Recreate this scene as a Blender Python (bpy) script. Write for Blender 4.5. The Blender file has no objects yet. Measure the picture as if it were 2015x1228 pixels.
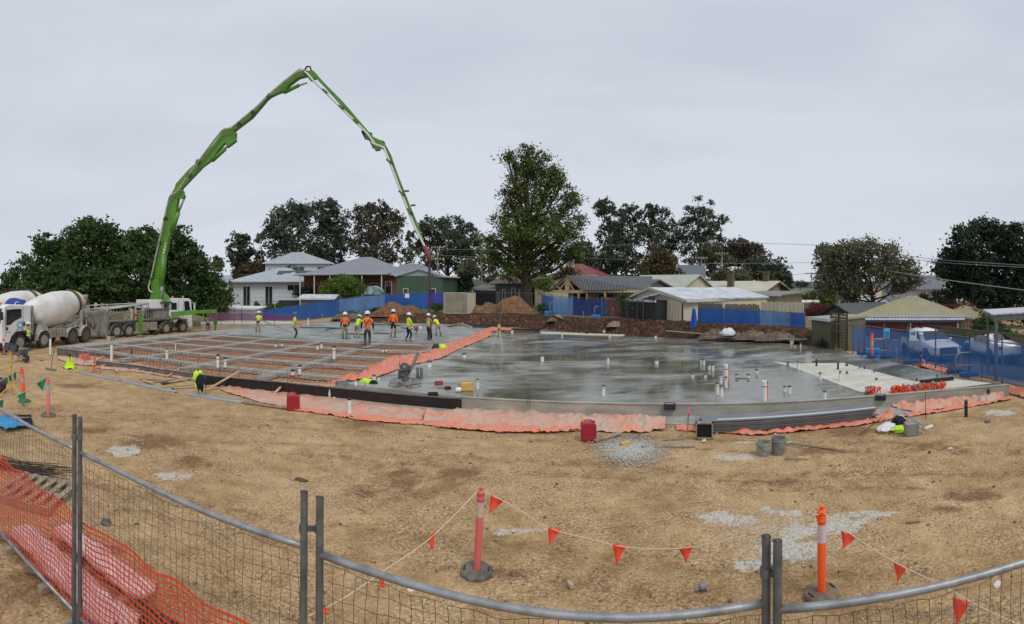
import bpy,math,random
import numpy as np
from mathutils import Vector,Matrix,Euler,noise as mnoise
random.seed(7);rng=np.random.default_rng(7)
C=bpy.context.scene.collection
scene=bpy.context.scene
R=math.radians
# ---------------------------------------------------------------- camera, sky, sun, exposure
F=964.0;HZ=565.0;CX=1007.5;H=3.5
cam=bpy.data.cameras.new('camera');camo=bpy.data.objects.new('camera',cam);C.objects.link(camo)
cam.type='PANO';cam.panorama_type='CENTRAL_CYLINDRICAL'
cam.central_cylindrical_range_u_min=-CX/F;cam.central_cylindrical_range_u_max=(2015-CX)/F
cam.central_cylindrical_range_v_min=-(1228-HZ)/F;cam.central_cylindrical_range_v_max=HZ/F
cam.central_cylindrical_radius=1.0
cam.clip_start=0.05;cam.clip_end=5000
camo.location=(0,0,H);camo.rotation_euler=(R(90),0,0)
scene.camera=camo
scene.view_settings.view_transform='Standard';scene.view_settings.look='None'
scene.view_settings.exposure=0.0;scene.view_settings.gamma=1.0;scene.view_settings.use_curve_mapping=False
SUN_EL,SUN_AZ=52,150
w=bpy.data.worlds.new("World");scene.world=w;w.use_nodes=True
nt=w.node_tree;N=nt.nodes;L=nt.links
for n in list(N):N.remove(n)
def nd(t,**k):
 n=N.new(t)
 for a,b in k.items():setattr(n,a,b)
 return n
out=nd('ShaderNodeOutputWorld');bg=nd('ShaderNodeBackground');bg.inputs[1].default_value=0.1
sky=nd('ShaderNodeTexSky',sky_type='NISHITA');sky.sun_disc=False
sky.sun_elevation=R(SUN_EL);sky.sun_rotation=R(SUN_AZ);sky.dust_density=3
tc=nd('ShaderNodeTexCoord')
mp=nd('ShaderNodeMapping');mp.inputs['Scale'].default_value=(.8,1.0,3.6)
L.new(tc.outputs['Generated'],mp.inputs[0])
nz=nd('ShaderNodeTexNoise');nz.inputs['Scale'].default_value=1.5;nz.inputs['Detail'].default_value=5;nz.inputs['Roughness'].default_value=.5
nz.inputs['Distortion'].default_value=.4
L.new(mp.outputs[0],nz.inputs['Vector'])
cr=nd('ShaderNodeValToRGB');L.new(nz.outputs[0],cr.inputs[0])
cr.color_ramp.elements[0].position=.38;cr.color_ramp.elements[0].color=(.575,.625,.715,1)
cr.color_ramp.elements[1].position=.60;cr.color_ramp.elements[1].color=(.665,.715,.800,1)
sx=nd('ShaderNodeSeparateXYZ');L.new(tc.outputs['Generated'],sx.inputs[0])
mr=nd('ShaderNodeMapRange');mr.inputs[1].default_value=.0;mr.inputs[2].default_value=.3;mr.inputs[3].default_value=.55;mr.inputs[4].default_value=0
L.new(sx.outputs['Z'],mr.inputs[0])
mx=nd('ShaderNodeMix',data_type='RGBA');L.new(mr.outputs[0],mx.inputs[0]);L.new(cr.outputs[0],mx.inputs[6]);mx.inputs[7].default_value=(.74,.775,.83,1)
sc=nd('ShaderNodeVectorMath',operation='SCALE');L.new(mx.outputs[2],sc.inputs[0]);sc.inputs['Scale'].default_value=10.0
m2=nd('ShaderNodeMix',data_type='RGBA');m2.inputs[0].default_value=.96
L.new(sky.outputs[0],m2.inputs[6]);L.new(sc.outputs[0],m2.inputs[7])
L.new(m2.outputs[2],bg.inputs[0]);L.new(bg.outputs[0],out.inputs[0])
sl=bpy.data.lights.new('sun','SUN');sl.energy=1.5;sl.angle=R(25);sl.color=(1,.95,.86)
so=bpy.data.objects.new('sun',sl);C.objects.link(so)
sd=Vector((math.sin(R(SUN_AZ))*math.cos(R(SUN_EL)),math.cos(R(SUN_AZ))*math.cos(R(SUN_EL)),math.sin(R(SUN_EL))))
so.rotation_euler=(-sd).to_track_quat('-Z','Y').to_euler();so.location=(0,0,60)
# ---------------------------------------------------------------- terrain height
def ss(t):t=np.clip(t,0,1);return t*t*(3-2*t)
TH=[-1.6,-1.1,-.93,-.8,-.6,-.48,-.353,-.25,-.14,0,.15,.5,.6,.67,.75,1.1,1.6]
EL=[-.7,-.8,-.8,-.8,-.7,-.5,.5,1.05,1.15,1.2,1.2,1.2,1.1,.3,-.35,-.5,-.5]
RB=[22,21,24.5,27,37,44,43.5,43,42.5,41.2,35.6,28.0,27.3,25.5,22,16.5,15]
BW=[8,8,6,6,5,4,3,1.6,1.3,1.2,1.2,1.2,1.4,2,3,3,3]
def gh(x,y):
 x=np.asarray(x,float);y=np.asarray(y,float)
 th=np.arctan2(x,y);r=np.hypot(x,y)
 e=np.interp(th,TH,EL);rb=np.interp(th,TH,RB);bw=np.interp(th,TH,BW)
 front=np.cos(np.clip(th,-3.14,3.14))>-.3
 z=e*ss((r-rb)/bw)*front
 z=z+ss((r-58)/25)*(np.interp(th,[-1.2,-.5,.3,.8],[.6,1.2,0,.5]))*front
 return z
def ghf(x,y):return float(gh(x,y))
# ---------------------------------------------------------------- where a point of the photograph stands
def Q(px,py,r):
 th=(px-CX)/F
 return Vector((r*math.sin(th),r*math.cos(th),H-(py-HZ)/F*r))
def P(px,py,z=None):
 th=(px-CX)/F
 if z is not None:
  r=F*(H-z)/(py-HZ);return Vector((r*math.sin(th),r*math.cos(th),z))
 r=F*H/(py-HZ)
 for _ in range(40):
  r2=F*(H-ghf(r*math.sin(th),r*math.cos(th)))/(py-HZ);r=r*.6+r2*.4
 return Vector((r*math.sin(th),r*math.cos(th),ghf(r*math.sin(th),r*math.cos(th))))
def dist(v):return math.hypot(v.x,v.y)
def face_cam(v):return-math.atan2(v.x,v.y)
ZS=.35
def S(px,py):return P(px,py,ZS)
# ---------------------------------------------------------------- materials
MATS={}
def mat(name,col,rough=.7,metal=0,var=0,vscale=8,bump=0,bscale=30,spec=.5,alpha=1,col2=None,trans=0,rvar=0,stretch=None,det=5,coat=0):
 if name in MATS:return MATS[name]
 m=bpy.data.materials.new(name);m.use_nodes=True;MATS[name]=m
 t=m.node_tree;b=t.nodes['Principled BSDF']
 b.inputs['Base Color'].default_value=(*col,1);b.inputs['Roughness'].default_value=rough;b.inputs['Metallic'].default_value=metal
 b.inputs['Specular IOR Level'].default_value=spec;b.inputs['Alpha'].default_value=alpha
 if coat:b.inputs['Coat Weight'].default_value=coat
 if trans:b.inputs['Transmission Weight'].default_value=trans
 if var or col2 or rvar:
  tcn=t.nodes.new('ShaderNodeTexCoord');n=t.nodes.new('ShaderNodeTexNoise');n.inputs['Scale'].default_value=vscale;n.inputs['Detail'].default_value=det
  n.inputs['Roughness'].default_value=.65
  if stretch:
   mpn=t.nodes.new('ShaderNodeMapping');mpn.inputs['Scale'].default_value=stretch
   t.links.new(tcn.outputs['Object'],mpn.inputs[0]);t.links.new(mpn.outputs[0],n.inputs['Vector'])
  else:t.links.new(tcn.outputs['Object'],n.inputs['Vector'])
  c2=col2 or tuple(c*(1-var)for c in col);c1=col if col2 else tuple(min(1,c*(1+var))for c in col)
  rp=t.nodes.new('ShaderNodeValToRGB');rp.color_ramp.elements[0].position=.36;rp.color_ramp.elements[1].position=.64
  rp.color_ramp.elements[0].color=(*c2,1);rp.color_ramp.elements[1].color=(*c1,1)
  t.links.new(n.outputs[0],rp.inputs[0]);t.links.new(rp.outputs[0],b.inputs['Base Color'])
  if rvar:
   r_=t.nodes.new('ShaderNodeMapRange');r_.inputs[1].default_value=.35;r_.inputs[2].default_value=.65
   r_.inputs[3].default_value=max(0,rough-rvar);r_.inputs[4].default_value=min(1,rough+rvar)
   t.links.new(n.outputs[0],r_.inputs[0]);t.links.new(r_.outputs[0],b.inputs['Roughness'])
 if bump:
  tcn=t.nodes.new('ShaderNodeTexCoord');n=t.nodes.new('ShaderNodeTexNoise');n.inputs['Scale'].default_value=bscale;n.inputs['Detail'].default_value=4
  t.links.new(tcn.outputs['Object'],n.inputs['Vector'])
  bp=t.nodes.new('ShaderNodeBump');bp.inputs['Strength'].default_value=bump;bp.inputs['Distance'].default_value=.02
  t.links.new(n.outputs[0],bp.inputs['Height']);t.links.new(bp.outputs[0],b.inputs['Normal'])
 return m
def ribbed(name,col,pitch=.09,axis='X',rough=.5,var=.12,strength=.6,metal=0):
 """sheet metal or boards: ribs across one object axis"""
 m=mat(name,col,rough,metal,var=var,vscale=1.2)
 t=m.node_tree;b=t.nodes['Principled BSDF']
 tcn=t.nodes.new('ShaderNodeTexCoord');wv=t.nodes.new('ShaderNodeTexWave');wv.bands_direction=axis
 wv.inputs['Scale'].default_value=.314/pitch;wv.inputs['Distortion'].default_value=0
 t.links.new(tcn.outputs['Object'],wv.inputs['Vector'])
 bp=t.nodes.new('ShaderNodeBump');bp.inputs['Strength'].default_value=min(1,strength*1.6);bp.inputs['Distance'].default_value=.07
 t.links.new(wv.outputs['Fac'],bp.inputs['Height']);t.links.new(bp.outputs[0],b.inputs['Normal'])
 return m
def leafmat(name,c1,c2,c3=None):
 if name in MATS:return MATS[name]
 m=bpy.data.materials.new(name);m.use_nodes=True;MATS[name]=m;t=m.node_tree;b=t.nodes['Principled BSDF']
 b.inputs['Roughness'].default_value=.65;b.inputs['Specular IOR Level'].default_value=.25
 g=t.nodes.new('ShaderNodeNewGeometry');rp=t.nodes.new('ShaderNodeValToRGB')
 rp.color_ramp.elements[0].color=(*c1,1);rp.color_ramp.elements[1].color=(*c2,1)
 if c3:e=rp.color_ramp.elements.new(.9);e.color=(*c2,1);rp.color_ramp.elements[-1].color=(*c3,1)
 tcn=t.nodes.new('ShaderNodeTexCoord');n=t.nodes.new('ShaderNodeTexNoise');n.inputs['Scale'].default_value=.45;n.inputs['Detail'].default_value=2
 t.links.new(tcn.outputs['Object'],n.inputs['Vector'])
 ma=t.nodes.new('ShaderNodeMath');ma.operation='MULTIPLY_ADD';ma.inputs[1].default_value=.55
 mb_=t.nodes.new('ShaderNodeMapRange');mb_.inputs[1].default_value=.3;mb_.inputs[2].default_value=.7;mb_.inputs[3].default_value=0;mb_.inputs[4].default_value=.45
 t.links.new(n.outputs[0],mb_.inputs[0]);t.links.new(g.outputs['Random Per Island'],ma.inputs[0]);t.links.new(mb_.outputs[0],ma.inputs[2])
 t.links.new(ma.outputs[0],rp.inputs[0]);t.links.new(rp.outputs[0],b.inputs['Base Color'])
 tr=t.nodes.new('ShaderNodeBsdfTranslucent');t.links.new(rp.outputs[0],tr.inputs[0]);ms=t.nodes.new('ShaderNodeMixShader');ms.inputs[0].default_value=.25
 t.links.new(b.outputs[0],ms.inputs[1]);t.links.new(tr.outputs[0],ms.inputs[2]);t.links.new(ms.outputs[0],t.nodes['Material Output'].inputs[0])
 return m
def alphamesh(name,col,su,sv,open_=.75,rough=.6,see=0.0):
 """woven screen cloth: a tight weave that lets part of what is behind show through"""
 m=mat(name,col,rough,var=.18,vscale=1.5,stretch=(1,1,.3));t=m.node_tree;b=t.nodes['Principled BSDF']
 b.inputs['Alpha'].default_value=1-see
 return m
white=mat('white_paint',(.72,.72,.70),.45,var=.06,vscale=3)
dirtywhite=mat('dirty_white_paint',(.56,.55,.52),.5,col2=(.36,.34,.30),vscale=1.6)
drumwhite=mat('mixer_drum_paint',(.74,.73,.70),.5,col2=(.54,.52,.47),vscale=.9)
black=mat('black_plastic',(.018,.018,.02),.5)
rubber=mat('rubber',(.025,.024,.023),.85,col2=(.07,.062,.05),vscale=6)
muddy=mat('muddy_rubber',(.08,.07,.055),.9,col2=(.03,.028,.026),vscale=5)
glass=mat('window_glass',(.02,.025,.03),.08,spec=.8)
carglass=mat('car_glass',(.015,.018,.022),.05,spec=.8)
galv=mat('galvanised_steel',(.30,.31,.32),.48,.55,var=.25,vscale=7,bump=.1)
galvd=mat('weathered_galvanised_steel',(.14,.15,.155),.55,.45,var=.3,vscale=6,bump=.12)
wire=mat('fence_wire',(.09,.09,.09),.5,.6)
rust=mat('rusty_steel',(.075,.042,.03),.85,col2=(.03,.022,.02),vscale=20)
timber=mat('pale_timber',(.55,.42,.25),.7,col2=(.42,.30,.16),vscale=3,stretch=(1,1,8))
oldtimber=mat('weathered_timber',(.36,.29,.20),.8,col2=(.22,.17,.12),vscale=4)
pvc=mat('white_pvc',(.74,.74,.72),.4,var=.05,vscale=5)
pvccap=mat('dark_tape',(.12,.12,.13),.5)
lime=mat('lime_green_paint',(.115,.30,.03),.42,col2=(.075,.21,.022),vscale=1.6)
steelpipe=mat('pale_pipe_paint',(.50,.48,.44),.5,col2=(.36,.34,.30),vscale=2)
orangep=mat('orange_plastic',(.85,.10,.025),.5)
bright=mat('bright_orange_plastic',(.88,.11,.02),.45)
fadedred=mat('faded_red_plastic',(.66,.10,.10),.5,col2=(.58,.14,.13),vscale=6)
palepink=mat('sun_bleached_red_plastic',(.68,.19,.17),.55,var=.05)
reflw=mat('reflective_white',(.70,.70,.72),.35,var=.1,vscale=15)
reflp=mat('scuffed_reflective_tape',(.62,.50,.42),.4,col2=(.45,.38,.33),vscale=30)
hiyel=mat('hi_vis_yellow',(.52,.82,.03),.8,var=.1,vscale=12)
hior=mat('hi_vis_orange',(.88,.17,.02),.8,var=.1,vscale=12)
navy=mat('navy_cloth',(.012,.014,.025),.9,var=.2,vscale=10)
skin=mat('skin',(.42,.23,.15),.6)
khaki=mat('khaki_cloth',(.25,.20,.14),.9,var=.15,vscale=9)
boot=mat('concrete_splashed_rubber',(.12,.12,.11),.8,col2=(.05,.05,.05),vscale=10)
gboots=mat('grey_gumboot',(.16,.16,.15),.7,col2=(.08,.08,.08),vscale=9)
blue=mat('blue_plastic',(.02,.10,.30),.5,var=.1,vscale=6)
# ---------------------------------------------------------------- mesh helpers
SPLITN={'ear','eye','socket','bearer','grip_slot','post','verandah_post','chimney','solar_panel','bolt','spare','balcony_post','guard_spoke','moulded_rib','headlight','slat','paling','rail','stay','boss','deck','mirror_arm','axle','collar','rib','printed_line','cabinet_post','insulator','barge_board','gable'}
class MB:
 def __init__(s):s.v=[];s.f=[]
 def add(s,vs,fs):
  o=len(s.v);s.v+=[tuple(v)for v in vs];s.f+=[tuple(i+o for i in f)for f in fs];return s
 def box(s,c,d,rot=(0,0,0),taper=1,M=None):
  hx,hy,hz=d[0]/2,d[1]/2,d[2]/2
  vs=[(-hx,-hy,-hz),(hx,-hy,-hz),(hx,hy,-hz),(-hx,hy,-hz)]+[(x*taper,y*taper,hz)for x,y in((-hx,-hy),(hx,-hy),(hx,hy),(-hx,hy))]
  m=Euler(rot).to_matrix();c=Vector(c);vs=[m@Vector(v)+c for v in vs]
  return s.add(vs,[(0,3,2,1),(4,5,6,7),(0,1,5,4),(1,2,6,5),(2,3,7,6),(3,0,4,7)])
 def beam(s,a,b,w,h):
  """box between two points, w across (horizontal), h up"""
  a=Vector(a);b=Vector(b);d=(b-a);l=d.length;d.normalize()
  up=Vector((0,0,1))if abs(d.z)<.95 else Vector((0,1,0))
  sx=d.cross(up).normalized();uz=sx.cross(d).normalized()
  vs=[p+sx*i*w/2+uz*j*h/2 for p in(a,b)for i,j in((-1,-1),(1,-1),(1,1),(-1,1))]
  return s.add(vs,[(0,1,2,3),(7,6,5,4),(0,4,5,1),(1,5,6,2),(2,6,7,3),(3,7,4,0)])
 def tube(s,a,b,r0,r1=None,n=10,caps=True):
  return s.path([a,b],[r0,r0 if r1 is None else r1],n,caps)
 def path(s,pts,r,n=8,caps=True,closed=False):
  pts=[Vector(p)for p in pts];k=len(pts)
  if not isinstance(r,(list,tuple)):r=[r]*k
  vs=[];prev=None
  for i,p in enumerate(pts):
   if closed:d=pts[(i+1)%k]-pts[i-1]
   else:d=pts[min(i+1,k-1)]-pts[max(i-1,0)]
   if d.length<1e-9:d=Vector((0,0,1))
   d.normalize()
   if prev is None:
    up=Vector((0,0,1))if abs(d.z)<.9 else Vector((1,0,0));u=d.cross(up).normalized()
   else:
    u=(prev-d*prev.dot(d));u=u.normalized()if u.length>1e-6 else d.orthogonal().normalized()
   prev=u;w_=d.cross(u)
   for j in range(n):
    a=2*math.pi*j/n;vs.append(p+(u*math.cos(a)+w_*math.sin(a))*r[i])
  fs=[]
  for i in range(k if closed else k-1):
   i2=(i+1)%k
   for j in range(n):
    j2=(j+1)%n;fs.append((i*n+j,i*n+j2,i2*n+j2,i2*n+j))
  if caps and not closed:fs+=[tuple(range(n-1,-1,-1)),tuple((k-1)*n+j for j in range(n))]
  return s.add(vs,fs)
 def lathe(s,prof,c=(0,0,0),n=20,axis='Z',M=None,caps=True):
  """profile [(radius, height)] spun round an axis"""
  c=Vector(c);vs=[];k=len(prof)
  for r,h in prof:
   for j in range(n):
    a=2*math.pi*j/n;x,y=r*math.cos(a),r*math.sin(a)
    v=Vector((x,y,h))if axis=='Z' else(Vector((h,x,y))if axis=='X' else Vector((x,h,y)))
    if M:v=M@v
    vs.append(v+c)
  fs=[(i*n+j,i*n+(j+1)%n,(i+1)*n+(j+1)%n,(i+1)*n+j)for i in range(k-1)for j in range(n)]
  if caps:fs+=[tuple(range(n-1,-1,-1)),tuple((k-1)*n+j for j in range(n))]
  return s.add(vs,fs)
 def prism(s,poly,a,b,plane='XZ'):
  """poly extruded from a to b along the third axis"""
  n=len(poly)
  def q(p,h):return(p[0],h,p[1])if plane=='XZ' else((p[0],p[1],h)if plane=='XY' else(h,p[0],p[1]))
  return s.add([q(p,a)for p in poly]+[q(p,b)for p in poly],[tuple(range(n)),tuple(range(2*n-1,n-1,-1))]+[(i,i+n,(i+1)%n+n,(i+1)%n)for i in range(n)])
 def ico(s,c,r,sc=(1,1,1),jit=0,sub=1,rs=None):
  rs=rs or random
  t=(1+5**.5)/2
  vs=[Vector(v).normalized()for v in[(-1,t,0),(1,t,0),(-1,-t,0),(1,-t,0),(0,-1,t),(0,1,t),(0,-1,-t),(0,1,-t),(t,0,-1),(t,0,1),(-t,0,-1),(-t,0,1)]]
  fs=[(0,11,5),(0,5,1),(0,1,7),(0,7,10),(0,10,11),(1,5,9),(5,11,4),(11,10,2),(10,7,6),(7,1,8),(3,9,4),(3,4,2),(3,2,6),(3,6,8),(3,8,9),(4,9,5),(2,4,11),(6,2,10),(8,6,7),(9,8,1)]
  for _ in range(sub-1):
   mid={};nf=[]
   def g(a,b):
    k=(min(a,b),max(a,b))
    if k not in mid:vs.append(((vs[a]+vs[b])/2).normalized());mid[k]=len(vs)-1
    return mid[k]
   for a,b,c_ in fs:
    x,y,z=g(a,b),g(b,c_),g(c_,a);nf+=[(a,x,z),(b,y,x),(c_,z,y),(x,y,z)]
   fs=nf
  c=Vector(c);return s.add([Vector((v.x*sc[0],v.y*sc[1],v.z*sc[2]))*r*(1+jit*(rs.random()-.5)*2)+c for v in vs],fs)
 def grid(s,nx,ny,fn,thick=0):
  """sheet given by fn(i/nx, j/ny)"""
  vs=[fn(i/nx,j/ny)for j in range(ny+1)for i in range(nx+1)]
  fs=[(j*(nx+1)+i,j*(nx+1)+i+1,(j+1)*(nx+1)+i+1,(j+1)*(nx+1)+i)for j in range(ny)for i in range(nx)]
  return s.add(vs,fs)
 def build(s,name,m,parent=None,smooth=False,loc=None,bevel=0,solid=0,autos=None,split=None):
  if parent is not None and(split or(split is None and name in SPLITN)):
   par=list(range(len(s.v)))
   def fd(i):
    while par[i]!=i:par[i]=par[par[i]];i=par[i]
    return i
   for f in s.f:
    for k in f[1:]:par[fd(k)]=fd(f[0])
   gr={}
   for f in s.f:gr.setdefault(fd(f[0]),[]).append(f)
   if 1<len(gr)<=60:
    for fs in gr.values():
     ids=sorted({k for f in fs for k in f});mp_={k:i for i,k in enumerate(ids)};q=MB();q.v=[s.v[k]for k in ids];q.f=[tuple(mp_[k]for k in f)for f in fs];r_=q.build(name,m,parent,smooth,loc,bevel,solid,autos,False)
    return r_
  me=bpy.data.meshes.new(name);me.from_pydata([tuple(v)for v in s.v],[],s.f);me.update()
  o=bpy.data.objects.new(name,me);C.objects.link(o)
  ms=m if isinstance(m,(list,tuple))else[m]
  for x in ms:me.materials.append(x)
  if smooth:me.polygons.foreach_set('use_smooth',[True]*len(me.polygons))
  if autos:
   import bmesh
   bm=bmesh.new();bm.from_mesh(me)
   for e in bm.edges:
    if len(e.link_faces)==2 and e.calc_face_angle(0)>R(autos):e.smooth=False
   bm.to_mesh(me);bm.free();me.polygons.foreach_set('use_smooth',[True]*len(me.polygons))
  if bevel:
   b=o.modifiers.new('bevel','BEVEL');b.width=bevel;b.segments=2;b.limit_method='ANGLE'
  if solid:
   b=o.modifiers.new('solid','SOLIDIFY');b.thickness=solid;b.offset=0
  if parent:o.parent=parent
  if loc is not None:o.location=loc
  return o
def tag(o,label,cat,group=None,kind=None):
 if label:o['label']=label
 if cat:o['category']=cat
 if group:o['group']=group
 if kind:o['kind']=kind
 return o
def thing(name,label,cat,loc=(0,0,0),rz=0,group=None):
 o=bpy.data.objects.new(name,None);C.objects.link(o);o.empty_display_size=.2
 o.location=loc;o.rotation_euler=(0,0,rz)
 return tag(o,label,cat,group)
def kids(o):return[c for c in C.objects if c.parent==o]
def copy_tree(o,parent=None,keep=None):
 c=o.copy();C.objects.link(c)
 if parent:c.parent=parent
 for ch in KIDS(o):copy_tree(ch,c)
 return c
def KIDS(o):return list(o.children)
def dup(o,loc,rz,label,scale=1,cat=None,group=None):
 c=copy_tree(o);c.location=loc;c.rotation_euler=(0,0,rz);c.scale=(scale,)*3 if not isinstance(scale,tuple)else scale
 c['label']=label
 if group:c['group']=group
 return c
def text_part(name,body,size,m,parent,loc,rot,depth=.004,align='CENTER'):
 cu=bpy.data.curves.new(name,'FONT');cu.body=body;cu.size=size;cu.extrude=depth;cu.align_x=align;cu.align_y='CENTER'
 t=bpy.data.objects.new(name,cu);C.objects.link(t);bpy.context.view_layer.update()
 me=bpy.data.meshes.new_from_object(t.evaluated_get(bpy.context.evaluated_depsgraph_get()));bpy.data.objects.remove(t)
 o=bpy.data.objects.new(name,me);C.objects.link(o);me.materials.clear();me.materials.append(m)
 o.parent=parent;o.location=loc;o.rotation_euler=rot
 return o
def npmesh(name,V,Fq,m,parent=None):
 """fast mesh from numpy quads or triangles"""
 me=bpy.data.meshes.new(name);k=Fq.shape[1];nf=len(Fq)
 me.vertices.add(len(V));me.vertices.foreach_set('co',V.astype(np.float32).ravel())
 me.loops.add(nf*k);me.loops.foreach_set('vertex_index',Fq.astype(np.int32).ravel())
 me.polygons.add(nf);me.polygons.foreach_set('loop_start',np.arange(0,nf*k,k,dtype=np.int32))
 me.update(calc_edges=True);me.materials.append(m)
 o=bpy.data.objects.new(name,me);C.objects.link(o)
 if parent:o.parent=parent
 return o
# ================================================================= GROUND
def pxof(x,y,z):
 th=np.arctan2(x,y);r=np.hypot(x,y);return CX+F*th,HZ+F*(H-z)/np.maximum(r,.3)
def blob(px,py,cx,cy,rx,ry,soft=.6):
 d=np.sqrt(((px-cx)/rx)**2+((py-cy)/ry)**2)
 if soft !=1:d=d+.42*NB
 return np.clip((1.15-d)/soft,0,1)
thf=np.radians(np.concatenate([np.arange(-180,-80,5),np.arange(-80,80,.4),np.arange(80,180,5)]))
rr=np.concatenate([[.02],np.geomspace(.8,90,330),np.geomspace(95,2500,26)])
TT,RR=np.meshgrid(thf,rr);GX=RR*np.sin(TT);GY=RR*np.cos(TT);GZ=gh(GX,GY)
def fbm(x,y,s,seed=0):
 v=np.zeros_like(x);a=1.0;g=np.random.default_rng(seed)
 for k in range(5):
  for q in range(3):
   an=g.uniform(0,6.28);ph=g.uniform(0,6.28,2);f=s*2**k*g.uniform(.8,1.2)
   v+=a*np.sin((x*math.cos(an)+y*math.sin(an))*f+ph[0]+1.3*np.sin((x*math.sin(an)-y*math.cos(an))*f*.7+ph[1]))/3
  a*=.55
 return v
n1=fbm(GX,GY,.9,1);NB=fbm(GX,GY,3.4,8)*.8+.5*fbm(GX,GY,11,9)
rough=np.clip(1-RR/60,0,1)*.014*n1
PX,PY=pxof(GX,GY,GZ)
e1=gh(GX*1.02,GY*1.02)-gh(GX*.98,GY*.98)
rough+=np.clip(e1,0,1)*.16*fbm(GX,GY,2.2,3)
for(mx_,my_,rx_,ry_,hh_)in[(330,885,70,30,-.05),(790,952,90,35,-.05),(370,910,45,14,.07),(1600,890,60,12,.05)]:
 rough+=hh_*blob(PX,PY,mx_,my_,rx_,ry_,1)
RUTS=((14.0,.28),(13.4,.22),(12.2,.3),(11.6,.2),(9.2,.3),(8.6,.22),(7.2,.25))
for c,wd in RUTS:rad=np.hypot(GX+2,(GY+3)*.93);rough-=.02*np.clip(1-np.abs(rad-c+.18*n1)/wd,0,1)*(RR<20)
GZ2=GZ+rough
V=np.stack([GX,GY,GZ2],-1).reshape(-1,3);nc=len(thf);nr=len(rr)
ii,jj=np.meshgrid(np.arange(nc),np.arange(nr-1));a_=jj*nc+ii;b_=jj*nc+(ii+1)%nc
FQ=np.stack([a_,b_,b_+nc,a_+nc],-1).reshape(-1,4)
gm=bpy.data.materials.new('site_dirt');gm.use_nodes=True
ground=npmesh('ground',V,FQ,gm);tag(ground,None,None,kind='structure');ground.data.polygons.foreach_set('use_smooth',[True]*len(ground.data.polygons))
def attr(name,a):
 at=ground.data.attributes.new(name,'FLOAT','POINT');at.data.foreach_set('value',a.astype(np.float32).ravel())
grey=np.zeros_like(GX);dark=np.zeros_like(GX)
for b in[(250,888,40,14),(335,937,55,12),(1440,1022,75,16),(1545,1008,70,14),(1640,1035,60,20),(1560,1045,50,22),(1470,1110,38,22),(1700,1012,90,8),(1560,1085,90,26),(1010,1043,60,6),(1450,900,50,8),(1960,812,40,8),(1480,870,50,6),(1740,1008,60,6)]:
 grey=np.maximum(grey,blob(PX,PY,*b)*.85)
for b in[(300,868,75,26),(370,908,48,20),(790,950,115,38),(900,930,70,18),(1600,888,75,16),(1930,975,90,14),(1840,1000,80,10),(730,830,90,14),(1820,880,80,14),(2005,888,40,10),(1500,950,160,9),(180,845,60,8),(1010,1130,90,20),(150,760,60,6),(60,1130,90,80),(1250,860,80,8),(1500,835,300,8),(1700,850,160,12),(640,800,120,10)]:
 dark=np.maximum(dark,blob(PX,PY,*b,.99)*1.0)
for c,wd in RUTS:
 rad=np.hypot(GX+2,(GY+3)*.93);dark=np.maximum(dark,np.clip(1-np.abs(rad-c+.18*n1)/wd,0,1)*.55)
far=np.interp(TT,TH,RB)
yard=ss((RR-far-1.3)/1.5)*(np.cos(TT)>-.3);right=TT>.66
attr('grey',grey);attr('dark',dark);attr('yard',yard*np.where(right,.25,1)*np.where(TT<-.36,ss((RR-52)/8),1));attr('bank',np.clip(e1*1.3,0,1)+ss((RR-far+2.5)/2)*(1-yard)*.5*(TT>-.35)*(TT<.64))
t=gm.node_tree;b=t.nodes['Principled BSDF'];b.inputs['Roughness'].default_value=.95;b.inputs['Specular IOR Level'].default_value=.2
def gn(ty,**k):
 n=t.nodes.new(ty)
 for a,v in k.items():setattr(n,a,v)
 return n
geo=gn('ShaderNodeNewGeometry')
def noise_(s,d=6,r=.62,dist=0):
 n=gn('ShaderNodeTexNoise');n.inputs['Scale'].default_value=s;n.inputs['Detail'].default_value=d;n.inputs['Roughness'].default_value=r;n.inputs['Distortion'].default_value=dist
 t.links.new(geo.outputs['Position'],n.inputs['Vector']);return n.outputs[0]
def ramp(i,stops):
 n=gn('ShaderNodeValToRGB');t.links.new(i,n.inputs[0]);el=n.color_ramp.elements
 el[0].position,el[0].color=stops[0][0],(*stops[0][1],1);el[1].position,el[1].color=stops[-1][0],(*stops[-1][1],1)
 for p_,c_ in stops[1:-1]:e_=el.new(p_);e_.color=(*c_,1)
 return n.outputs[0]
def mixc(f,a,b_):
 n=gn('ShaderNodeMix',data_type='RGBA')
 if isinstance(f,float):n.inputs[0].default_value=f
 else:t.links.new(f,n.inputs[0])
 for i,v in((6,a),(7,b_)):
  if isinstance(v,tuple):n.inputs[i].default_value=(*v,1)
  else:t.links.new(v,n.inputs[i])
 return n.outputs[2]
def maskn(name,ns,lo=.42,hi=.6,amp=1.0):
 a=gn('ShaderNodeAttribute',attribute_name=name)
 m1=gn('ShaderNodeMath',operation='MULTIPLY_ADD');t.links.new(ns,m1.inputs[0]);m1.inputs[1].default_value=amp;m1.inputs[2].default_value=-.5*amp
 m2=gn('ShaderNodeMath',operation='ADD');t.links.new(a.outputs['Fac'],m2.inputs[0]);t.links.new(m1.outputs[0],m2.inputs[1])
 m3=gn('ShaderNodeMapRange',interpolation_type='SMOOTHSTEP');t.links.new(m2.outputs[0],m3.inputs[0]);m3.inputs[1].default_value=lo;m3.inputs[2].default_value=hi
 return m3.outputs[0]
big=noise_(.35,4,.6,.3);med=noise_(2.2,6,.65);fine=noise_(22,5,.7);vf=noise_(80,3,.7)
c0=ramp(big,[(.38,(.27,.158,.068)),(.5,(.42,.268,.128)),(.62,(.60,.42,.225))])
c1=ramp(med,[(.38,(.21,.118,.048)),(.5,(.40,.255,.12)),(.62,(.60,.43,.235))])
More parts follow.
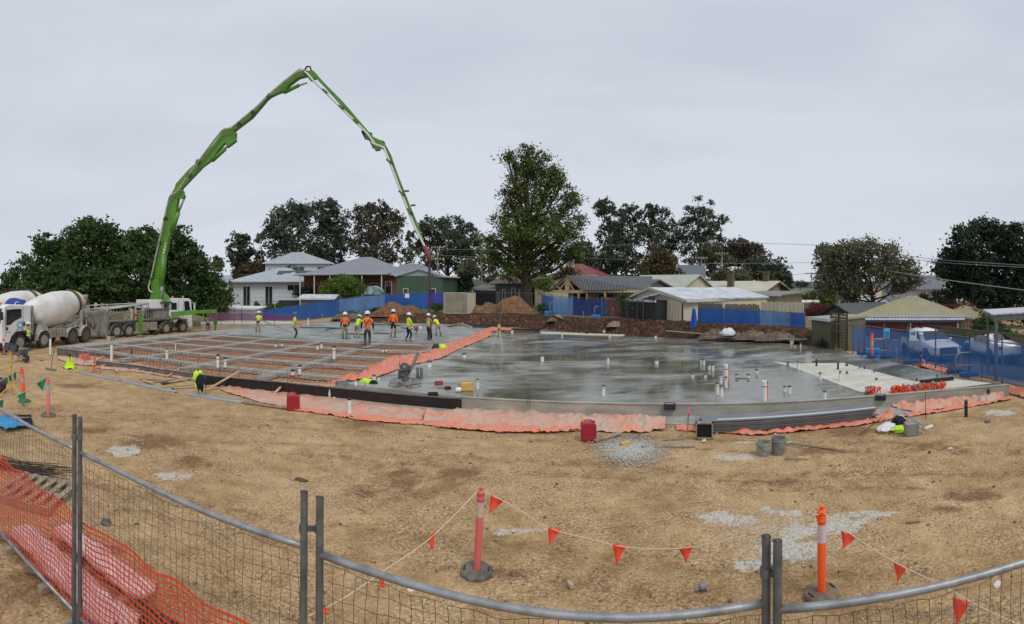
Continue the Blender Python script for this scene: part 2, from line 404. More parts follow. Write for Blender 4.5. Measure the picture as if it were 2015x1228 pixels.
c=mixc(.5,c0,c1)
c2=ramp(fine,[(.38,(.10,.058,.026)),(.5,(.40,.26,.13)),(.61,(.80,.64,.43))]);gm1=gn('ShaderNodeMapRange');t.links.new(noise_(.8,4,.6,.5),gm1.inputs[0]);gm1.inputs[1].default_value=.40;gm1.inputs[2].default_value=.60;gm1.inputs[3].default_value=.16;gm1.inputs[4].default_value=.50
c=mixc(gm1.outputs[0],c,c2)
vo=gn('ShaderNodeTexVoronoi');vo.inputs['Scale'].default_value=34;t.links.new(geo.outputs['Position'],vo.inputs['Vector'])
g1=gn('ShaderNodeMapRange');t.links.new(vo.outputs['Distance'],g1.inputs[0]);g1.inputs[1].default_value=.16;g1.inputs[2].default_value=.30;g1.inputs[3].default_value=1;g1.inputs[4].default_value=0
sepc=gn('ShaderNodeSeparateColor');t.links.new(vo.outputs['Color'],sepc.inputs[0])
g2=gn('ShaderNodeMath',operation='GREATER_THAN');t.links.new(sepc.outputs[0],g2.inputs[0]);g2.inputs[1].default_value=.66
g3=gn('ShaderNodeMath',operation='MULTIPLY');t.links.new(g1.outputs[0],g3.inputs[0]);t.links.new(g2.outputs[0],g3.inputs[1])
gritc=ramp(sepc.outputs[1],[(.2,(.16,.11,.07)),(.5,(.45,.36,.26)),(.8,(.62,.57,.48))]);c=mixc(g3.outputs[0],c,gritc)
dk=ramp(fine,[(.35,(.13,.07,.033)),(.65,(.32,.19,.095))])
c=mixc(maskn('dark',noise_(3,8,.72,.8),.18,.95,2.0),c,dk)
gc=ramp(fine,[(.35,(.36,.33,.27)),(.65,(.66,.63,.56))]);c=mixc(maskn('grey',noise_(5,9,.78,.6),.50,.86,2.6),c,gc)
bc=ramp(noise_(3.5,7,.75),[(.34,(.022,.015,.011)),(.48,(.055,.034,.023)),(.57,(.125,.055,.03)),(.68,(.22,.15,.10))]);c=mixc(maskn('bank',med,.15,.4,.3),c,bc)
yc=ramp(med,[(.35,(.06,.08,.025)),(.47,(.12,.13,.045)),(.6,(.27,.20,.11))]);c=mixc(maskn('yard',med,.35,.65,.5),c,yc)
t.links.new(c,b.inputs['Base Color'])
ad=gn('ShaderNodeMath',operation='MULTIPLY_ADD');t.links.new(med,ad.inputs[0]);ad.inputs[1].default_value=2.2;t.links.new(fine,ad.inputs[2])
ad2=gn('ShaderNodeMath',operation='MULTIPLY_ADD');t.links.new(g3.outputs[0],ad2.inputs[0]);ad2.inputs[1].default_value=.35;t.links.new(ad.outputs[0],ad2.inputs[2])
ad3=gn('ShaderNodeMath',operation='MULTIPLY_ADD');t.links.new(vf,ad3.inputs[0]);ad3.inputs[1].default_value=.4;t.links.new(ad2.outputs[0],ad3.inputs[2])
bp=gn('ShaderNodeBump');bp.inputs['Strength'].default_value=.6;bp.inputs['Distance'].default_value=.035
t.links.new(ad3.outputs[0],bp.inputs['Height']);t.links.new(bp.outputs[0],b.inputs['Normal'])
def pebbles(name,n,fx,mats,s0,s1,kind='stuff'):
 base=np.array([(1,0,0),(0,1,0),(-1,0,0),(0,-1,0),(0,0,1),(0,0,-.6)],float);fa=np.array([(0,1,4),(1,2,4),(2,3,4),(3,0,4),(1,0,5),(2,1,5),(3,2,5),(0,3,5)])
 x,y=fx(n);n=len(x);z=gh(x,y)
 s=s0+(s1-s0)*rng.random(n)**3;an=rng.uniform(0,6.28,n)
 vv=base[None]*(1+rng.uniform(-.35,.35,(n,6,1)))*np.stack([s,s*rng.uniform(.5,1,n),s*rng.uniform(.35,.7,n)],-1)[:,None]
 ca,sa=np.cos(an)[:,None],np.sin(an)[:,None]
 X=vv[...,0]*ca-vv[...,1]*sa+x[:,None];Y=vv[...,0]*sa+vv[...,1]*ca+y[:,None];Z=vv[...,2]+z[:,None]+.004
 o=npmesh(name,np.stack([X,Y,Z],-1).reshape(-1,3),(fa[None]+np.arange(n)[:,None,None]*6).reshape(-1,3),mats)
 return tag(o,None,None,kind=kind)
def stonemat(name,c1,c2,c3):
 m=bpy.data.materials.new(name);m.use_nodes=True;t_=m.node_tree;b_=t_.nodes['Principled BSDF'];b_.inputs['Roughness'].default_value=.9
 g_=t_.nodes.new('ShaderNodeNewGeometry');r_=t_.nodes.new('ShaderNodeValToRGB');e=r_.color_ramp.elements
 e[0].color=(*c1,1);e[1].color=(*c3,1);q=e.new(.6);q.color=(*c2,1)
 t_.links.new(g_.outputs['Random Per Island'],r_.inputs[0]);t_.links.new(r_.outputs[0],b_.inputs['Base Color']);return m
def fx_all(n):
 th=rng.uniform(-1.12,1.12,n);r=2.6+11*rng.random(n)**1.3;return r*np.sin(th),r*np.cos(th)
pebbles('gravel',26000,fx_all,stonemat('pebbles',(.16,.10,.06),(.40,.30,.20),(.66,.58,.47)),.006,.020)
def fx_patch(cx,cy,rx,ry):
 def f(n):
  c=P(cx,cy);th0=(cx-CX)/F;r0=dist(c);u=rng.normal(0,.5,n);v=rng.normal(0,.5,n)
  th=th0+u*rx/F;r=r0+v*ry*r0*r0/(F*H);return r*np.sin(th),r*np.cos(th)
 return f
pebbles('crushed_rock',9000,fx_patch(1240,884,62,24),stonemat('crushed_rock',(.30,.29,.26),(.45,.44,.40),(.62,.61,.57)),.010,.026)
pebbles('crushed_rock',5000,fx_patch(1545,1052,130,45),MATS.get('x')or bpy.data.materials['crushed_rock'],.008,.02)
pebbles('clods',900,lambda n:(lambda th,r:(r*np.sin(th),r*np.cos(th)))(rng.uniform(-1.1,1.1,n),3+12*rng.random(n)),stonemat('dirt_clods',(.14,.085,.05),(.24,.15,.085),(.40,.28,.17)),.012,.045)
# ================================================================= CONCRETE SLAB
def wetmat():
 m=bpy.data.materials.new('wet_concrete');m.use_nodes=True;t=m.node_tree;b=t.nodes['Principled BSDF']
 g=t.nodes.new('ShaderNodeNewGeometry')
 def nz(s,d,dist=0,st=None):
  n=t.nodes.new('ShaderNodeTexNoise');n.inputs['Scale'].default_value=s;n.inputs['Detail'].default_value=d;n.inputs['Distortion'].default_value=dist;n.inputs['Roughness'].default_value=.6
  if st:
   mp_=t.nodes.new('ShaderNodeMapping');mp_.inputs['Scale'].default_value=st;t.links.new(g.outputs['Position'],mp_.inputs[0]);t.links.new(mp_.outputs[0],n.inputs[0])
  else:t.links.new(g.outputs['Position'],n.inputs[0])
  return n.outputs[0]
 n1=nz(.32,6,.9,(.8,1.3,1));n2=nz(1.3,6,.5,(.6,1.5,1));n3=nz(14,4)
 sp=t.nodes.new('ShaderNodeSeparateXYZ');t.links.new(g.outputs['Position'],sp.inputs[0])
 dry=t.nodes.new('ShaderNodeMapRange');t.links.new(sp.outputs['X'],dry.inputs[0]);dry.inputs[1].default_value=-4.0;dry.inputs[2].default_value=1.0;dry.inputs[3].default_value=.17;dry.inputs[4].default_value=0
 a=t.nodes.new('ShaderNodeMath');a.operation='MULTIPLY_ADD';t.links.new(n2,a.inputs[0]);a.inputs[1].default_value=.45;t.links.new(n1,a.inputs[2])
 a2=t.nodes.new('ShaderNodeMath');a2.operation='ADD';t.links.new(a.outputs[0],a2.inputs[0]);t.links.new(dry.outputs[0],a2.inputs[1])
 r=t.nodes.new('ShaderNodeValToRGB');t.links.new(a2.outputs[0],r.inputs[0]);e=r.color_ramp.elements
 e[0].position=.56;e[0].color=(.105,.100,.068,1);e[1].position=.93;e[1].color=(.33,.34,.315,1)
 q=e.new(.70);q.color=(.155,.15,.115,1);q=e.new(.80);q.color=(.22,.225,.195,1)
 t.links.new(r.outputs[0],b.inputs['Base Color'])
 rr_=t.nodes.new('ShaderNodeMapRange');t.links.new(a2.outputs[0],rr_.inputs[0]);rr_.inputs[1].default_value=.62;rr_.inputs[2].default_value=.90;rr_.inputs[3].default_value=.06;rr_.inputs[4].default_value=.38
 t.links.new(rr_.outputs[0],b.inputs['Roughness']);b.inputs['Specular IOR Level'].default_value=.5
 bp=t.nodes.new('ShaderNodeBump');bp.inputs['Strength'].default_value=.10;bp.inputs['Distance'].default_value=.012
 a3=t.nodes.new('ShaderNodeMath');a3.operation='MULTIPLY_ADD';t.links.new(n3,a3.inputs[0]);a3.inputs[1].default_value=.12;t.links.new(n2,a3.inputs[2])
 t.links.new(a3.outputs[0],bp.inputs['Height']);t.links.new(bp.outputs[0],b.inputs['Normal'])
 return m
wetc=wetmat()
conc=mat('formed_concrete',(.40,.385,.33),.85,col2=(.27,.26,.22),vscale=2.2,bump=.25,bscale=18,stretch=(.6,.6,2.5))
slurry=mat('splashed_concrete',(.36,.36,.33),.7,col2=(.23,.23,.20),vscale=3,bump=.6,bscale=9)
freshc=mat('fresh_concrete',(.33,.345,.325),.45,col2=(.20,.21,.195),vscale=.9,bump=.35,bscale=6,rvar=.22)
palec=mat('pale_dusty_concrete',(.60,.575,.50),.9,col2=(.46,.44,.37),vscale=1.6,bump=.3,bscale=14)
def slab(name,pts,mtop,zt,zb,label,kind='structure',mside=None):
 n=len(pts);m=MB();vs=[Vector((p.x,p.y,zt))for p in pts]+[Vector((p.x,p.y,zb))for p in pts]
 ar=sum(pts[i].x*pts[(i+1)%n].y-pts[(i+1)%n].x*pts[i].y for i in range(n))
 top=tuple(range(n))if ar>0 else tuple(range(n-1,-1,-1))
 m.add(vs,[top]+[(i,i+n,(i+1)%n+n,(i+1)%n)for i in range(n)])
 o=m.build(name,[mtop,mside or mtop]);
 for p in o.data.polygons[1:]:p.material_index=1
 return tag(o,label,None if kind=='structure' else 'slab',kind=kind)
FR=[(660,752),(780,767),(908,782),(1050,790),(1180,794),(1340,796),(1450,795),(1560,791),(1720,780),(1850,769),(1986,757.7)]
BK=[(1870,739),(1740,708),(1600,680.5),(1520,674.5),(1400,668),(1290,664),(1140,654),(1000,643)]
DG=[(960,655),(870,690),(760,723),(690,748)]
slab('concrete_slab',[S(*p)for p in FR+BK+DG],wetc,ZS,-.15,None,mside=conc)
LW=[(1000,643),(940,640.5),(870,637.5),(760,635),(640,633),(590,640),(530,641),(440,649),(383,654.5)]
WB=[(440,657),(510,660),(560,665),(600,668),(680,672),(740,672),(800,674),(860,672),(905,671)]
slab('fresh_concrete',[S(*p)for p in LW+WB]+[S(940,660),S(960,655)],freshc,ZS-.006,.05,None)
memb=mat('membrane_over_sand',(.62,.36,.20),.8,col2=(.40,.24,.13),vscale=2.6,bump=.5,bscale=5,det=8)
slab('membrane',[P(x,y,.2)for x,y in[(116,685.5),(190,705),(265,718),(405,739.2),(660,760),(700,755),(770,730),(880,695),(960,660),(860,666),(600,660),(440,652),(383,656),(250,671)]],memb,.18,-.1,None)
slab('concrete_path',[P(*p,-.2)for p in[(395,637),(600,637),(610,629.5),(395,629)]],palec,-.2,-.9,None,mside=conc)
slab('screeded_strip',[S(*p)for p in[(113,682.5),(250,667.5),(383,654.5),(440,649),(446,653),(385,658),(262,671.5),(160,682.5)]],slurry,ZS+.004,.1,None)
tag(bpy.data.objects['screeded_strip'],None,None)
slab('recessed_slab',[P(*p,ZS+.006)for p in[(1520,711),(1560,715.5),(1660,714),(1800,751),(1880,745.5),(1952,754),(1850,766),(1722,776.5),(1690,770),(1560,723)]],palec,ZS+.008,ZS-.01,None)
slab('dry_slab_strip',[P(*p,ZS+.006)for p in[(1063,653),(1230,659),(1225,661.5),(1065,656.5)]],palec,ZS+.03,ZS-.01,None)
m=MB();pts=[S(*p)for p in FR[2:]]
for i in range(len(pts)-1):
 a,b_=pts[i],pts[i+1];m.beam((a.x*1.004,a.y*1.004,ZS+.009),(b_.x*1.004,b_.y*1.004,ZS+.009),.14,.018)
tag(m.build('slab_rim_path',conc),None,None,kind='structure')
asph=mat('asphalt',(.085,.088,.092),.8,col2=(.045,.046,.048),vscale=3,bump=.2,bscale=60)
road=MB()
def rdp(u,v):
 a=.66+.72*u;r=float(np.interp(a,TH,RB))+3.4+v*float(np.interp(a,[.66,.9,1.38],[8,13,14]));x,y=r*math.sin(a),r*math.cos(a);return(x,y,ghf(x,y)+.012)
road.grid(60,14,rdp);o=road.build('road',asph,smooth=True);tag(o,None,None,kind='structure')
hm=mat('far_wooded_hill',(.05,.065,.05),.9,col2=(.035,.045,.032),vscale=.02)
m=MB();ths=[R(a)for a in range(-75,76,3)]
for k,(r,f_)in enumerate(((700,0),(900,1),(1300,.4))):
 m.v+=[(r*math.sin(a),r*math.cos(a),f_*(14+9*math.sin(a*3.1+1)+4*math.sin(a*9))-(1-f_)*6)for a in ths]
n_=len(ths);m.f=[(j*n_+i,j*n_+i+1,(j+1)*n_+i+1,(j+1)*n_+i)for j in range(2)for i in range(n_-1)]
tag(m.build('hills',hm,smooth=True),None,None,kind='structure')
# ================================================================= NEAR TEMPORARY FENCE
RZ=1.893
def railpt(px,py):return P(px,py,RZ)
def fence_panel(A,B,label,netto=0.0,seed=0,post=(1,1)):
 """A, B: top rail ends. Posts, rails, welded wire infill."""
 rs=random.Random(seed);A=Vector((A.x,A.y,0));B=Vector((B.x,B.y,0));d=(B-A);Ln=d.length;d.normalize()
 rz=math.atan2(d.y,d.x);t=thing('temporary_fence_panel',label,'fence panel',A,rz,'galvanised temporary fence panels along the near edge')
 for k,x in enumerate((0,Ln)):
  if not post[k]:continue
  m=MB();m.path([(x,0,.10),(x,0,1.2),(x+.006,0,2.235)],.0235,14,caps=False)
  m.path([(x,0,2.235),(x,0,2.2349)],[.0235,.018],14)
  m.build('post',galvd,t,smooth=True)
 m=MB();n=14;m.path([(x_,0.0,RZ+.006*math.sin(3*x_))for x_ in[Ln*i/n for i in range(n+1)]],.021,12)
 m.build('top_rail',galv,t,smooth=True)
 m=MB();m.path([(0,0,.285),(Ln,0,.285)],.019,10);m.build('bottom_rail',galv,t,smooth=True)
 m=MB();nx=int(Ln/.072);nz_=17;zt=RZ-.035
 def wob(i,j):
  x=Ln*(i+.5)/(nx+1);z=.3+(zt-.3)*j/nz_
  sag=.012*math.sin(i*.55+seed)*(j/nz_)+.008*math.sin(i*1.7+j)+rs.uniform(-.003,.003)
  return Vector((x+.006*math.sin(j*1.3+i*.4+seed),.012*math.sin(i*.8+j*.45+seed)+.004,z+sag-.012*(1+math.cos(i*.33+seed))*(j==nz_)))
 Gd=[[wob(i,j)for j in range(nz_+1)]for i in range(nx+1)]
 for i in range(nx+1):m.path(Gd[i],.0019,4,caps=False)
 for j in range(nz_+1):m.path([Vector((0,0,Gd[0][j].z))]+[Gd[i][j]for i in range(nx+1)]+[Vector((Ln,0,Gd[-1][j].z))],.0019,4,caps=False)
 m.build('wire_infill',wire,t)
 return t,rz,Ln
pa,pb=railpt(0,805),railpt(140,878);dirA=(pa-pb).normalized();pa0=pb+dirA*2.4
tA=fence_panel(Vector((pa0.x,pa0.y,0)),railpt(146,884),'wire fence panel at the far left, its rail running out of the picture',seed=1)
tB=fence_panel(railpt(157,890),railpt(597,1076),'wire fence panel behind the paired posts with orange netting tied along its foot',seed=2)
tC=fence_panel(railpt(628,1090),railpt(1506,1188),'middle wire fence panel spanning between two pairs of posts below the red bollard',seed=3)
q0,q1=railpt(1528,1199),railpt(2015,1105);q2=q0+(q1-q0).normalized()*2.4
tD=fence_panel(q0,q2,'wire fence panel on the right in front of the bright orange bollard',seed=4)
def clamp(px,py,z,label,a,b):
 a=P(a,py,z);b=P(b,py,z);m=MB();d=(b-a).normalized()
 t=thing('fence_clamp',label,'clamp',a,math.atan2(d.y,d.x),'clamps joining the fence posts');l=(b-a).length
 for x in(0,l):
  m=MB();m.lathe([(.0245,-.022),(.0285,-.022),(.0285,.022),(.0245,.022)],(x,0,0),16);m.build('ring',galvd,t,smooth=False)
 m=MB();m.box((l/2,.0,0),(max(l-.045,.012),.012,.034));m.tube((l/2,-.02,0),(l/2,.02,0),.006,n=6);m.build('bolt',galvd,t)
clamp(152,860,2.06,'grey clamp joining the leaning pair of posts at the left',146,157)
clamp(612,1040,2.0,'grey clamp between the two spaced posts left of centre',597,628)
clamp(1517,1125,2.06,'grey clamp joining the right-hand pair of posts',1506,1528)
def foot(p,rz,label,m_):
 t=thing('ballast_block',label,'ballast block',(p.x,p.y,ghf(p.x,p.y)),rz,'plastic fence feet')
 m=MB();m.prism([(-.30,-.10),(-.26,-.13),(.26,-.13),(.30,-.10),(.30,.10),(.26,.13),(-.26,.13),(-.30,.10)],0,.105,'XY')
 m.build('block',m_,t,bevel=.015)
 m=MB();[m.lathe([(.028,0),(.028,.012)],(x,0,.105),12)for x in(-.2,-.06,.06,.2)];m.build('socket',black,t)
 return t
bluep=mat('scuffed_blue_plastic',(.10,.22,.42),.6,col2=(.05,.12,.28),vscale=10)
foot(P(150,884,RZ),R(65),'scuffed blue plastic foot under the left pair of fence posts',bluep)
foot(P(612,1083,RZ),R(80),'blue plastic foot under the posts left of centre, below the frame',bluep)
foot(P(1517,1193,RZ),R(120),'blue plastic foot under the right pair of posts',bluep)
netm=mat('orange_net_plastic',(.80,.085,.03),.55)
def net(tp,label,x0,x1,top,seed,droop=.0):
 t,rz,Ln=tp;m=MB();rs=random.Random(seed)
 nx=int((x1-x0)/.055);nz_=18
 def pt(i,j):
  u=i/nx;x=x0+(x1-x0)*u;k=j/nz_
  z=.30+(top(u)-.30)*k-.02*math.sin(u*20)*k
  y=.05+.02*math.sin(u*5+seed)+.02*math.sin(k*5+u*14)*k*(1-k)+.12*(k-.4)*(1-k)
  return Vector((x+.02*math.sin(j*.6+i*.3),y,z+.012*math.sin(i*.7+j*.25)))
 Gd=[[pt(i,j)for j in range(nz_+1)]for i in range(nx+1)]
 M_=Matrix.Translation(t.location)@Matrix.Rotation(rz,4,'Z')
 def ribbon(pts,w_,flat):
  pts=[M_@p for p in pts];o=len(m.v)
  for p in pts:
   for q in(-1,1):m.v.append(tuple(p+(Vector((0,0,1))if flat else Vector((math.cos(rz),math.sin(rz),0)))*q*w_/2))
  for k in range(len(pts)-1):m.f.append((o+2*k,o+2*k+1,o+2*k+3,o+2*k+2))
 for j in range(nz_+1):ribbon([Gd[i][j]for i in range(nx+1)],.014 if j<nz_ else .022,True)
 for i in range(nx+1):ribbon(Gd[i],.010,False)
 o=m.build('barrier_netting',netm,solid=.0015);tag(o,label,'barrier netting','orange barrier netting on the fence')
net(tA,'orange barrier netting on the far left panel in front of the wrapped bundle',0.0,2.4,lambda u:1.22+.015*math.sin(u*7),5)
net(tB,'orange barrier netting sagging along the foot of the second panel',0.0,2.4,lambda u:1.20+.015*math.sin(u*9),6)
wrap=mat('pink_tinted_plastic_wrap',(.74,.60,.58),.25,col2=(.60,.30,.26),vscale=3,stretch=(.6,7,7),bump=1.0,bscale=7)
def fpt(tp,x,y,z=0):
 t,rz,Ln=tp;v=Matrix.Rotation(rz,4,'Z')@Vector((x,y,z));return Vector((t.location.x+v.x,t.location.y+v.y,z))
def pack(tp,x0,x1,y,w_,z0,h_,label):
 a=fpt(tp,x0,y);b_=fpt(tp,x1,y);t=thing('wrapped_pack',label,'wrapped pack',a,math.atan2(b_.y-a.y,b_.x-a.x),'plastic wrapped packs behind the netting');l=(b_-a).length
 m=MB();ns=26;nr_=14;rs=random.Random(int(x0*10+y*100))
 for i in range(ns+1):
  u=i/ns;e=(1 if 0<i<ns else .55)
  for j in range(nr_):
   an=2*math.pi*j/nr_;c_,s_=math.cos(an),math.sin(an)
   sq=1/max(abs(c_),abs(s_))**.7;k=1+rs.uniform(-.12,.12)+.25*mnoise.noise(Vector((u*7,c_*2+y,s_*2)))
   m.v.append((u*l,c_*sq*w_/2*e*k*.8,z0+h_/2+s_*sq*h_/2*e*k*.8))
 m.f=[(i*nr_+j,i*nr_+(j+1)%nr_,(i+1)*nr_+(j+1)%nr_,(i+1)*nr_+j)for i in range(ns)for j in range(nr_)]+[tuple(range(nr_-1,-1,-1)),tuple(ns*nr_+j for j in range(nr_))]
 m.build('wrap',wrap,t,smooth=True)
 m=MB();
 for x in(l*.12,l*.5,l*.88):m.box((x,0,z0/2),(.09,w_*1.5,z0-.004))
 m.build('bearer',oldtimber,t)
pack(tA,.45,2.9,.40,.46,.08,.15,'nearer pale pink plastic wrapped pack behind the orange netting')
pack(tA,.75,2.6,.90,.40,.10,.14,'pale plastic wrapped pack behind another pack, with a tied end')
def bundle(name,tp,x0,x1,y,n,r,m_,label,cat,spread=.16,z0=.06,seed=0,skew=.1):
 rs=random.Random(seed);a=fpt(tp,x0,y);b_=fpt(tp,x1,y);t=MB();d=(b_-a).normalized();s_=Vector((-d.y,d.x,0));
 for i in range(n):
  u,v=rs.uniform(-spread,spread),rs.uniform(-spread,spread)+rs.uniform(-skew,skew);z=z0+rs.random()*spread*.8
  p=a+s_*u+d*rs.uniform(-.2,.2);q=b_+s_*v+d*rs.uniform(-.3,.3);mid=(p+q)/2+Vector((0,0,rs.uniform(-.02,.02)))
  t.path([(p.x,p.y,z),(mid.x,mid.y,z+rs.uniform(-.02,.03)),(q.x,q.y,z)],r,6)
 return tag(t.build(name,m_,smooth=True),label,cat)
bundle('pipe_bundle',tB,.35,2.5,.38,16,.021,mat('black_pipe',(.03,.03,.032),.45),'bundle of thin black pipes lying behind the netting below the wire fence','pipe bundle',.2,.05,3)
bundle('reinforcing_bar_bundle',tB,.1,2.6,.72,18,.011,rust,'bundle of rusty bars lying beside the black pipes behind the netting','steel bars',.17,.05,4)
bundle('conduit_bundle',tB,.5,2.6,.16,6,.012,mat('grey_conduit',(.25,.25,.26),.4),'few thin grey conduits lying closest to the fence rail','conduits',.06,.2,14)
bundle('conduit_bundle',tB,.9,1.9,.25,1,.013,mat('yellow_conduit',(.62,.42,.05),.4),'single yellow conduit among the black pipes','conduit',.02,.3,15)
def barpile(cx,cy,n,l0,seed,label):
 rs=random.Random(seed);c_=P(cx,cy);m=MB()
 for i in range(n):
  a=rs.gauss(.62,.25);l=l0*rs.uniform(.5,1);p=c_+Vector((rs.gauss(0,.18),rs.gauss(0,.12),.02+rs.random()*.05))
  d=Vector((math.cos(a),math.sin(a),0))*l/2;m.path([p-d,p+Vector((0,0,.04*rs.random())),p+d+Vector((0,0,rs.uniform(0,.05)))],.007,5)
 tag(m.build('steel_offcuts',rust,smooth=True),label,'steel offcuts')
barpile(40,925,34,1.9,5,'tangle of thin dark steel bars on the dirt behind the far left netting')
def pallet(c_,rz,label,m_):
 t=thing('timber_pallet',label,'pallet',c_,rz)
 for i in range(6):m=MB();m.box((-.5+i*.2,0,.115),(.10,1.1,.02));m.build('deck_board',m_,t)
 for y in(-.5,0,.5):m=MB();m.box((0,y,.0525),(1.15,.09,.10));m.build('bearer',m_,t)
 return t
pallet(P(70,975),R(25),'timber pallet on the dirt behind the orange netting at the left',oldtimber)
m=MB();c_=P(200,1092);m.box((0,0,.14),(.55,.09,.045));tag(m.build('timber_board',oldtimber,loc=c_),'short board poking above the netting right of the leaning posts','timber');bpy.data.objects['timber_board'].rotation_euler.z=R(35)
for k,(x,y,rz,lb)in enumerate([(75,1128,40,'squared timber block poking out under the fence rail at lower left'),(14,1062,40,'squared timber block under the rail at the left edge')]):
 m=MB();m.box((0,0,.05),(.34,.09,.09));o=m.build('bearer_block',oldtimber,loc=P(x,y),bevel=.006);o.rotation_euler.z=R(rz);tag(o,lb,'timber block')
bluebox=mat('bright_blue_plastic',(.012,.05,.25),.5,var=.15,vscale=20,bump=.1)
t=thing('blue_barrier','bright blue plastic barrier cut off by the lower left corner','barrier',P(-70,1330),R(-52))
m=MB();m.prism([(-.28,0),(.28,0),(.24,.35),(.12,.42),(-.12,.42),(-.24,.35)],-.6,.6,'XZ');m.build('body',bluebox,t,bevel=.03)
m=MB();m.box((0,0,.425),(.10,1.0,.02));m.build('top_ridge',bluebox,t)
# ================================================================= BOLLARDS AND BUNTING
def bollard(p,hgt,label,mbody,mband,mbase,lean=(0,0),rz=0,r=.052,band=(.60,.80),oct_=True):
 t=thing('t_top_bollard',label,'bollard',p,rz,'weighted orange site bollards');s_=hgt
 t.rotation_euler=(0,0,rz)
 M_=Euler((R(lean[0]),R(lean[1]),0)).to_matrix()
 def ax(rad,z):return M_@Vector((0,0,z))
 def lat(prof,nm,m_,n=18):
  m=MB();m.lathe(prof,(0,0,0),n,M=M_);return m.build(nm,m_,t,smooth=False,autos=40)
 lat([(r*.98,.05),(r,band[0]*s_),(r*.99,band[0]*s_+.001)],'tube',mbody)
 lat([(r*1.03,band[0]*s_+.002),(r*1.03,band[1]*s_)],'reflective_band',mband)
 lat([(r*.98,band[1]*s_+.001),(r*1.02,band[1]*s_+.02),(r*1.12,band[1]*s_+.03),(r*1.12,band[1]*s_+.045),(r,band[1]*s_+.055),(r,s_*.915),(r*1.1,s_*.92),(r*1.1,s_*.94),(r*.6,s_*.955),(r*.36,s_*.962),(r*.34,s_*.975),(r*.62,s_*.982),(r*.66,s_*.995),(r*.4,s_),(0.001,s_*1.002)],'handle',mbody)
 m=MB();k=8;ro=.21
 pr=[(ro*math.cos(2*math.pi*(i+.5)/k),ro*math.sin(2*math.pi*(i+.5)/k))for i in range(k)]
 n0=len(m.v)
 for z,f_ in((0,1),(.035,1),(.055,.93),(.06,.35)):m.v+=[(x*f_,y*f_,z)for x,y in pr]
 m.f=[tuple(range(k-1,-1,-1)),tuple(3*k+i for i in range(k))]+[(j*k+i,j*k+(i+1)%k,(j+1)*k+(i+1)%k,(j+1)*k+i)for j in range(3)for i in range(k)]
 m.build('base',mbase,t,bevel=.006)
 m=MB();m.box((.15,0,.062),(.02,.09,.012));m.box((-.15,0,.062),(.02,.09,.012));m.build('grip_slot',black,t)
 return t
baseblk=mat('dusty_black_rubber',(.085,.08,.072),.9,col2=(.19,.165,.13),vscale=9)
basebrn=mat('muddy_rubber_base',(.22,.165,.11),.95,col2=(.12,.09,.06),vscale=8,bump=.4,bscale=20)
B1=bollard(P(938,1128),1.06,'faded red bollard with a scuffed band on a black octagonal base, in the near middle',fadedred,reflp,baseblk,lean=(0,3),r=.045,band=(.66,.83))
B2=bollard(P(1617,1172),1.02,'clean bright orange bollard with a lilac white band on a muddy base',bright,mat('lilac_tape',(.62,.52,.58),.35),basebrn,r=.05,band=(.60,.80))
B3=bollard(P(95,818),1.06,'sun bleached pink bollard with a grey band, beside the green flags',palepink,mat('grey_tape',(.42,.40,.38),.5),basebrn,lean=(0,-1),r=.055,band=(.58,.80))
B4=bollard(P(48,791),1.05,'red orange bollard leaning left under the green flags',mat('red_orange_plastic',(.85,.06,.02),.45),mat('dull_tape',(.45,.40,.38),.5,col2=(.6,.1,.06),vscale=9),baseblk,lean=(0,-9),r=.055,band=(.55,.80))
B5=bollard(P(8,698),1.05,'orange bollard with a white band in front of the white truck cab',mat('worn_orange_plastic',(.72,.10,.05),.5),reflw,baseblk,lean=(0,-5),r=.06,band=(.55,.80))
flagr=mat('fluoro_orange_flag',(.95,.09,.035),.6);flagg=mat('green_flag',(.012,.26,.12),.6);cordm=mat('pale_cord',(.66,.56,.42),.8);cordw=mat('white_rope',(.60,.57,.50),.8)
def bunting(label,pts,flags,fm,cm,size,r=.0055):
 """pts: world points of the cord; flags: (point, tilt, scale, twist)"""
 t=thing('bunting_line',label,'bunting',pts[0]);o=pts[0]
 q=[]
 for i in range(len(pts)-1):
  p0,p1,p2,p3=pts[max(i-1,0)],pts[i],pts[i+1],pts[min(i+2,len(pts)-1)]
  for k in range(6):
   u=k/6;q.append(.5*((2*p1)+(p2-p0)*u+(2*p0-5*p1+4*p2-p3)*u*u+(3*p1-p0-3*p2+p3)*u**3)-o)
 q.append(pts[-1]-o);m=MB();m.path(q,r,5);m.build('cord',cm,t,smooth=True)
 for p,dirv,ln,s_,tw in flags:
  m=MB();d=Vector(dirv).normalized();p=p-o;down=Vector((tw,.05,-1)).normalized();nrm=d.cross(down)
  n=6;vs=[]
  for i in range(n+1):
   k=i/n
   for j in(-1,0,1):vs.append(p+d*j*s_*.5*(1-k)+down*ln*k+nrm*.02*math.sin(k*4+j*1.3))
  m.add(vs,[(i*3+j,i*3+j+1,(i+1)*3+j+1,(i+1)*3+j)for i in range(n)for j in(0,1)])
  m.build('flag',fm,t,smooth=True,solid=.001)
b1=B1.location;b2=B2.location
r1,r2=dist(b1),dist(b2)
def lerp(a,b,u):return a+(b-a)*u
def onray(px,py,r):return Q(px,py,r)
def rowr(px):
 return np.interp(px,[600,945,1617,2015],[3.6,r1,r2-.1,3.9])
def sp(px,py):return Q(px,py,float(rowr(px)))
def fl(px,py,hpx,wpx,tilt=0,tw=0):
 r_=float(rowr(px));a=sp(px-wpx/2,py-tilt/2);b=sp(px+wpx/2,py+tilt/2);return((a+b)/2,b-a,hpx/F*r_,(b-a).length,tw)
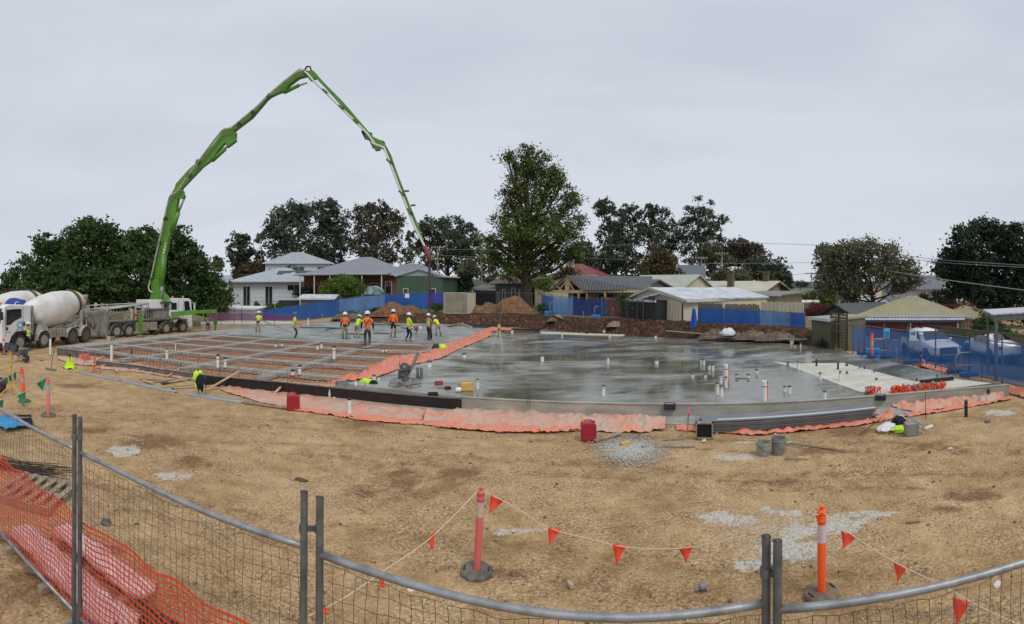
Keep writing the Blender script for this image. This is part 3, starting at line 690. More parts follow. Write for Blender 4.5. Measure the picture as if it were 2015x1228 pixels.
bunting('pale cord with small fluoro orange flags running from the fence up to the red bollard',[sp(608,1212),sp(680,1175),sp(760,1120),sp(850,1056),sp(938,968)],[fl(630,1186,24,24,6,.8),fl(752,1133,24,14,0,0),fl(852,1048,34,14,-6,-.1)],flagr,cordm,.1)
bunting('slack cord with fluoro orange flags hanging between the red and the bright orange bollards',[sp(950,966),sp(1010,996),sp(1060,1028),sp(1100,1046),sp(1160,1060),sp(1220,1075),sp(1290,1080),sp(1350,1078),sp(1430,1062),sp(1500,1046),sp(1560,1028),sp(1612,1012)],[fl(978,980,33,24,16,-.5),fl(1091,1039,37,25,6,-.3),fl(1219,1072,42,27,4,-.15),fl(1350,1077,31,28,-3,0),fl(1481,1050,5,24,-4,-1),fl(1604,1014,9,16,-4,.6)],flagr,cordm,.1)
bunting('cord with translucent orange flags running from the bright orange bollard out to the right',[sp(1622,1010),sp(1680,1055),sp(1760,1106),sp(1850,1150),sp(1920,1190),sp(2030,1240)],[fl(1670,1050,34,28,12,-.5),fl(1771,1112,38,22,12,-.2),fl(1891,1180,60,28,10,-.3)],flagr,cordm,.1)
b3=B3.location;b4=B4.location
def gp(px,py):return Q(px,py,float(np.interp(px,[-60,0,40,93],[9.6,12.4,14.6,dist(b3)])))
def gfl(px,py,hpx,wpx,tilt,tw=0):
 a=gp(px-wpx/2,py-tilt/2);b=gp(px+wpx/2,py+tilt/2);return((a+b)/2,b-a,hpx/F*dist(a),(b-a).length,tw)
bunting('double white rope with green flags from the pink bollard down to the left edge',[gp(91,743),gp(60,765),gp(30,779),gp(0,788),gp(-40,800)],[gfl(82,748,24,18,-14,.15),gfl(42,773,28,18,-8,.3),gfl(2,787,16,14,-2)],flagg,cordw,.15,.008)
bunting('white rope with small green flags from the leaning bollard to the left edge',[gp(35,729),gp(20,738),gp(0,750),gp(-40,770)],[gfl(29,732,16,9,-5),gfl(20,737,14,9,-5),gfl(12,742,15,10,-5)],flagg,cordw,.15,.008)
# ================================================================= LOOSE THINGS ON THE NEAR DIRT
def lump(name,px,py,s_,m_,label,cat,seed=0,jit=.25,sub=2,dz=.3,rz=0):
 m=MB();m.ico((0,0,0),1,s_,jit,sub,random.Random(seed));p=P(px,py);o=m.build(name,m_,loc=(p.x,p.y,p.z+s_[2]*dz));o.rotation_euler.z=rz;return tag(o,label,cat)
def block(name,px,py,d,m_,label,cat,rz=0,z=None,tilt=0,bevel=.006):
 m=MB();m.box((0,0,d[2]/2),d);p=P(px,py,z)if z is not None else P(px,py);o=m.build(name,m_,loc=p,bevel=bevel);o.rotation_euler=(0,tilt,R(rz));return tag(o,label,cat)
lump('stone',208,1031,(.09,.07,.07),mat('grey_stone',(.16,.16,.15),.8,col2=(.07,.07,.07),vscale=14),'dark grey angular stone on the dirt right of the left fence posts','stone',1)
lump('stone',410,418+498,(.07,.06,.045),mat('brown_stone',(.2,.15,.1),.9),'small brown stone beside the dark hollow on the left','stone',12)
block('timber_offcut',1122,1155,(.05,.10,.055),mat('dusty_timber',(.42,.34,.24),.85),'pale squared timber offcut on the dirt below the orange flags','timber offcut',20)
t=thing('crushed_cup','crushed grey plastic cup on the dirt near the right fence posts','cup',P(1377,1163));m=MB();m.lathe([(.03,0),(.05,.075),(.046,.075),(.027,.004)],(0,0,.045),12,axis='X');m.build('cup',mat('grey_cup',(.20,.22,.26),.5),t,autos=40);m=MB();m.ico((-.02,.01,.02),.03,(1.3,.8,.7),.3);m.build('crumpled_rim',MATS['grey_cup'],t)
lump('paper_scrap',1962,1152,(.05,.035,.03),mat('white_paper',(.66,.64,.60),.8),'scrap of white paper caught behind the right fence wire','paper',6,.4)
lump('paper_scrap',810,1162,(.055,.035,.03),MATS['white_paper'],'crumpled white plastic on the dirt behind the middle fence panel','litter',7,.4)
lump('stone',592,946,(.13,.05,.04),mat('dark_clod',(.10,.065,.04),.95),'dark clod of earth on the dirt above the tall fence posts','clod',8)
for k,(x0,y0,x1,y1,lb)in enumerate([(695,970,722,980,'pale stick on the dirt left of the brown hollow'),(700,1000,723,1013,'forked pale stick just above the spaced fence posts'),(975,853,1040,849,'thin dark rod on the dirt below the orange membrane'),(1640,690,1640,690,None)]):
 if not lb:continue
 a,b=P(x0,y0),P(x1,y1);m=MB();m.path([a+Vector((0,0,.012)),lerp(a,b,.5)+Vector((.02,.02,.02)),b+Vector((0,0,.012))],[.012,.011,.007],6);tag(m.build('stick',oldtimber if k<2 else rust),lb,'stick')
block('timber_offcut',1797,1028,(.20,.05,.03),mat('brown_timber',(.30,.20,.12),.85),'small brown timber offcut on the dirt right of the bright orange bollard','timber offcut',-35)
block('brick',1230,876,(.21,.11,.075),mat('yellow_brick',(.62,.36,.10),.85),'yellow brick on the crushed rock by the jerry can','brick',15)
block('paver',1198,889,(.27,.12,.04),mat('sand_paver',(.42,.33,.22),.9),'sandy half paver lying flat on the crushed rock','paver',-5)
block('brick',1268,880,(.12,.08,.05),mat('grey_brick',(.36,.33,.27),.9),'small grey broken brick at the right of the crushed rock','brick',25)
lump('stone',1870,884,(.07,.05,.035),mat('pale_stone',(.55,.48,.36),.9),'pale flat stone on the open dirt at the right','stone',9)
lump('stone',1829,891,(.03,.03,.03),mat('red_stone',(.14,.06,.035),.9),'small dark red stone left of the pale flat stone','stone',10)
lump('crumpled_wrapper',1943,831,(.10,.07,.05),mat('dark_wrapper',(.10,.10,.11),.5),'crumpled dark wrapper on the dirt below the black pipe','litter',11,.4)
m=MB();p=P(18,838);m.grid(18,12,lambda u,v:((u-.5)*.95,(v-.5)*.75,.10+.16*math.sin(u*3.1)*math.sin(v*3.1)*(1+.3*math.sin(u*13)*math.sin(v*11))+.02*math.sin(u*31+v*17)));o=m.build('tarpaulin',mat('sky_blue_tarpaulin',(.06,.36,.68),.5,col2=(.03,.2,.45),vscale=6),smooth=True,loc=p,solid=.004);tag(o,'crumpled sky blue tarpaulin on the dirt at the left edge','tarpaulin')
t=thing('plastic_crate','black plastic crate beside the sky blue tarpaulin','crate',P(48,838),R(-30))
m=MB()
for x,y,a,b in((-.24,0,.02,.34),(.24,0,.02,.34),(0,-.17,.5,.02),(0,.17,.5,.02)):
 for z in(.03,.11,.19):m.box((x,y,z),(a,b,.05))
for x in(-.24,.24):
 for y in(-.17,.17):m.box((x,y,.11),(.045,.045,.22))
m.build('sides',black,t);m=MB();m.box((0,0,.012),(.45,.31,.018));m.build('bottom',black,t)
m=MB();p=P(0,772);o=m.lathe([(.02,-.1),(.24,-.1),(.26,-.06),(.26,.06),(.24,.1),(.02,.1)],(0,0,0),20,axis='Y').build('wheel',rubber,loc=(p.x,p.y,p.z+.24),autos=40);tag(o,'black rubber wheel cut off by the left edge beside the yellow stand','wheel')
# ================================================================= FORMWORK ROUND THE SLAB
ply=mat('black_form_ply',(.012,.011,.011),.35,var=.4,vscale=5)
oldply=mat('cement_stained_form_ply',(.17,.16,.145),.85,col2=(.075,.07,.065),vscale=3.5,stretch=(1,1,3),bump=.2)
def form(name,pxs,m_,zt,zb,label,th=.05,lip=None):
 S=lambda x,y:Vector((*P(x,y,zt).xy,ZS));t=thing(name,label,'formwork',S(*pxs[0]),0,'formwork boards along the slab');o=t.location;m=MB();l2=MB()
 for(a,b)in zip(pxs[:-1],pxs[1:]):
  A,B=S(*a)-o,S(*b)-o;zm=(zt+zb)/2-ZS;m.beam((A.x,A.y,zm),(B.x,B.y,zm),th,zt-zb)
  if lip:l2.beam((A.x*1,A.y-.02,zt-ZS+.012),(B.x,B.y-.02,zt-ZS+.012),th*1.3,.024)
 m.build('board',m_,t);
 if lip:l2.build('top_plate',lip,t)
 return t
form('formwork',[(113,684.5),(190,694),(265,703)],oldply,ZS,-.38,'old cement stained form boards at the far left end of the slab',lip=slurry)
form('formwork',[(190,710),(265,718),(330,728),(405,737.5)],oldply,ZS-.12,-.16,'grey form boards held by slanting pale timber braces',lip=slurry)
form('formwork',[(405,738.5),(560,753),(700,767),(908,785)],ply,ZS,.015,'long black plywood form along the near left side of the slab',th=.06,lip=oldply)
form('formwork',[(1810,748),(1876,741)],ply,ZS+.13,ZS,'short black form board standing on the right of the slab')
def brace(x0,y0,x1,y1,lb,w_=.075,top=None):
 a=P(x0,y0)+Vector((0,0,.03));r1_=dist(a)+.55;b=Q(x1,y1,r1_);m=MB();m.beam(a,b,w_,.045);o=m.build('timber_brace',timber,bevel=.004);tag(o,lb,'timber brace','timber braces against the formwork')
for a in[(193.5,724,228,709,'first slanting timber brace, at the left end of the grey form boards'),(225.5,725,253,712,'slanting timber brace second from the left, beside a short offcut'),(264,732,284.6,718,'third slanting timber brace from the left'),(328.5,743,355.5,723.5,'slanting timber brace between the orange bracket and the jacket'),(407,769,472,729.5,'longest pale timber brace, right of the jacket on the stake'),(539,777,565,748.5,'thick timber brace leaning on the black form left of the red can'),(176,717,205,701,'thin grey brace at the far left form corner')]:brace(*a)
def bracket(px,py,s_,rz,lb):
 t=thing('form_bracket',lb,'form bracket',P(px,py),R(rz),'orange formwork brackets');m=MB()
 m.beam((-.22,0,0),(-.16,0,.33),.03,.03);m.beam((.22,0,0),(.16,0,.33),.03,.03);m.beam((-.2,0,.09),(.2,0,.09),.03,.03);m.beam((-.18,0,.24),(.18,0,.24),.03,.03)
 m.beam((-.22,-.12,.01),(-.22,.12,.01),.03,.02);m.beam((.22,-.12,.01),(.22,.12,.01),.03,.02)
 m.build('frame',orangep,t);m=MB();m.tube((0,-.10,.165),(0,.3,.165),.015,n=6);m.build('rod',galv,t);t.scale=(s_,)*3
for a in[(190,733,.95,10,'orange bracket on the dirt at the foot of the first timber braces'),(306,735,1.0,10,'orange bracket against the grey form boards'),(500,763,1.0,15,'orange bracket against the black form between two timber braces'),(616,776,1.0,20,'orange bracket against the black form right of the red can'),(168,710,1.3,0,'orange bracket standing behind pink topped pegs'),(1903,752,1.0,20,'orange bracket alone on the pale slab near the right fence')]:bracket(*a)
def heap(px0,px1,py0,py1,n,seed,lb):
 rs=random.Random(seed);t=thing('bar_chair_heap',lb,'bar chairs',S((px0+px1)/2,(py0+py1)/2),0);o=t.location
 for nm,m_,k in(('orange_chair',orangep,n),('grey_clip',mat('grey_plastic',(.25,.25,.25),.6),n//4)):
  m=MB()
  for i in range(k):
   u=rs.random();p=S(px0+(px1-px0)*u,py0+(py1-py0)*u+rs.uniform(-2,2))-o;p.z=.03+rs.random()*.16;q=rs.uniform(0,3.14);d=Vector((math.cos(q),math.sin(q),rs.uniform(-.8,.8)))*.06
   if nm=='grey_clip':m.box(p,(.07,.07,.07),(q,q,0))
   else:
    m.beam(p-d,p+d,.03,.03);m.beam(p+d,p+d+Vector((.03,0,-.08)),.02,.02);m.beam(p-d,p-d+Vector((-.03,.02,-.08)),.02,.02)
  b_=m.build(nm,m_,t);b_['kind']='stuff'
heap(1755,1860,773,763,150,3,'long heap of orange bar chairs along the right edge of the slab');heap(1706,1732,775,773,26,4,'small pile of orange clips at the left end of the bar chair heap')
# ================================================================= MEMBRANE SHEETS
orsheet=mat('orange_membrane',(.72,.20,.105),.45,col2=(.64,.25,.16),vscale=2.5,bump=.45,bscale=7)
splat=mat('orange_membrane_with_slurry',(.68,.26,.155),.5,col2=(.46,.38,.31),vscale=1.7,bump=1.0,bscale=5,det=12)
def sheet(name,near,far,label,m_,bulge=.12,z0=None,nx=70,ny=9,seed=0,fold=.035):
 nx,ny=int(nx*1.7),int(ny*1.8)
 """draped sheet between a near and a far outline given on the ground"""
 def interp(pl,u):
  k=u*(len(pl)-1);i=min(int(k),len(pl)-2);return pl[i].lerp(pl[i+1],k-i)
 nearw=[P(x,y)if z0 is None else P(x,y,z0)for x,y in near];farw=[P(x,y)if z0 is None else P(x,y,z0)for x,y in far]
 o=nearw[0].copy()
 def fn(u,v):
  a=interp(nearw,u);b=interp(farw,u);p=a.lerp(b,v)
  q=(p.x*2.3+seed,p.y*2.3,seed);n_=mnoise.noise(Vector(q))+.5*mnoise.noise(Vector(q)*2.7);n3=1.3*abs(mnoise.noise(Vector((q[0]*1.4,q[1]*1.4,seed))))+.9*abs(mnoise.noise(Vector((q[0]*4.1+q[1]*2,q[1]*3.1,seed))))
  z=p.z+.012+max(0,math.sin(v*math.pi))*bulge*(.55+n_)+fold*n3
  e=.12*mnoise.noise(Vector((u*9,seed,3)))+.04*mnoise.noise(Vector((u*63,seed,3)));p2=p+(b-a).normalized()*e*(1-2*v)
  return(p2.x-o.x,p2.y-o.y,max(z,p.z+.008)-o.z)
 m=MB();m.grid(nx,ny,fn);ob=m.build(name,m_,smooth=True,loc=o,solid=.004);return tag(ob,label,'plastic membrane')
sheet('orange_membrane',[(640,757),(680,752),(735,746),(800,722),(868,706),(900,690),(968,661)],[(686,748),(735,729),(770,703),(840,695),(870,679),(925,662),(963,645)],'long folded orange membrane dividing the wet slab from the waiting mesh',orsheet,.16,ZS,110,9,1,.07)
sheet('orange_membrane',[(962,652),(985,650.5),(1005,650)],[(965,643),(985,644),(1008,646.5)],'end of orange membrane turned along the far edge of the slab',orsheet,.10,ZS,30,5,2)
sheet('spattered_membrane',[(433,768),(500,790),(560,803),(640,815),(740,826),(830,831)],[(436,746),(500,765),(560,772),(640,779),(740,794),(838,805)],'cement spattered membrane below the black form left of the path gap',splat,.05,None,120,12,3,.05)
sheet('orange_membrane',[(832,832),(900,842),(1000,848),(1100,850),(1180,851),(1260,853),(1308,850)],[(842,812),(905,808),(1000,808),(1100,814),(1180,819),(1260,820),(1312,822)],'bulging orange membrane behind the red jerry can below the slab edge',splat,.14,None,130,12,4,.07)
sheet('orange_membrane',[(560,806),(650,818),(700,828),(830,838),(950,850),(1060,853),(1140,850)],[(560,801),(650,812),(700,820),(830,828),(950,838),(1060,843),(1140,846)],'thin bright orange hem of membrane lying on the dirt',orsheet,.05,None,120,5,5,.06)
sheet('orange_membrane',[(1330,848),(1400,852),(1500,858),(1600,848),(1725,832),(1850,812),(1990,788)],[(1330,838),(1400,846),(1500,851),(1600,841),(1725,825),(1850,806),(1990,783)],'thin orange hem of membrane under the stacked metal sheets',orsheet,.05,None,120,5,6,.06)
sheet('orange_membrane',[(1757,806),(1800,814),(1870,806),(1930,796),(1976,788)],[(1757,802),(1800,791),(1870,790),(1930,781),(1976,776)],'bulging orange membrane below the right end of the slab',splat,.16,None,80,10,7,.07)
sheet('orange_membrane',[(1690,828),(1720,832),(1758,826)],[(1700,812),(1730,808),(1755,816)],'small orange mound of membrane right of the stacked metal sheets',splat,.14,None,26,8,8,.05)
sheet('orange_membrane',[(1808,720),(1840,730),(1866,737)],[(1812,719),(1840,722),(1866,727)],'orange membrane roll lying by the foot of the screened fence',orsheet,.22,None,40,8,9,.04)
sheet('orange_membrane',[(1985,776),(2030,790)],[(1988,763),(2030,772)],'orange membrane flap at the right edge past the slab corner',orsheet,.2,None,20,8,10,.06)
sheet('orange_membrane',[(115,709),(150,718),(190,722)],[(112,702),(150,706),(188,712)],'pinkish orange membrane at the foot of the far left form boards',splat,.10,None,40,6,11,.05)
sheet('orange_membrane',[(190,726),(260,732),(330,742),(400,752),(470,765)],[(190,721),(260,726),(330,735),(400,744),(470,753)],'narrow orange membrane strip along the foot of the grey form boards',splat,.05,None,90,5,12,.04)
m=MB();fn_=[(640,800),(760,815),(908,822),(1180,832),(1340,836),(1560,832),(1760,822),(1990,775)];ff=[(640,773),(760,782),(908,797),(1180,808),(1340,812),(1560,808),(1760,795),(1990,768)]
m.add([P(*p)+Vector((0,0,.010))for p in fn_]+[P(*p)+Vector((0,0,.09))for p in ff[::-1]],[(i,i+1,14-i,15-i)for i in range(7)]);tag(m.build('concrete_spill_path',slurry),None,None,kind='structure')
# ================================================================= MESH AND CAGES WAITING FOR CONCRETE
poly=[P(x,y,.25)for x,y in[(122,684.5),(190,703),(265,715.5),(405,737.5),(650,756),(700,748),(770,724),(870,692),(905,674),(800,677),(680,675),(600,671),(510,662),(440,659),(386,659),(262,673),(165,684)]]
def inside(x,y,pl):
 c=False;j=len(pl)-1
 for i in range(len(pl)):
  if(pl[i].y>y)!=(pl[j].y>y)and x<(pl[j].x-pl[i].x)*(y-pl[i].y)/(pl[j].y-pl[i].y)+pl[i].x:c=not c
  j=i
 return c
rebar=mat('rusty_mesh',(.30,.16,.09),.85,col2=(.15,.09,.06),vscale=3)
def clip(seg,step,pl):
 a,b=seg;L_=(b-a).length;n=max(2,int(L_/step));runs=[];cur=[]
 for i in range(n+1):
  p=a.lerp(b,i/n)
  if inside(p.x,p.y,pl):cur.append(p)
  else:
   if len(cur)>1:runs.append(cur)
   cur=[]
 if len(cur)>1:runs.append(cur)
 return runs
m=MB();sk=.11
for k in range(-130,10):
 x=k*.2;
 for r_ in clip((Vector((x-1.0,13.5,.26)),Vector((x-1.0+sk*16,29.5,.26))),.35,poly):m.path([Vector((p.x,p.y,.262+.012*mnoise.noise(p*1.3)))for p in(r_ if len(r_)<4 else r_[::3]+[r_[-1]])],.008,4,caps=False)
for k in range(0,82):
 y=13.6+k*.2
 for r_ in clip((Vector((-24,y+.2,.25)),Vector((-2,y,.25))),.35,poly):m.path([Vector((p.x,p.y,.25+.012*mnoise.noise(p*1.3)))for p in(r_ if len(r_)<4 else r_[::3]+[r_[-1]])],.008,4,caps=False)
tag(m.build('reinforcing_mesh',rebar),'rusty steel mesh lying over brown orange membrane, waiting for concrete','reinforcing mesh')
greybar=mat('cement_dusted_bars',(.46,.46,.44),.85,col2=(.30,.30,.28),vscale=3)
trench=mat('trench_concrete',(.42,.41,.38),.9,col2=(.28,.26,.23),vscale=5,bump=.8,bscale=10)
def cage(a,b,lb):
 for r_ in clip((a,b),.3,poly):
  if len(r_)<4:continue
  p,q=r_[0],r_[-1];t=thing('reinforcing_cage',lb,'reinforcing cage',(p.x,p.y,0),0,'grey reinforcing cages laid as a grid');d=(q-p);l=d.length;d.normalize();s_=Vector((-d.y,d.x,0))
  m=MB();m.grid(max(3,int(l/.35)),3,lambda u,v:tuple(d*l*u+s_*(v-.5)*.56+s_*.03*mnoise.noise(Vector((u*l*1.2,v*3,p.x)))+Vector((0,0,.222+.04*(1-abs(2*v-1))+.03*mnoise.noise(Vector((u*l*2,v*2,p.y)))))))
  m.build('spilt_concrete',trench,t)
  m=MB()
  for s2 in(-.16,0,.16):
   m.path([d*u+s_*s2+Vector((0,0,.33))for u in(0,l/2,l)],.013,4)
  k=0.1
  while k<l:m.path([d*k-s_*.2+Vector((0,0,.22)),d*k-s_*.2+Vector((0,0,.335)),d*k+s_*.2+Vector((0,0,.335)),d*k+s_*.2+Vector((0,0,.22))],.009,4);k+=.25
  m.build('bars',greybar,t);return
for x,lb in((-19.0,'leftmost of the grey cages running away from the camera'),(-15.5,'cage running away, second from the left corner of the slab'),(-12.0,'cage running away between the two tall white pipes and the cage behind the jacket'),(-8.6,'cage running away just left of the white pipe pair with red collars'),(-5.2,'cage running away beside the folded orange membrane')):
 cage(Vector((x-.15,13.2,.25)),Vector((x+1.5,29.8,.25)),lb)
for y,lb in((16.3,'cage running across, nearest the black form'),(18.8,'cage running across, second from the near form'),(21.3,'cage running across, third from the near form'),(23.8,'cage running across, fourth from the near form'),(26.4,'cage running across, farthest, just before the wet concrete')):
 cage(Vector((-24,y+.1,.25)),Vector((-2,y-.1,.25)),lb)
# ================================================================= RISER PIPES
def pipe(px,yt,yb,lb,z=ZS,r=None,m_=None,cap=None,collar=None,strip=False,wpx=None,tape=True):
 p=P(px,yb,z);d=dist(p);h=(yb-yt)/F*d;r=(wpx or 5)/2/F*d if r is None else r;r=max(min(r,.09),.02)
 t=thing('riser_pipe',lb,'pipe',p,0,'plumbing pipes standing up out of the slab');m=MB()
 m.lathe([(r,-.02),(r,h),(r*.86,h),(r*.86,h-.03)],n=14);m.build('pipe',m_ or pvc,t,autos=40)
 if cap is not False:m=MB();m.lathe([(r*1.08,h-r*.8),(r*1.08,h+.006),(.001,h+.008)],n=14);m.build('cap',cap or pvccap,t,autos=40)
 if tape and h>.25:m=MB();m.lathe([(r*1.03,h*.70),(r*1.03,h*.75)],n=14);m.build('tape_ring',pvccap,t)
 if collar:m=MB();m.lathe([(r*1.35,0),(r*1.35,r*1.6),(r,r*1.7)],n=14);m.build('collar',collar,t,autos=40)
 if strip:m=MB();m.box((r*1.25,0,h*.44),(r*.5,.02,h*.88));m.build('orange_strip',orangep,t);m=MB();m.box((r*1.25,0,h*.92),(r*.55,.022,h*.14));m.build('black_strip',black,t)
 return t
gcol=mat('grey_collar',(.20,.21,.22),.6);rcol=mat('red_collar',(.5,.03,.03),.5);blk=mat('black_pipe_cap',(.02,.02,.02),.6)
PIPES=[
 (1188.6,647.5,654,'short white pipe at the far slab edge right of the black pipe',{}),(1199.8,655,662.5,'white pipe at the right end of the pale far strip',{}),(1290,659,665,'lone white pipe at the far edge left of the blue screen fence',{}),
 (1196.4,702,715,'white pipe in mid slab reflecting in a puddle, left of centre right',{}),(1292,706,716,'squat pair of white outlets in mid slab',dict(wpx=8)),(1379.7,706,718,'left pipe of the farther white pair in the cluster',{}),(1385,706,718.5,'right pipe of the farther white pair in the cluster',{}),
 (1395.7,717,728,'left pipe of the nearer short pair in the cluster',{}),(1403,717,730,'right pipe of the nearer short pair in the cluster',{}),(1363,734,742.5,'stubby white pipe with a dark top left of the cluster',dict(wpx=6)),(1388,735,743,'stubby white pipe just left of the tall cluster pipes',dict(wpx=6)),
 (1418.5,736.5,755,'white pipe behind and left of the tall orange striped pipe',dict(wpx=6)),(1428.6,717.8,748,'tall white pipe with an orange strip in the middle of the cluster',dict(wpx=9,strip=True,cap=pvc)),(1428.4,741.5,762,'white pipe with a dark band standing in front of the tall striped one',dict(wpx=6)),
 (1411.7,752.5,776,'front left white pipe of the cluster',dict(wpx=7)),(1419.9,758.5,780.5,'frontmost white pipe of the cluster',dict(wpx=7)),(1449.8,736,743,'stub at the left end of the low concrete ridge',dict(wpx=6)),(1472.6,736,743.5,'stub at the right end of the low concrete ridge',dict(wpx=6)),
 (1489.3,726.5,735.5,'single short white pipe right of the low ridge',dict(wpx=6)),(1504,749.8,788,'tall thick white pipe with an orange strip near the front edge',dict(wpx=10.5,strip=True,cap=pvc)),(1544,759.5,771.5,'left of two short white pipes with grey caps near the front',dict(wpx=6)),(1553.7,758.8,774.5,'right of two short white pipes with grey caps near the front',dict(wpx=6.5)),
 (1550.5,711.5,720.5,'dull short pipe left of the pale recessed area',dict(m_=gcol)),(1570.4,711.5,726.5,'thin white pipe with dark foot on the pale area edge',{}),(1187.5,757.5,778.5,'white pipe with dark bands alone near the front of the wet slab',dict(wpx=7)),
 (1556.3,669,677.5,'left of the thin pale pipes at the far right corner',dict(wpx=3)),(1560,667.5,676.5,'right of the thin pale pipes at the far right corner',dict(wpx=3)),(1564.7,679,683,'tiny white stub near the far right corner',dict(wpx=3)),(1575.6,675,684.5,'white pipe nearest the olive shed',dict(wpx=3)),
 (1154,649,658,'black capped pipe on the far strip of slab',dict(m_=black,wpx=3.5)),(1606.7,705,720.5,'black pipe with an orange top on the pale recessed area',dict(m_=black,cap=orangep,wpx=4)),(1649,711,727.5,'two tone black pipe at the top of the pale recessed area',dict(m_=black,wpx=4)),(1666.5,715,720.5,'squat black outlet at the far corner of the recess',dict(m_=black,wpx=5)),
 (1666.5,731,736.5,'small grey outlet inside the pale recess',dict(m_=gcol,wpx=5)),(1691.5,719,725.5,'small grey outlet on the dark strip beside the recess',dict(m_=gcol,wpx=4)),(1701,720.5,726.5,'thin black stub on the dark strip beside the recess',dict(m_=black,wpx=3)),(1720.7,727,733,'small dark outlet on the border of the recess',dict(m_=gcol,wpx=5)),
 (1724.6,744,748.5,'low grey outlet in the middle of the pale recess',dict(m_=gcol,wpx=5)),(1653.5,730.5,749,'thick white pipe standing in the pale recess',dict(wpx=5.5)),(1614,733,747.5,'white pipe on the near border of the pale recess',dict(wpx=5.5)),(1622.7,768.8,785.5,'white pipe right at the front edge of the slab',dict(wpx=7)),
 (1804,743.5,750.5,'thin black pipe near the short black form board',dict(m_=black,wpx=3)),(1844.5,737,742.5,'small grey pipe on top of the short black form board',dict(m_=gcol,wpx=4)),
 (1007.7,648,655.5,'white pipe at the far left corner of the wet slab',{}),(1106,652,660.5,'white pipe in front of the pale far strip',dict(wpx=3.5)),(1067,698,710.5,'squat white pipe reflecting beside the tripod',dict(wpx=7)),(913.5,694.5,702.5,'squat pale outlet left of the tripod',dict(wpx=8)),(939.5,745.5,764.5,'white pipe with a dark cap behind the yellow case',dict(wpx=6)),
 (844.7,709.5,722,'white double outlet standing right of the gumboots',dict(wpx=13,tape=False)),(736,737.5,750,'short pale pipe left of the power trowel',dict(wpx=7)),(745.5,740,748,'short pale pipe beside the hi vis vest on the slab',dict(wpx=6)),
 (542.6,675.5,683.5,'left of two short white pipes in the mesh below the two workers',dict(z=.22)),(555,674,684.5,'right of two short white pipes in the mesh below the two workers',dict(z=.22,collar=gcol)),(625,677,691.5,'left pipe of the white pair with dark caps in mid mesh',dict(z=.22,collar=gcol,cap=blk)),(632.5,674,689.5,'right pipe of the white pair with dark caps in mid mesh',dict(z=.22,collar=gcol,cap=blk)),
 (657.3,681.5,711,'tall white pipe with a black cap standing alone in the mesh',dict(z=.22,collar=gcol,cap=blk,wpx=6)),(753,685,696,'left of the short white pair near the orange membrane',dict(z=.22,collar=gcol)),(759.6,684.5,695.5,'right of the short white pair near the orange membrane',dict(z=.22,collar=gcol)),(429,698,728.5,'taller of two black capped white pipes near the black form',dict(z=.22,collar=gcol,cap=blk,wpx=6.5)),
 (443,704,727.5,'shorter of two black capped white pipes near the black form',dict(z=.22,collar=gcol,cap=blk,wpx=6)),(589.6,718.5,741,'white pipe with a red collar and dark top',dict(z=.22,collar=rcol,cap=blk,wpx=7)),(576,727.5,743.5,'shorter dark topped pipe with a red collar',dict(z=.22,collar=rcol,cap=blk,wpx=7)),(606.5,625,639,'white pipe at the edge of the fresh concrete behind the workers',dict(wpx=3)),
 (219.5,679,709,'tall pale pipe inside the left end of the formwork',dict(z=.2,wpx=5.5,cap=False,tape=False)),(328.5,686,710.5,'pale pipe with a dark collar in the mesh left of the jacket',dict(z=.22,collar=gcol,wpx=5.5)),(259,687,702.5,'thin black pipe in the left of the mesh',dict(z=.22,m_=black,wpx=2.5,cap=False)),(315.5,706,716,'short grey pipe stub in the left mesh',dict(z=.22,m_=gcol,wpx=4.5)),(345.5,677,691,'thin white conduit upright in the mesh',dict(z=.22,wpx=2,cap=False,tape=False)),
 (99,664.5,702,'thick white pipe on the dirt in front of the mixer wheels',dict(z=-.25,wpx=4.6,tape=False,collar=gcol)),(687.5,784,818.5,'white pipe with a black cap on the dirt left of centre',dict(z=0,wpx=7.5,cap=blk,tape=False)),(1901,787,820.5,'black pipe standing on the dirt at the right',dict(z=0,wpx=7,m_=black)),(1944.5,764.5,777,'short black pipe behind the right membrane mound',dict(z=.1,wpx=6,m_=black)),
]
for px,yt,yb,lb,kw in PIPES:pipe(px,yt,yb,lb,**kw)
m=MB();a,b_=S(1449,744),S(1473,744.5);m.beam((a.x,a.y,ZS+.02),(b_.x,b_.y,ZS+.02),.12,.05);tag(m.build('concrete_ridge',conc,bevel=.015),'low pale concrete ridge between two stub pipes','concrete ridge')
# ================================================================= STAKES
def stake(px,yt,yb,lb,z=None,r=.008,m_=None,pink=False,flat=False,dx=0,cat='stake'):
 p=P(px,yb)if z is None else P(px,yb,z);d=dist(p);h=(yb-yt)/F*d;q=p+Vector((dx/F*d,0,h));m=MB()
 if pink or flat:
  t=thing('survey_peg',lb,'peg',p,0,'survey pegs round the site');m.beam((0,0,-.05),(dx/F*d,0,h),max(.022,r*2),.022);m.build('peg',m_ or oldtimber,t)
  if pink:m=MB();k=q-p;m.ico(k*.84,1,(.035,.03,h*.16),.3,2,random.Random(int(px)));m.build('pink_ribbon',mat('pink_tape',(.85,.10,.30),.6),t)
  return t
 m.path([p-Vector((0,0,.1)),q],r,5);o=m.build('steel_stake',m_ or rust);return tag(o,lb,cat,'thin steel stakes round the slab')
for a in[(1037,765,792,'left of two thin rods at the slab edge near the jerry can',.0),(1041.5,766,794,'right of two thin rods at the slab edge near the jerry can',.0)]:stake(a[0],a[1],a[2],a[3],z=ZS)
t=thing('timber_peg','pale timber peg leaning on the slab edge under two thin rods','peg',P(1033,813),0);m=MB();m.beam((0,0,0),(.05,.25,.27),.06,.02);m.build('peg',timber,t)
SK=[(1821,772,823,'thin rod standing in the orange membrane at the right',None,.010),(1352,818,853,'x',None,.01),(563,731,808,'x',None,.01)]
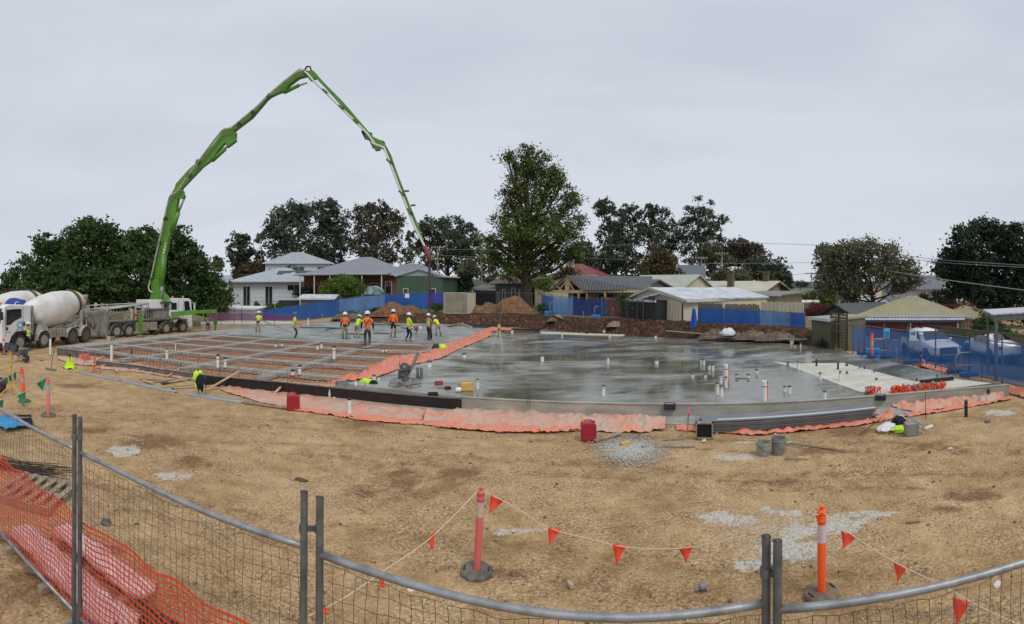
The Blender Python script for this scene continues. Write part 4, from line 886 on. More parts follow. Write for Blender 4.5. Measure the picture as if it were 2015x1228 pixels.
stake(1821,771,823,'thin rusty rod rising from the right membrane in front of the bar chairs',r=.009)
stake(432,700,756,'thin rod by the long pale timber brace',z=.0);stake(470,722,760,'thin rod behind the top of the longest brace',z=.05);stake(405,735,776,'thin rod beside the jacket',r=.010);stake(565,728,775,'thin rod at the foot of the thick brace left of the red can',z=0.02)
stake(325,712,742,'thin rod against the grey form boards left of the jacket');stake(391,752,778,'rusty stake that carries the draped jacket',r=.014);stake(356,712,736,'thin rod just right of the fourth brace',z=0.05);stake(500,730,757,'thin rod at the orange bracket on the black form',z=.05)
stake(390.5,696,722,'thin rod standing in the mesh above the jacket',z=.2);stake(536,757,778,'short rod behind the thick timber brace',z=.0);stake(712,672,693,'thin rod in the mesh below the worker with the strap',z=.2)
for k,(x,yt,yb)in enumerate([(151,693,720),(165,690,722),(173,697,727),(186,700,728),(203,700,722),(234,700,718),(246,697,712),(290,700,716),(208,690,702),(262,700,712)]):
 stake(x,yt,yb,['first rusty rod from the left at the form corner','second rusty rod from the left at the form corner','rod just left of the first brace','rod by the orange bracket at the first brace','rod between the first two braces','rod before the second brace top','rod behind the second brace','rod behind the third brace','rod inside the form right of the pale pipe','rod inside the form by the thin black pipe'][k])
for k,(x,yt,yb)in enumerate([(1690,668,712),(1758,676,715),(1769,672,717),(1796,680,724),(1811,690,730),(1822,684,731),(1852,690,742),(1866,686,740),(1897,690,742),(1932,694,758)]):
 stake(x,yt,yb,'thin dark rod before the screened fence, '+['left of the orange bollard','first behind the recess','second behind the recess','in front of the parked wagon door','left of its wheel','under the wagon bonnet','before the wagon grille','right of the wagon grille','left of the ladder frame','in front of the rear of the white saloon'][k],r=.012)
for k,(x,yt,yb)in enumerate([(1297,622,648),(1320,622,647),(1332,620,648),(1355,622,648),(985,600,640),(913,596,640),(1120,560,640),(1253,580,645)]):
 p=Q(x,yb,36 if x>1100 else 43);hh=(yb-yt)/F*dist(p);m=MB();m.path([p,p+Vector((0,0,hh))],.014,5);tag(m.build('steel_stake',rust),'slim stake on the far bank, '+['left edge of the cream garage','second along the cream garage','third along the cream garage','by the black garage downpipe','in front of the spoil heap','before the ribbed steel panel','before the timber gable','before the dark steel container'][k],'stake','thin steel stakes round the slab')
PK=[(1352,803,853,'tall peg with a bright pink ribbon below the slab edge',None,True,4),(167,695,716,'left of two pink ribboned pegs at the form corner',None,True,0),(186,699,722,'right of two pink ribboned pegs at the form corner',None,True,1),(244,662,670,'small pink topped peg by the pump truck wheels',None,True,0),(384,651,657,'small pink topped peg on the dirt near the outrigger worker',None,True,0),(1692,674,700,'pink topped peg left of the orange bollard by the fence',None,True,0),(1764.5,686,716,'pink topped peg in front of the screened fence poster',None,True,0),(1813,696,720,'pink topped peg in front of the parked wagon',None,True,0),(634,617,632,'pale peg with a pink top behind the fresh concrete',None,True,0),(231,662,672,'pale timber peg by the pump truck rear wheel',None,False,0),(343,634,660,'tall pale timber post in front of the pump truck front wheels',None,False,0),(1384,638,648,'pink topped peg at the left end of the blue screen',None,True,0),(1500,645,652,'pink topped peg on the low spoil before the blue screen',None,True,0),(1557,647,655,'pale peg at the right end of the blue screen',None,False,0),(1561,648,656,'pink topped peg at the right end of the blue screen',None,True,0),(1476,657,668,'red topped peg on the far bank below the blue screen',None,True,0),(1061,603,617,'leaning pink peg beside the blue screened fence under the big tree',None,True,3),(1148,612,625,'pink peg before the timber posts',None,True,0),(1206,622,640,'white and pink peg by the broken rubble',None,True,0),(1645,670,683,'white peg at the corner of the slatted fence',None,False,0)]
for x,yt,yb,lb,z,pk,dx in PK:stake(x,yt,yb,lb,z,.016 if x in(1352,343)else .02,None,pk,True,dx)
# ================================================================= THINGS ON AND ROUND THE SLAB
def jerry(px,py,rz,lb,spout=False,m_=None,s_=1.0):
 m_=m_ or mat('maroon_red_plastic',(.36,.02,.035),.42,var=.12,vscale=8)
 t=thing('jerry_can',lb,'jerry can',P(px,py),rz,'red jerry cans');m=MB()
 m.prism([(-.17,.0),(.17,.0),(.175,.02),(.175,.36),(.13,.415),(-.165,.415),(-.175,.38),(-.175,.02)],-.09,.09,'XZ');m.build('body',m_,t,bevel=.022,)
 m=MB();m.path([(-.14,0,.41),(-.13,0,.455),(-.02,0,.462),(.07,0,.455),(.08,0,.41)],.016,8);m.build('handle',m_,t,smooth=True)
 m=MB();[m.beam((a,-.093,b),(c,-.093,d),.008,.014)for a,b,c,d in((-.11,.08,.11,.30),(-.11,.30,.11,.08),(-.13,.06,-.13,.33),(.13,.06,.13,.33),(-.13,.33,.13,.33),(-.13,.06,.13,.06))];m.build('moulded_rib',m_,t)
 m=MB();m.lathe([(.032,0),(.032,.035),(.001,.036)],(.125,0,.405),12);m.build('cap',black if not spout else m_,t)
 if spout:m=MB();m.path([(-.12,0,.42),(-.13,0,.50),(-.16,0,.58)],[.02,.016,.011],8);m.build('spout',mat('yellow_plastic',(.80,.50,.02),.5),t)
 t.scale=(s_,)*3;return t
a=P(577,807);jerry(577,807,face_cam(a),'red jerry can standing at the foot of the black form',s_=1.08)
a=P(1158,866);jerry(1158,866,face_cam(a)+.15,'red jerry can with a yellow spout beside the timber plank',True,s_=1.0)
A_,B_=P(1402,855),P(1722,828);t=thing('metal_sheet_stack','stack of long grey metal sheets on the membrane below the slab','metal sheets',A_,math.atan2(B_.y-A_.y,B_.x-A_.x));Ln=(B_-A_).length
shm=mat('dull_zinc_sheet',(.24,.26,.29),.35,.5,col2=(.16,.17,.19),vscale=3,stretch=(.4,3,1));shd=mat('sheet_edges',(.20,.20,.19),.6,.2,col2=(.10,.10,.10),vscale=12,stretch=(.2,1,6))
for k in range(7):
 m=MB();o_=random.Random(k).uniform(-.12,.12);w_=.62-.012*k
 m.prism([(-.0,0),(w_,0),(w_,.028),(w_*.75,.028),(w_*.72,.02),(w_*.55,.02),(w_*.52,.028),(w_*.28,.028),(w_*.25,.02),(.06,.02),(.04,.028),(0,.028)],-.3+o_,Ln+o_,'YZ')
 m.build('sheet',shm if k%2==0 else shd,t,loc=(0,random.Random(k+9).uniform(-.03,.04),.05+k*.038))
m=MB();[m.box((x,.3,.024),(.09,.66,.045))for x in(.1,Ln*.5,Ln-.2)];m.build('bearer',oldtimber,t)
m=MB();m.box((Ln*.52,.1,.325),(Ln*.98,.03,.02));m.build('edge_trim',pvc,t)
for k,(a,b,w_,lb)in enumerate([((158,734),(238,750),.20,'grey steel section on the dirt, left of its twin'),((242,751),(348,773),.20,'longer grey steel section on the dirt, ending by a black fitting'),((368,776),(478,793),.26,'wide pale grey folded steel flat by the membrane'),((40,701),(82,709.5),.22,'short grey steel section near the wheelbarrow')]):
 p,q=P(*a),P(*b);m=MB();z=Vector((0,0,.035));m.beam(p+z,q+z,w_,.008);d=(q-p).normalized();s_=Vector((-d.y,d.x,0))
 m.beam(p-s_*w_/2+Vector((0,0,.016)),q-s_*w_/2+Vector((0,0,.016)),.012,.045);m.beam(p+s_*w_/2+Vector((0,0,.045)),q+s_*w_/2+Vector((0,0,.045)),.012,.03)
 tag(m.build('steel_section',mat('pale_zinc',(.36,.37,.37),.5,.35,var=.12,vscale=2)),lb,'steel section','steel sections lying on the dirt')
for k,(x0,y0,x1,y1,w_,m_,lb)in enumerate([(275,747,335,750,.10,oldtimber,'first weathered board of the offcut scatter'),(290,755,372,746,.10,oldtimber,'weathered board slanting across the offcut scatter'),(318,758,360,750,.12,black,'black board in the offcut scatter'),(330,756,392,745,.08,timber,'pale batten behind the black board'),(318,763,402,756,.07,timber,'long pale batten in the offcut scatter'),(340,766,430,760,.07,timber,'nearest pale batten passing the jacket'),(282,751,300,757,.12,timber,'short pale offcut at the left of the scatter'),(225,727,231,735,.09,timber,'short pale offcut leaning from the second brace'),(66,697,115,691,.07,timber,'thin board lying in front of the truck wheels'),(128,713,178,716,.06,oldtimber,'thin board beside the hi vis jacket on the cone'),(480,795,565,806,.10,oldtimber,'grey board along the membrane left of the red can'),(590,776,620,771,.06,timber,'pale batten under the orange bracket by the red can'),(655,620,720,626,.1,oldtimber,None)]):
 if not lb:continue
 p,q=P(x0,y0),P(x1,y1);m=MB();z=Vector((0,0,.03+.012*(k%4)));m.beam(p+z,q+z,w_,.035);tag(m.build('timber_board',m_,bevel=.003),lb,'timber board','boards and battens scattered by the formwork')
p,q=P(1170,870),P(1222,856);m=MB();m.beam(p+Vector((0,0,.03)),q+Vector((0,0,.05)),.11,.045);tag(m.build('timber_plank',oldtimber,bevel=.004),'greenish timber plank beside the jerry can with the spout','timber plank')
for k,(x0,y0,x1,y1,m_,lb)in enumerate([(1303,867,1345,865,galv,'thin grey rail on the dirt by the pink ribboned peg'),(1303,880,1367,880,galv,'longer thin grey rail on the dirt'),(1332,866,1342,852,oldtimber,'short stick leaning on the rail by the pink peg')]):
 p,q=P(x0,y0),P(x1,y1);m=MB();m.beam(p+Vector((0,0,.015)),q+Vector((0,0,.02)),.035,.02);tag(m.build('metal_rail',m_),lb,'rail')
m=MB();p=P(1381,872);m.lathe([(.03,0),(.045,.09),(.04,.09),(.027,.005)],(0,0,.04),12,axis='X');tag(m.build('paper_cup',mat('cream_cup',(.60,.50,.36),.7),loc=p,autos=40),'small cream paper cup lying below the black crate','cup')
t=thing('black_crate','black open crate standing on edge in front of the metal sheets','crate',P(1386,863),face_cam(P(1386,863)));m=MB()
for x,z,a,b in((-.185,.19,.03,.38),(.185,.19,.03,.38),(0,.015,.40,.03),(0,.365,.40,.03)):m.box((x,0,z),(a,.14,b))
m.build('frame',oldtimber,t);m=MB();m.box((0,.03,.19),(.34,.02,.32));
for i in range(6):m.box((-.15+.06*i,.01,.19),(.012,.03,.32));m.box((0,.008,.06+.052*i),(.34,.03,.012))
m.build('back',black,t)
for k,(x,y,lb)in enumerate([(1318,803,'black box former on the slab edge above the pink peg'),(1733,785,'black box former on the slab edge left of the bar chairs'),(852,776.5,'black box former in the slab edge above the end of the black form')]):
 p=P(x,y,ZS if k==2 else .26);t=thing('box_former',lb,'box former',(p.x,p.y,ZS-.12 if k<2 else ZS-.1),face_cam(p),'black box formers in the slab edge');m=MB()
 for dx,dy,a,b in((-.14,0,.02,.2),(.14,0,.02,.2),(0,-.1,.3,.02),(0,.1,.3,.02)):m.box((dx,dy,.08),(a,b,.15))
 m.build('sides',black,t);m=MB();m.box((0,0,.105),(.27,.19,.01));[m.box((-.09+.06*i,0,.12),(.01,.18,.02))for i in range(4)];m.build('ribs',black,t)
def bucket(px,py,h_,r_,lb,m_,handle=True):
 t=thing('bucket',lb,'bucket',P(px,py),R(20),'cement splashed buckets');m=MB();m.lathe([(r_*.82,0),(r_*.97,h_*.8),(r_*1.05,h_*.8),(r_*1.06,h_*.84),(r_,h_*.86),(r_*1.02,h_),(r_*.95,h_),(r_*.78,.02),(.001,.02)],n=24);m.build('pail',m_,t,autos=35)
 m=MB();m.path([(r_*math.cos(a)*1.05,r_*1.06*math.sin(a)*.95-.02,h_*.8-abs(math.sin(a))*h_*.45)for a in[math.pi+math.pi*i/12 for i in range(13)]],.005,5);m.build('handle',wire,t);return t
buck=mat('cement_splashed_bucket',(.34,.35,.32),.7,col2=(.22,.22,.20),vscale=9,bump=.3)
bucket(1502,896,.29,.155,'left grey bucket with cement splashes',buck);bucket(1532,894,.355,.155,'taller right bucket with the shovel handle behind it',mat('murky_bucket',(.25,.26,.24),.6,col2=(.17,.17,.16),vscale=8))
p,q=P(1551,876),P(1667,889);t=thing('shovel','long handled shovel lying behind the buckets with a mint green grip','shovel',p,0);q=q-p;m=MB();m.tube((0,0,.05),q+Vector((0,0,.03)),.016,n=8);m.build('handle',oldtimber,t,smooth=True);m=MB();m.tube((-.04,0,.055),(.07,0,.05),.026,n=8);m.build('grip',mat('mint_plastic',(.25,.55,.45),.5),t)
block('timber_offcut',1558,905,(.26,.09,.05),oldtimber,'grey timber offcut in front of the buckets','timber offcut',-35);block('timber_offcut',1581,904,(.22,.09,.05),timber,'pale timber offcut in front of the shovel','timber offcut',-40);block('timber_offcut',1635,917,(.07,.05,.03),gcol,'tiny grey block on the dirt below the shovel','offcut',0);block('timber_offcut',1560,907,(.01,.01,.01),oldtimber,'x','x')if False else None
lump('upturned_cup',1525,856,(.05,.045,.04),mat('pink_cup',(.55,.3,.3),.5),'small pink and white cup on the membrane above the buckets','cup',3,.1)
def cloth(name,px,py,s_,m_,lb,cat,seed,z=None,rz=0):
 m=MB();rs=random.Random(seed);m.ico((0,0,0),1,(1,1,1),0,4)
 m.v=[(x*s_[0]*(1+.35*mnoise.noise(Vector((x,y,z_))*2.2+Vector((seed,0,0)))),y*s_[1]*(1+.35*mnoise.noise(Vector((x,y,z_))*2.2+Vector((0,seed,0)))),max(-.25,z_*(1+.5*mnoise.noise(Vector((x,y,z_))*3.5+Vector((0,0,seed)))))*s_[2])for x,y,z_ in m.v]
 p=P(px,py)if z is None else P(px,py,z);o=m.build(name,m_,loc=(p.x,p.y,p.z+s_[2]*.25),smooth=True);o.rotation_euler.z=rz;return tag(o,lb,cat)
cloth('rubbish_bag',1745,846,(.30,.18,.13),mat('white_bag',(.66,.66,.68),.4,bump=.4,bscale=12),'torn white bag on the dirt left of the concrete block','bag',1,rz=.2)
cloth('navy_jacket',1769,833,(.20,.14,.15),navy,'dark navy jacket heaped behind the yellow vest','jacket',2);cloth('white_shirt',1772,829,(.13,.1,.12),mat('white_cloth',(.65,.65,.66),.8),'white cloth on top of the navy jacket','cloth',3)
cloth('hi_vis_vest',1768,849,(.16,.12,.11),hiyel,'bright yellow vest rolled up against the concrete block','vest',4)
t=thing('concrete_block','grey hollow concrete block right of the rolled yellow vest','concrete block',P(1793,855),face_cam(P(1793,855))+.3);m=MB()
for x,y,a,b in((-.13,0,.03,.28),(.13,0,.05,.28),(0,-.125,.26,.03),(0,.125,.26,.03)):m.box((x,y,.14),(a,b,.27))
m.build('shell',mat('cinder_block',(.30,.30,.27),.95,col2=(.20,.20,.18),vscale=20,bump=.5,bscale=40),t,bevel=.004);m=MB();m.box((0,0,.14),(.225,.215,.25));m.build('core',conc,t)
p,q=P(1778,824),P(1822,845);t=thing('broom','blue handled broom lying right of the concrete block','broom',p,0);q=q-p;m=MB();m.tube((0,0,.17),q+Vector((0,0,.05)),.016,n=8);m.build('handle',mat('light_blue_paint',(.10,.32,.58),.45),t,smooth=True);m=MB();m.box(q+Vector((.10,.0,.035)),(.32,.06,.05),(0,0,.1));m.build('head',pvc,t)
for k,(x0,y0,x1,y1,lb)in enumerate([(1690,858,1735,828,'thin dark pole leaning across the dirt left of the white bag'),(1748,856,1768,851,'short dark rod below the white bag')]):
 p,q=P(x0,y0),P(x1,y1);m=MB();m.tube(p+Vector((0,0,.02)),q+Vector((0,0,.08)),.010,n=6);tag(m.build('metal_rod',rust),lb,'rod')
p=S(797,759);t=thing('power_trowel','walk behind power trowel with a ring guard on the slab','power trowel',p,face_cam(p));
ring=mat('worn_ring_steel',(.30,.29,.27),.5,.4,col2=(.18,.16,.14),vscale=8);eng=mat('dark_engine',(.06,.06,.06),.55,col2=(.15,.14,.13),vscale=9)
for k,(r_,z)in enumerate(((.49,.03),(.47,.12),(.36,.19))):m=MB();m.path([(r_*math.cos(a),r_*math.sin(a),z)for a in[2*math.pi*i/40 for i in range(40)]],.010,6,closed=True);m.build('guard_ring',ring,t,smooth=True)
m=MB()
for i in range(8):a=2*math.pi*i/8+.2;m.path([(.49*math.cos(a),.49*math.sin(a),.03),(.47*math.cos(a),.47*math.sin(a),.12),(.36*math.cos(a),.36*math.sin(a),.19),(.12*math.cos(a),.12*math.sin(a),.22)],.008,5)
m.build('guard_spoke',ring,t)
for i in range(4):m=MB();a=math.pi/2*i+.5;m.beam((.08*math.cos(a),.08*math.sin(a),.03),(.42*math.cos(a),.42*math.sin(a),.02),.12,.008);m.build('blade',mat('brown_steel',(.22,.13,.09),.5,.3),t)
m=MB();m.lathe([(.10,.12),(.12,.2),(.10,.28),(.05,.3)],(0,0,0),14);m.build('gearbox',eng,t,autos=40)
m=MB();m.box((-.02,0,.40),(.22,.24,.22),(0,.2,0));m.lathe([(.12,-.05),(.14,0),(.12,.05)],(-.02,-.16,.60),16,axis='Y');m.box((.12,0,.56),(.12,.18,.12));m.box((-.15,.02,.34),(.12,.2,.26));m.build('engine',eng,t,bevel=.015)
m=MB();m.lathe([(.03,-.02),(.05,0),(.03,.02)],(-.02,-.22,.60),12,axis='Y');m.build('pull_start',galv,t)
m=MB();m.beam((.05,0,.22),(.42,.25,.98),.09,.06);m.build('handle_arm',mat('grey_brown_paint',(.20,.19,.17),.6),t);m=MB();m.tube((.0,.25,.93),(.78,.25,1.0),.014,n=8);m.tube((-.16,-.05,.55),(-.18,-.05,.86),.014,n=6);m.tube((-.18,-.05,.86),(-.06,-.02,1.0),.014,n=6);m.build('handlebar',galv,t,smooth=True)
m=MB();m.tube((.52,.25,.975),(.62,.25,.985),.02,n=8);m.build('grip',rcol,t);t.scale=(1.05,)*3
for k,x in enumerate((822,829.5)):
 p=S(x,743);t=thing('gumboot',['left grey gumboot standing empty on the slab','right grey gumboot standing empty on the slab'][k],'gumboot',p,face_cam(p)+(.6 if k==0 else-.2),'pair of gumboots standing on the slab');m=MB();m.path([(0,0,.02),(0,0,.12),(0,.01,.34)],[.052,.050,.06],12);m.build('shaft',gboots,t,smooth=True);m=MB();m.path([(0,.05,.045),(0,-.05,.045),(0,-.16,.035)],[.05,.052,.035],10);m.build('foot',gboots,t,smooth=True)
t=thing('tool_case','yellow padded case lying on the wet slab','case',S(917,768.5),face_cam(S(917,768))+.35);m=MB();m.prism([(-.17,0),(.17,0),(.21,.05),(.21,.22),(.16,.27),(-.15,.27),(-.2,.23),(-.2,.05)],-.14,.14,'XZ');m.build('body',mat('ochre_case',(.58,.37,.10),.6,var=.12,vscale=9,bump=.2),t,bevel=.03);m=MB();m.box((0,0,.275),(.36,.02,.012));m.box((.205,-.03,.14),(.03,.12,.12));m.build('strap',khaki,t)
t=thing('red_box','small flat red box on the slab','box',S(863.5,757),face_cam(S(863,757))+.3);m=MB();m.box((0,0,.05),(.25,.16,.095));m.build('body',mat('brick_red_plastic',(.38,.035,.04),.5),t,bevel=.015);m=MB();m.box((0,0,.1),(.252,.162,.012));m.build('lid_seam',mat('deep_red',(.16,.01,.012),.5),t)
t=thing('cordless_tool','red and black power tool lying on the slab','power tool',S(881,766),.2);m=MB();m.box((0,0,.05),(.20,.14,.07));m.tube((-.05,0,.05),(-.3,.02,.03),.012,n=6);m.build('body',black,t,bevel=.012);m=MB();m.box((.0,0,.09),(.12,.09,.03));m.build('cover',MATS['maroon_red_plastic'],t,bevel=.008)
t=thing('white_tub','white round tub on its side left of the yellow case','tub',S(901,772),.6);m=MB();m.lathe([(.06,-.08),(.075,.08),(.07,.08),(.055,-.07)],(0,0,.075),16,axis='X');m.build('tub',pvc,t,autos=40)
cloth('hi_vis_vest',722,752,(.22,.12,.09),hiyel,'yellow vest dropped on the slab left of the power trowel','vest',11,ZS);cloth('navy_cloth',735,755,(.13,.09,.09),navy,'dark cloth beside the yellow vest on the slab','cloth',12,ZS)
cloth('hi_vis_vest',870,686,(.22,.16,.18),hiyel,'yellow vest on the orange membrane below the far workers','vest',13,ZS+.1);cloth('dark_jacket',859,686,(.22,.16,.18),mat('charcoal_cloth',(.04,.04,.04),.9),'dark jacket beside the yellow vest on the orange membrane','jacket',14,ZS+.1)
def bottle(px,py,h_,m_,lb,z=None):
 p=P(px,py)if z is None else P(px,py,z);t=thing('bottle',lb,'bottle',p,0);m=MB();m.lathe([(.035,0),(.036,h_*.65),(.015,h_*.85),(.015,h_*.9)],n=14);m.build('body',m_,t,autos=50);m=MB();m.lathe([(.018,h_*.9),(.018,h_),(.001,h_)],n=10);m.build('cap',pvc,t)
bottle(648.5,785,.30,mat('clear_plastic',(.55,.56,.54),.3),'clear bottle standing on the membrane in front of the black form');bottle(700,760,.18,pvc,'white bottle on the slab corner behind the black form',ZS);bottle(719,759,.12,mat('amber_plastic',(.5,.32,.1),.4),'small amber bottle on the slab corner',ZS)
lump('helmet',659,785,(.10,.08,.07),white,'white helmet lying on the membrane beside the clear bottle','helmet',4,.02,3);lump('plastic_bag',638,781,(.12,.08,.09),mat('grey_bag',(.4,.4,.4),.4),'grey plastic bag left of the clear bottle','bag',5,.3);lump('black_fitting',687,785,(.08,.05,.03),black,'black fitting on the membrane above the white pipe','fitting',6,.1)
m=MB();p=S(679,757);m.path([(.12*math.cos(a),.10*math.sin(a),.02+.012*(i%3))for i,a in enumerate([2*math.pi*k/14 for k in range(30)])],.008,5);tag(m.build('cord_coil',mat('blue_cord',(.03,.22,.45),.6),loc=p),'coil of blue cord on the slab corner','cord')
p=S(982,695);t=thing('laser_level','yellow laser level on a tripod on the wet slab','laser level',p,0);hh=1.12
for k,(x,y)in enumerate(((-.42,-.05),(.16,-.2),(.24,.25))):m=MB();m.path([(x,y,0),(x*.12,y*.12,hh)],[.016,.024],6);m.build('leg',mat('tripod_leg_paint',(.50,.46,.38),.5),t)
m=MB();m.lathe([(.07,hh),(.07,hh+.03),(.03,hh+.05)],n=12);m.build('head',black,t);m=MB();m.box((0,0,hh+.14),(.16,.14,.14));m.lathe([(.04,hh+.21),(.04,hh+.27),(.001,hh+.27)],n=12);m.build('laser_unit',mat('dull_yellow',(.50,.38,.12),.5),t,bevel=.01)
m=MB();m.beam((-.3,-.15,.012),(.25,-.18,.012),.02,.015);m.build('foot_bar',galv,t)
p=P(22,781);t=thing('work_light','yellow stand carrying two black work lights by the wheelbarrow','work light',p,0);d=dist(p);hh=(781-688)/F*d
ym=mat('yellow_paint',(.68,.38,.03),.5);m=MB();m.tube((0,0,.25),(-.0,0,hh),.026,n=10);m.build('pole',ym,t)
for k in range(3):a=2.1*k+.4;m=MB();m.path([(0,0,.42),(.5*math.cos(a),.5*math.sin(a),0)],.016,6);m.build('leg',ym,t)
m=MB();[m.lathe([(.03,z),(.036,z+.03)],n=8)for z in(hh*.36,hh*.63)];m.build('collar',black,t)
for x in(-.16,.22):
 m=MB();m.box((x,-.02,hh+.08),(.30,.12,.24),(R(-25),0,R(10)));lamp=m.build('lamp_head',black,t,bevel=.02);m=MB();m.box((x,-.09,hh+.07),(.24,.01,.18),(R(-25),0,R(10)));m.build('lens',glass,lamp)
p=P(38,712);t=thing('wheelbarrow','mud caked wheelbarrow behind the yellow work light stand','wheelbarrow',p,R(15));m=MB()
m.box((0,0,.48),(.55,.5,.30),taper=1.35);m.build('tray',mat('muddy_tray',(.10,.10,.095),.8,col2=(.20,.19,.17),vscale=7),t);m=MB();m.lathe([(.03,-.04),(.19,-.045),(.2,0),(.19,.045),(.03,.04)],(.42,0,.2),18,axis='Y');m.build('wheel',rubber,t,autos=40)
for y in(-.22,.22):m=MB();m.path([(.42,y*.3,.2),(.1,y,.3),(-.85,y*1.2,.62)],.018,6);m.build('handle',galv,t);m=MB();m.path([(-.2,y,.36),(-.3,y,0)],.016,6);m.build('leg',galv,t)
p=P(100,728);t=thing('squeegee','long handled grey squeegee standing on the dirt','squeegee',p,R(8));m=MB();m.box((0,0,.05),(.62,.12,.05));m.build('blade',gcol,t,bevel=.01);m=MB();m.tube((0,0,.06),(-.02,.3,1.2),.014,n=6);m.build('handle',rust,t)
t=thing('traffic_cone','black topped cone under a hi vis vest by the formwork corner','cone',P(137,725));m=MB();m.lathe([(.17,.03),(.045,.62),(.035,.66),(.001,.66)],n=16);m.box((0,0,.015),(.42,.42,.03));m.build('cone',black,t)
m=MB();d_=P(137,725)
vs=[];nn=28
for j,(z,r_)in enumerate(((.50,.065),(.36,.11),(.20,.16),(.06,.20),(.035,.27))):
 for i in range(nn):a=2*math.pi*i/nn;q=r_*(1+.20*math.sin(5*a+j*.3)*(z<.5)+.1*math.sin(9*a));m.v.append((q*math.cos(a),q*math.sin(a),z+.03*math.sin(4*a+j)))
m.f=[(j*nn+i,j*nn+(i+1)%nn,(j+1)*nn+(i+1)%nn,(j+1)*nn+i)for j in range(4)for i in range(nn)]
tag(m.build('hi_vis_vest',hiyel,smooth=True,loc=d_,solid=.006),'yellow vest draped over the cone by the formwork corner','vest')
p=P(391,778);t=thing('work_jacket','navy jacket with a yellow yoke draped over a stake','jacket',p+Vector((0,0,.12)),face_cam(p))
m=MB();m.path([(-.02,0,.62),(0,-.02,.50),(.03,-.02,.30),(.04,0,.08)],[.08,.15,.14,.09],12);m.path([(.10,-.02,.50),(.19,-.04,.36),(.24,-.03,.22)],[.07,.06,.05],8);m.path([(.10,0,.2),(.11,0,.0)],[.06,.035],8)
m.v=[(x+.012*math.sin(z*40),y*.8,z)for x,y,z in m.v];m.build('body',navy,t,smooth=True)
m=MB();m.path([(-.02,-.005,.655),(-.05,-.02,.60),(-.11,-.03,.46),(-.12,-.02,.30)],[.075,.11,.085,.04],12);m.path([(0,-.01,.66),(.06,-.02,.62),(.09,-.03,.52)],[.07,.075,.03],10);m.path([(-.10,-.03,.3),(-.06,-.03,.06)],[.04,.03],6);m.build('yoke',hiyel,t,smooth=True)
lump('black_fitting',340,767,(.07,.05,.06),black,'black round fitting by the end of the long steel section','fitting',15,.1);lump('timber_knot',339,776,(.08,.05,.04),timber,'small pale offcut at the end of the long steel section','offcut',16,.2)
# ================================================================= PEOPLE
def skinmesh(name,nodes,edges,m_,parent,sub=1,root=0):
 """nodes: [(pos, radius)], edges: pairs; grows one continuous surface"""
 me=bpy.data.meshes.new(name);me.from_pydata([tuple(n[0])for n in nodes],edges,[]);me.update()
 o=bpy.data.objects.new(name,me);C.objects.link(o);me.materials.append(m_);o.parent=parent
 s=o.modifiers.new('skin','SKIN');s.use_smooth_shade=True
 for i,sv in enumerate(me.skin_vertices[0].data):
  r=nodes[i][1];sv.radius=r if isinstance(r,tuple)else(r,r);sv.use_root=(i==root)
 if sub:b=o.modifiers.new('sub','SUBSURF');b.levels=sub;b.render_levels=sub
 bpy.context.view_layer.update();dg_=bpy.context.evaluated_depsgraph_get();ev=bpy.data.meshes.new_from_object(o.evaluated_get(dg_));o.modifiers.clear();o.data=ev;ev.name=name
 ev.polygons.foreach_set('use_smooth',[True]*len(ev.polygons));return o
def bend(a,b,la,lb,hint):
 """joint between a and b with limb lengths la, lb, pushed along hint"""
 d=b-a;l=min(d.length,(la+lb)*.999);u=d.normalized();k=(la*la-lb*lb+l*l)/(2*l);h=math.sqrt(max(la*la-k*k,0));hv=(hint-u*hint.dot(u)).normalized();return a+u*k+hv*h
V3=Vector
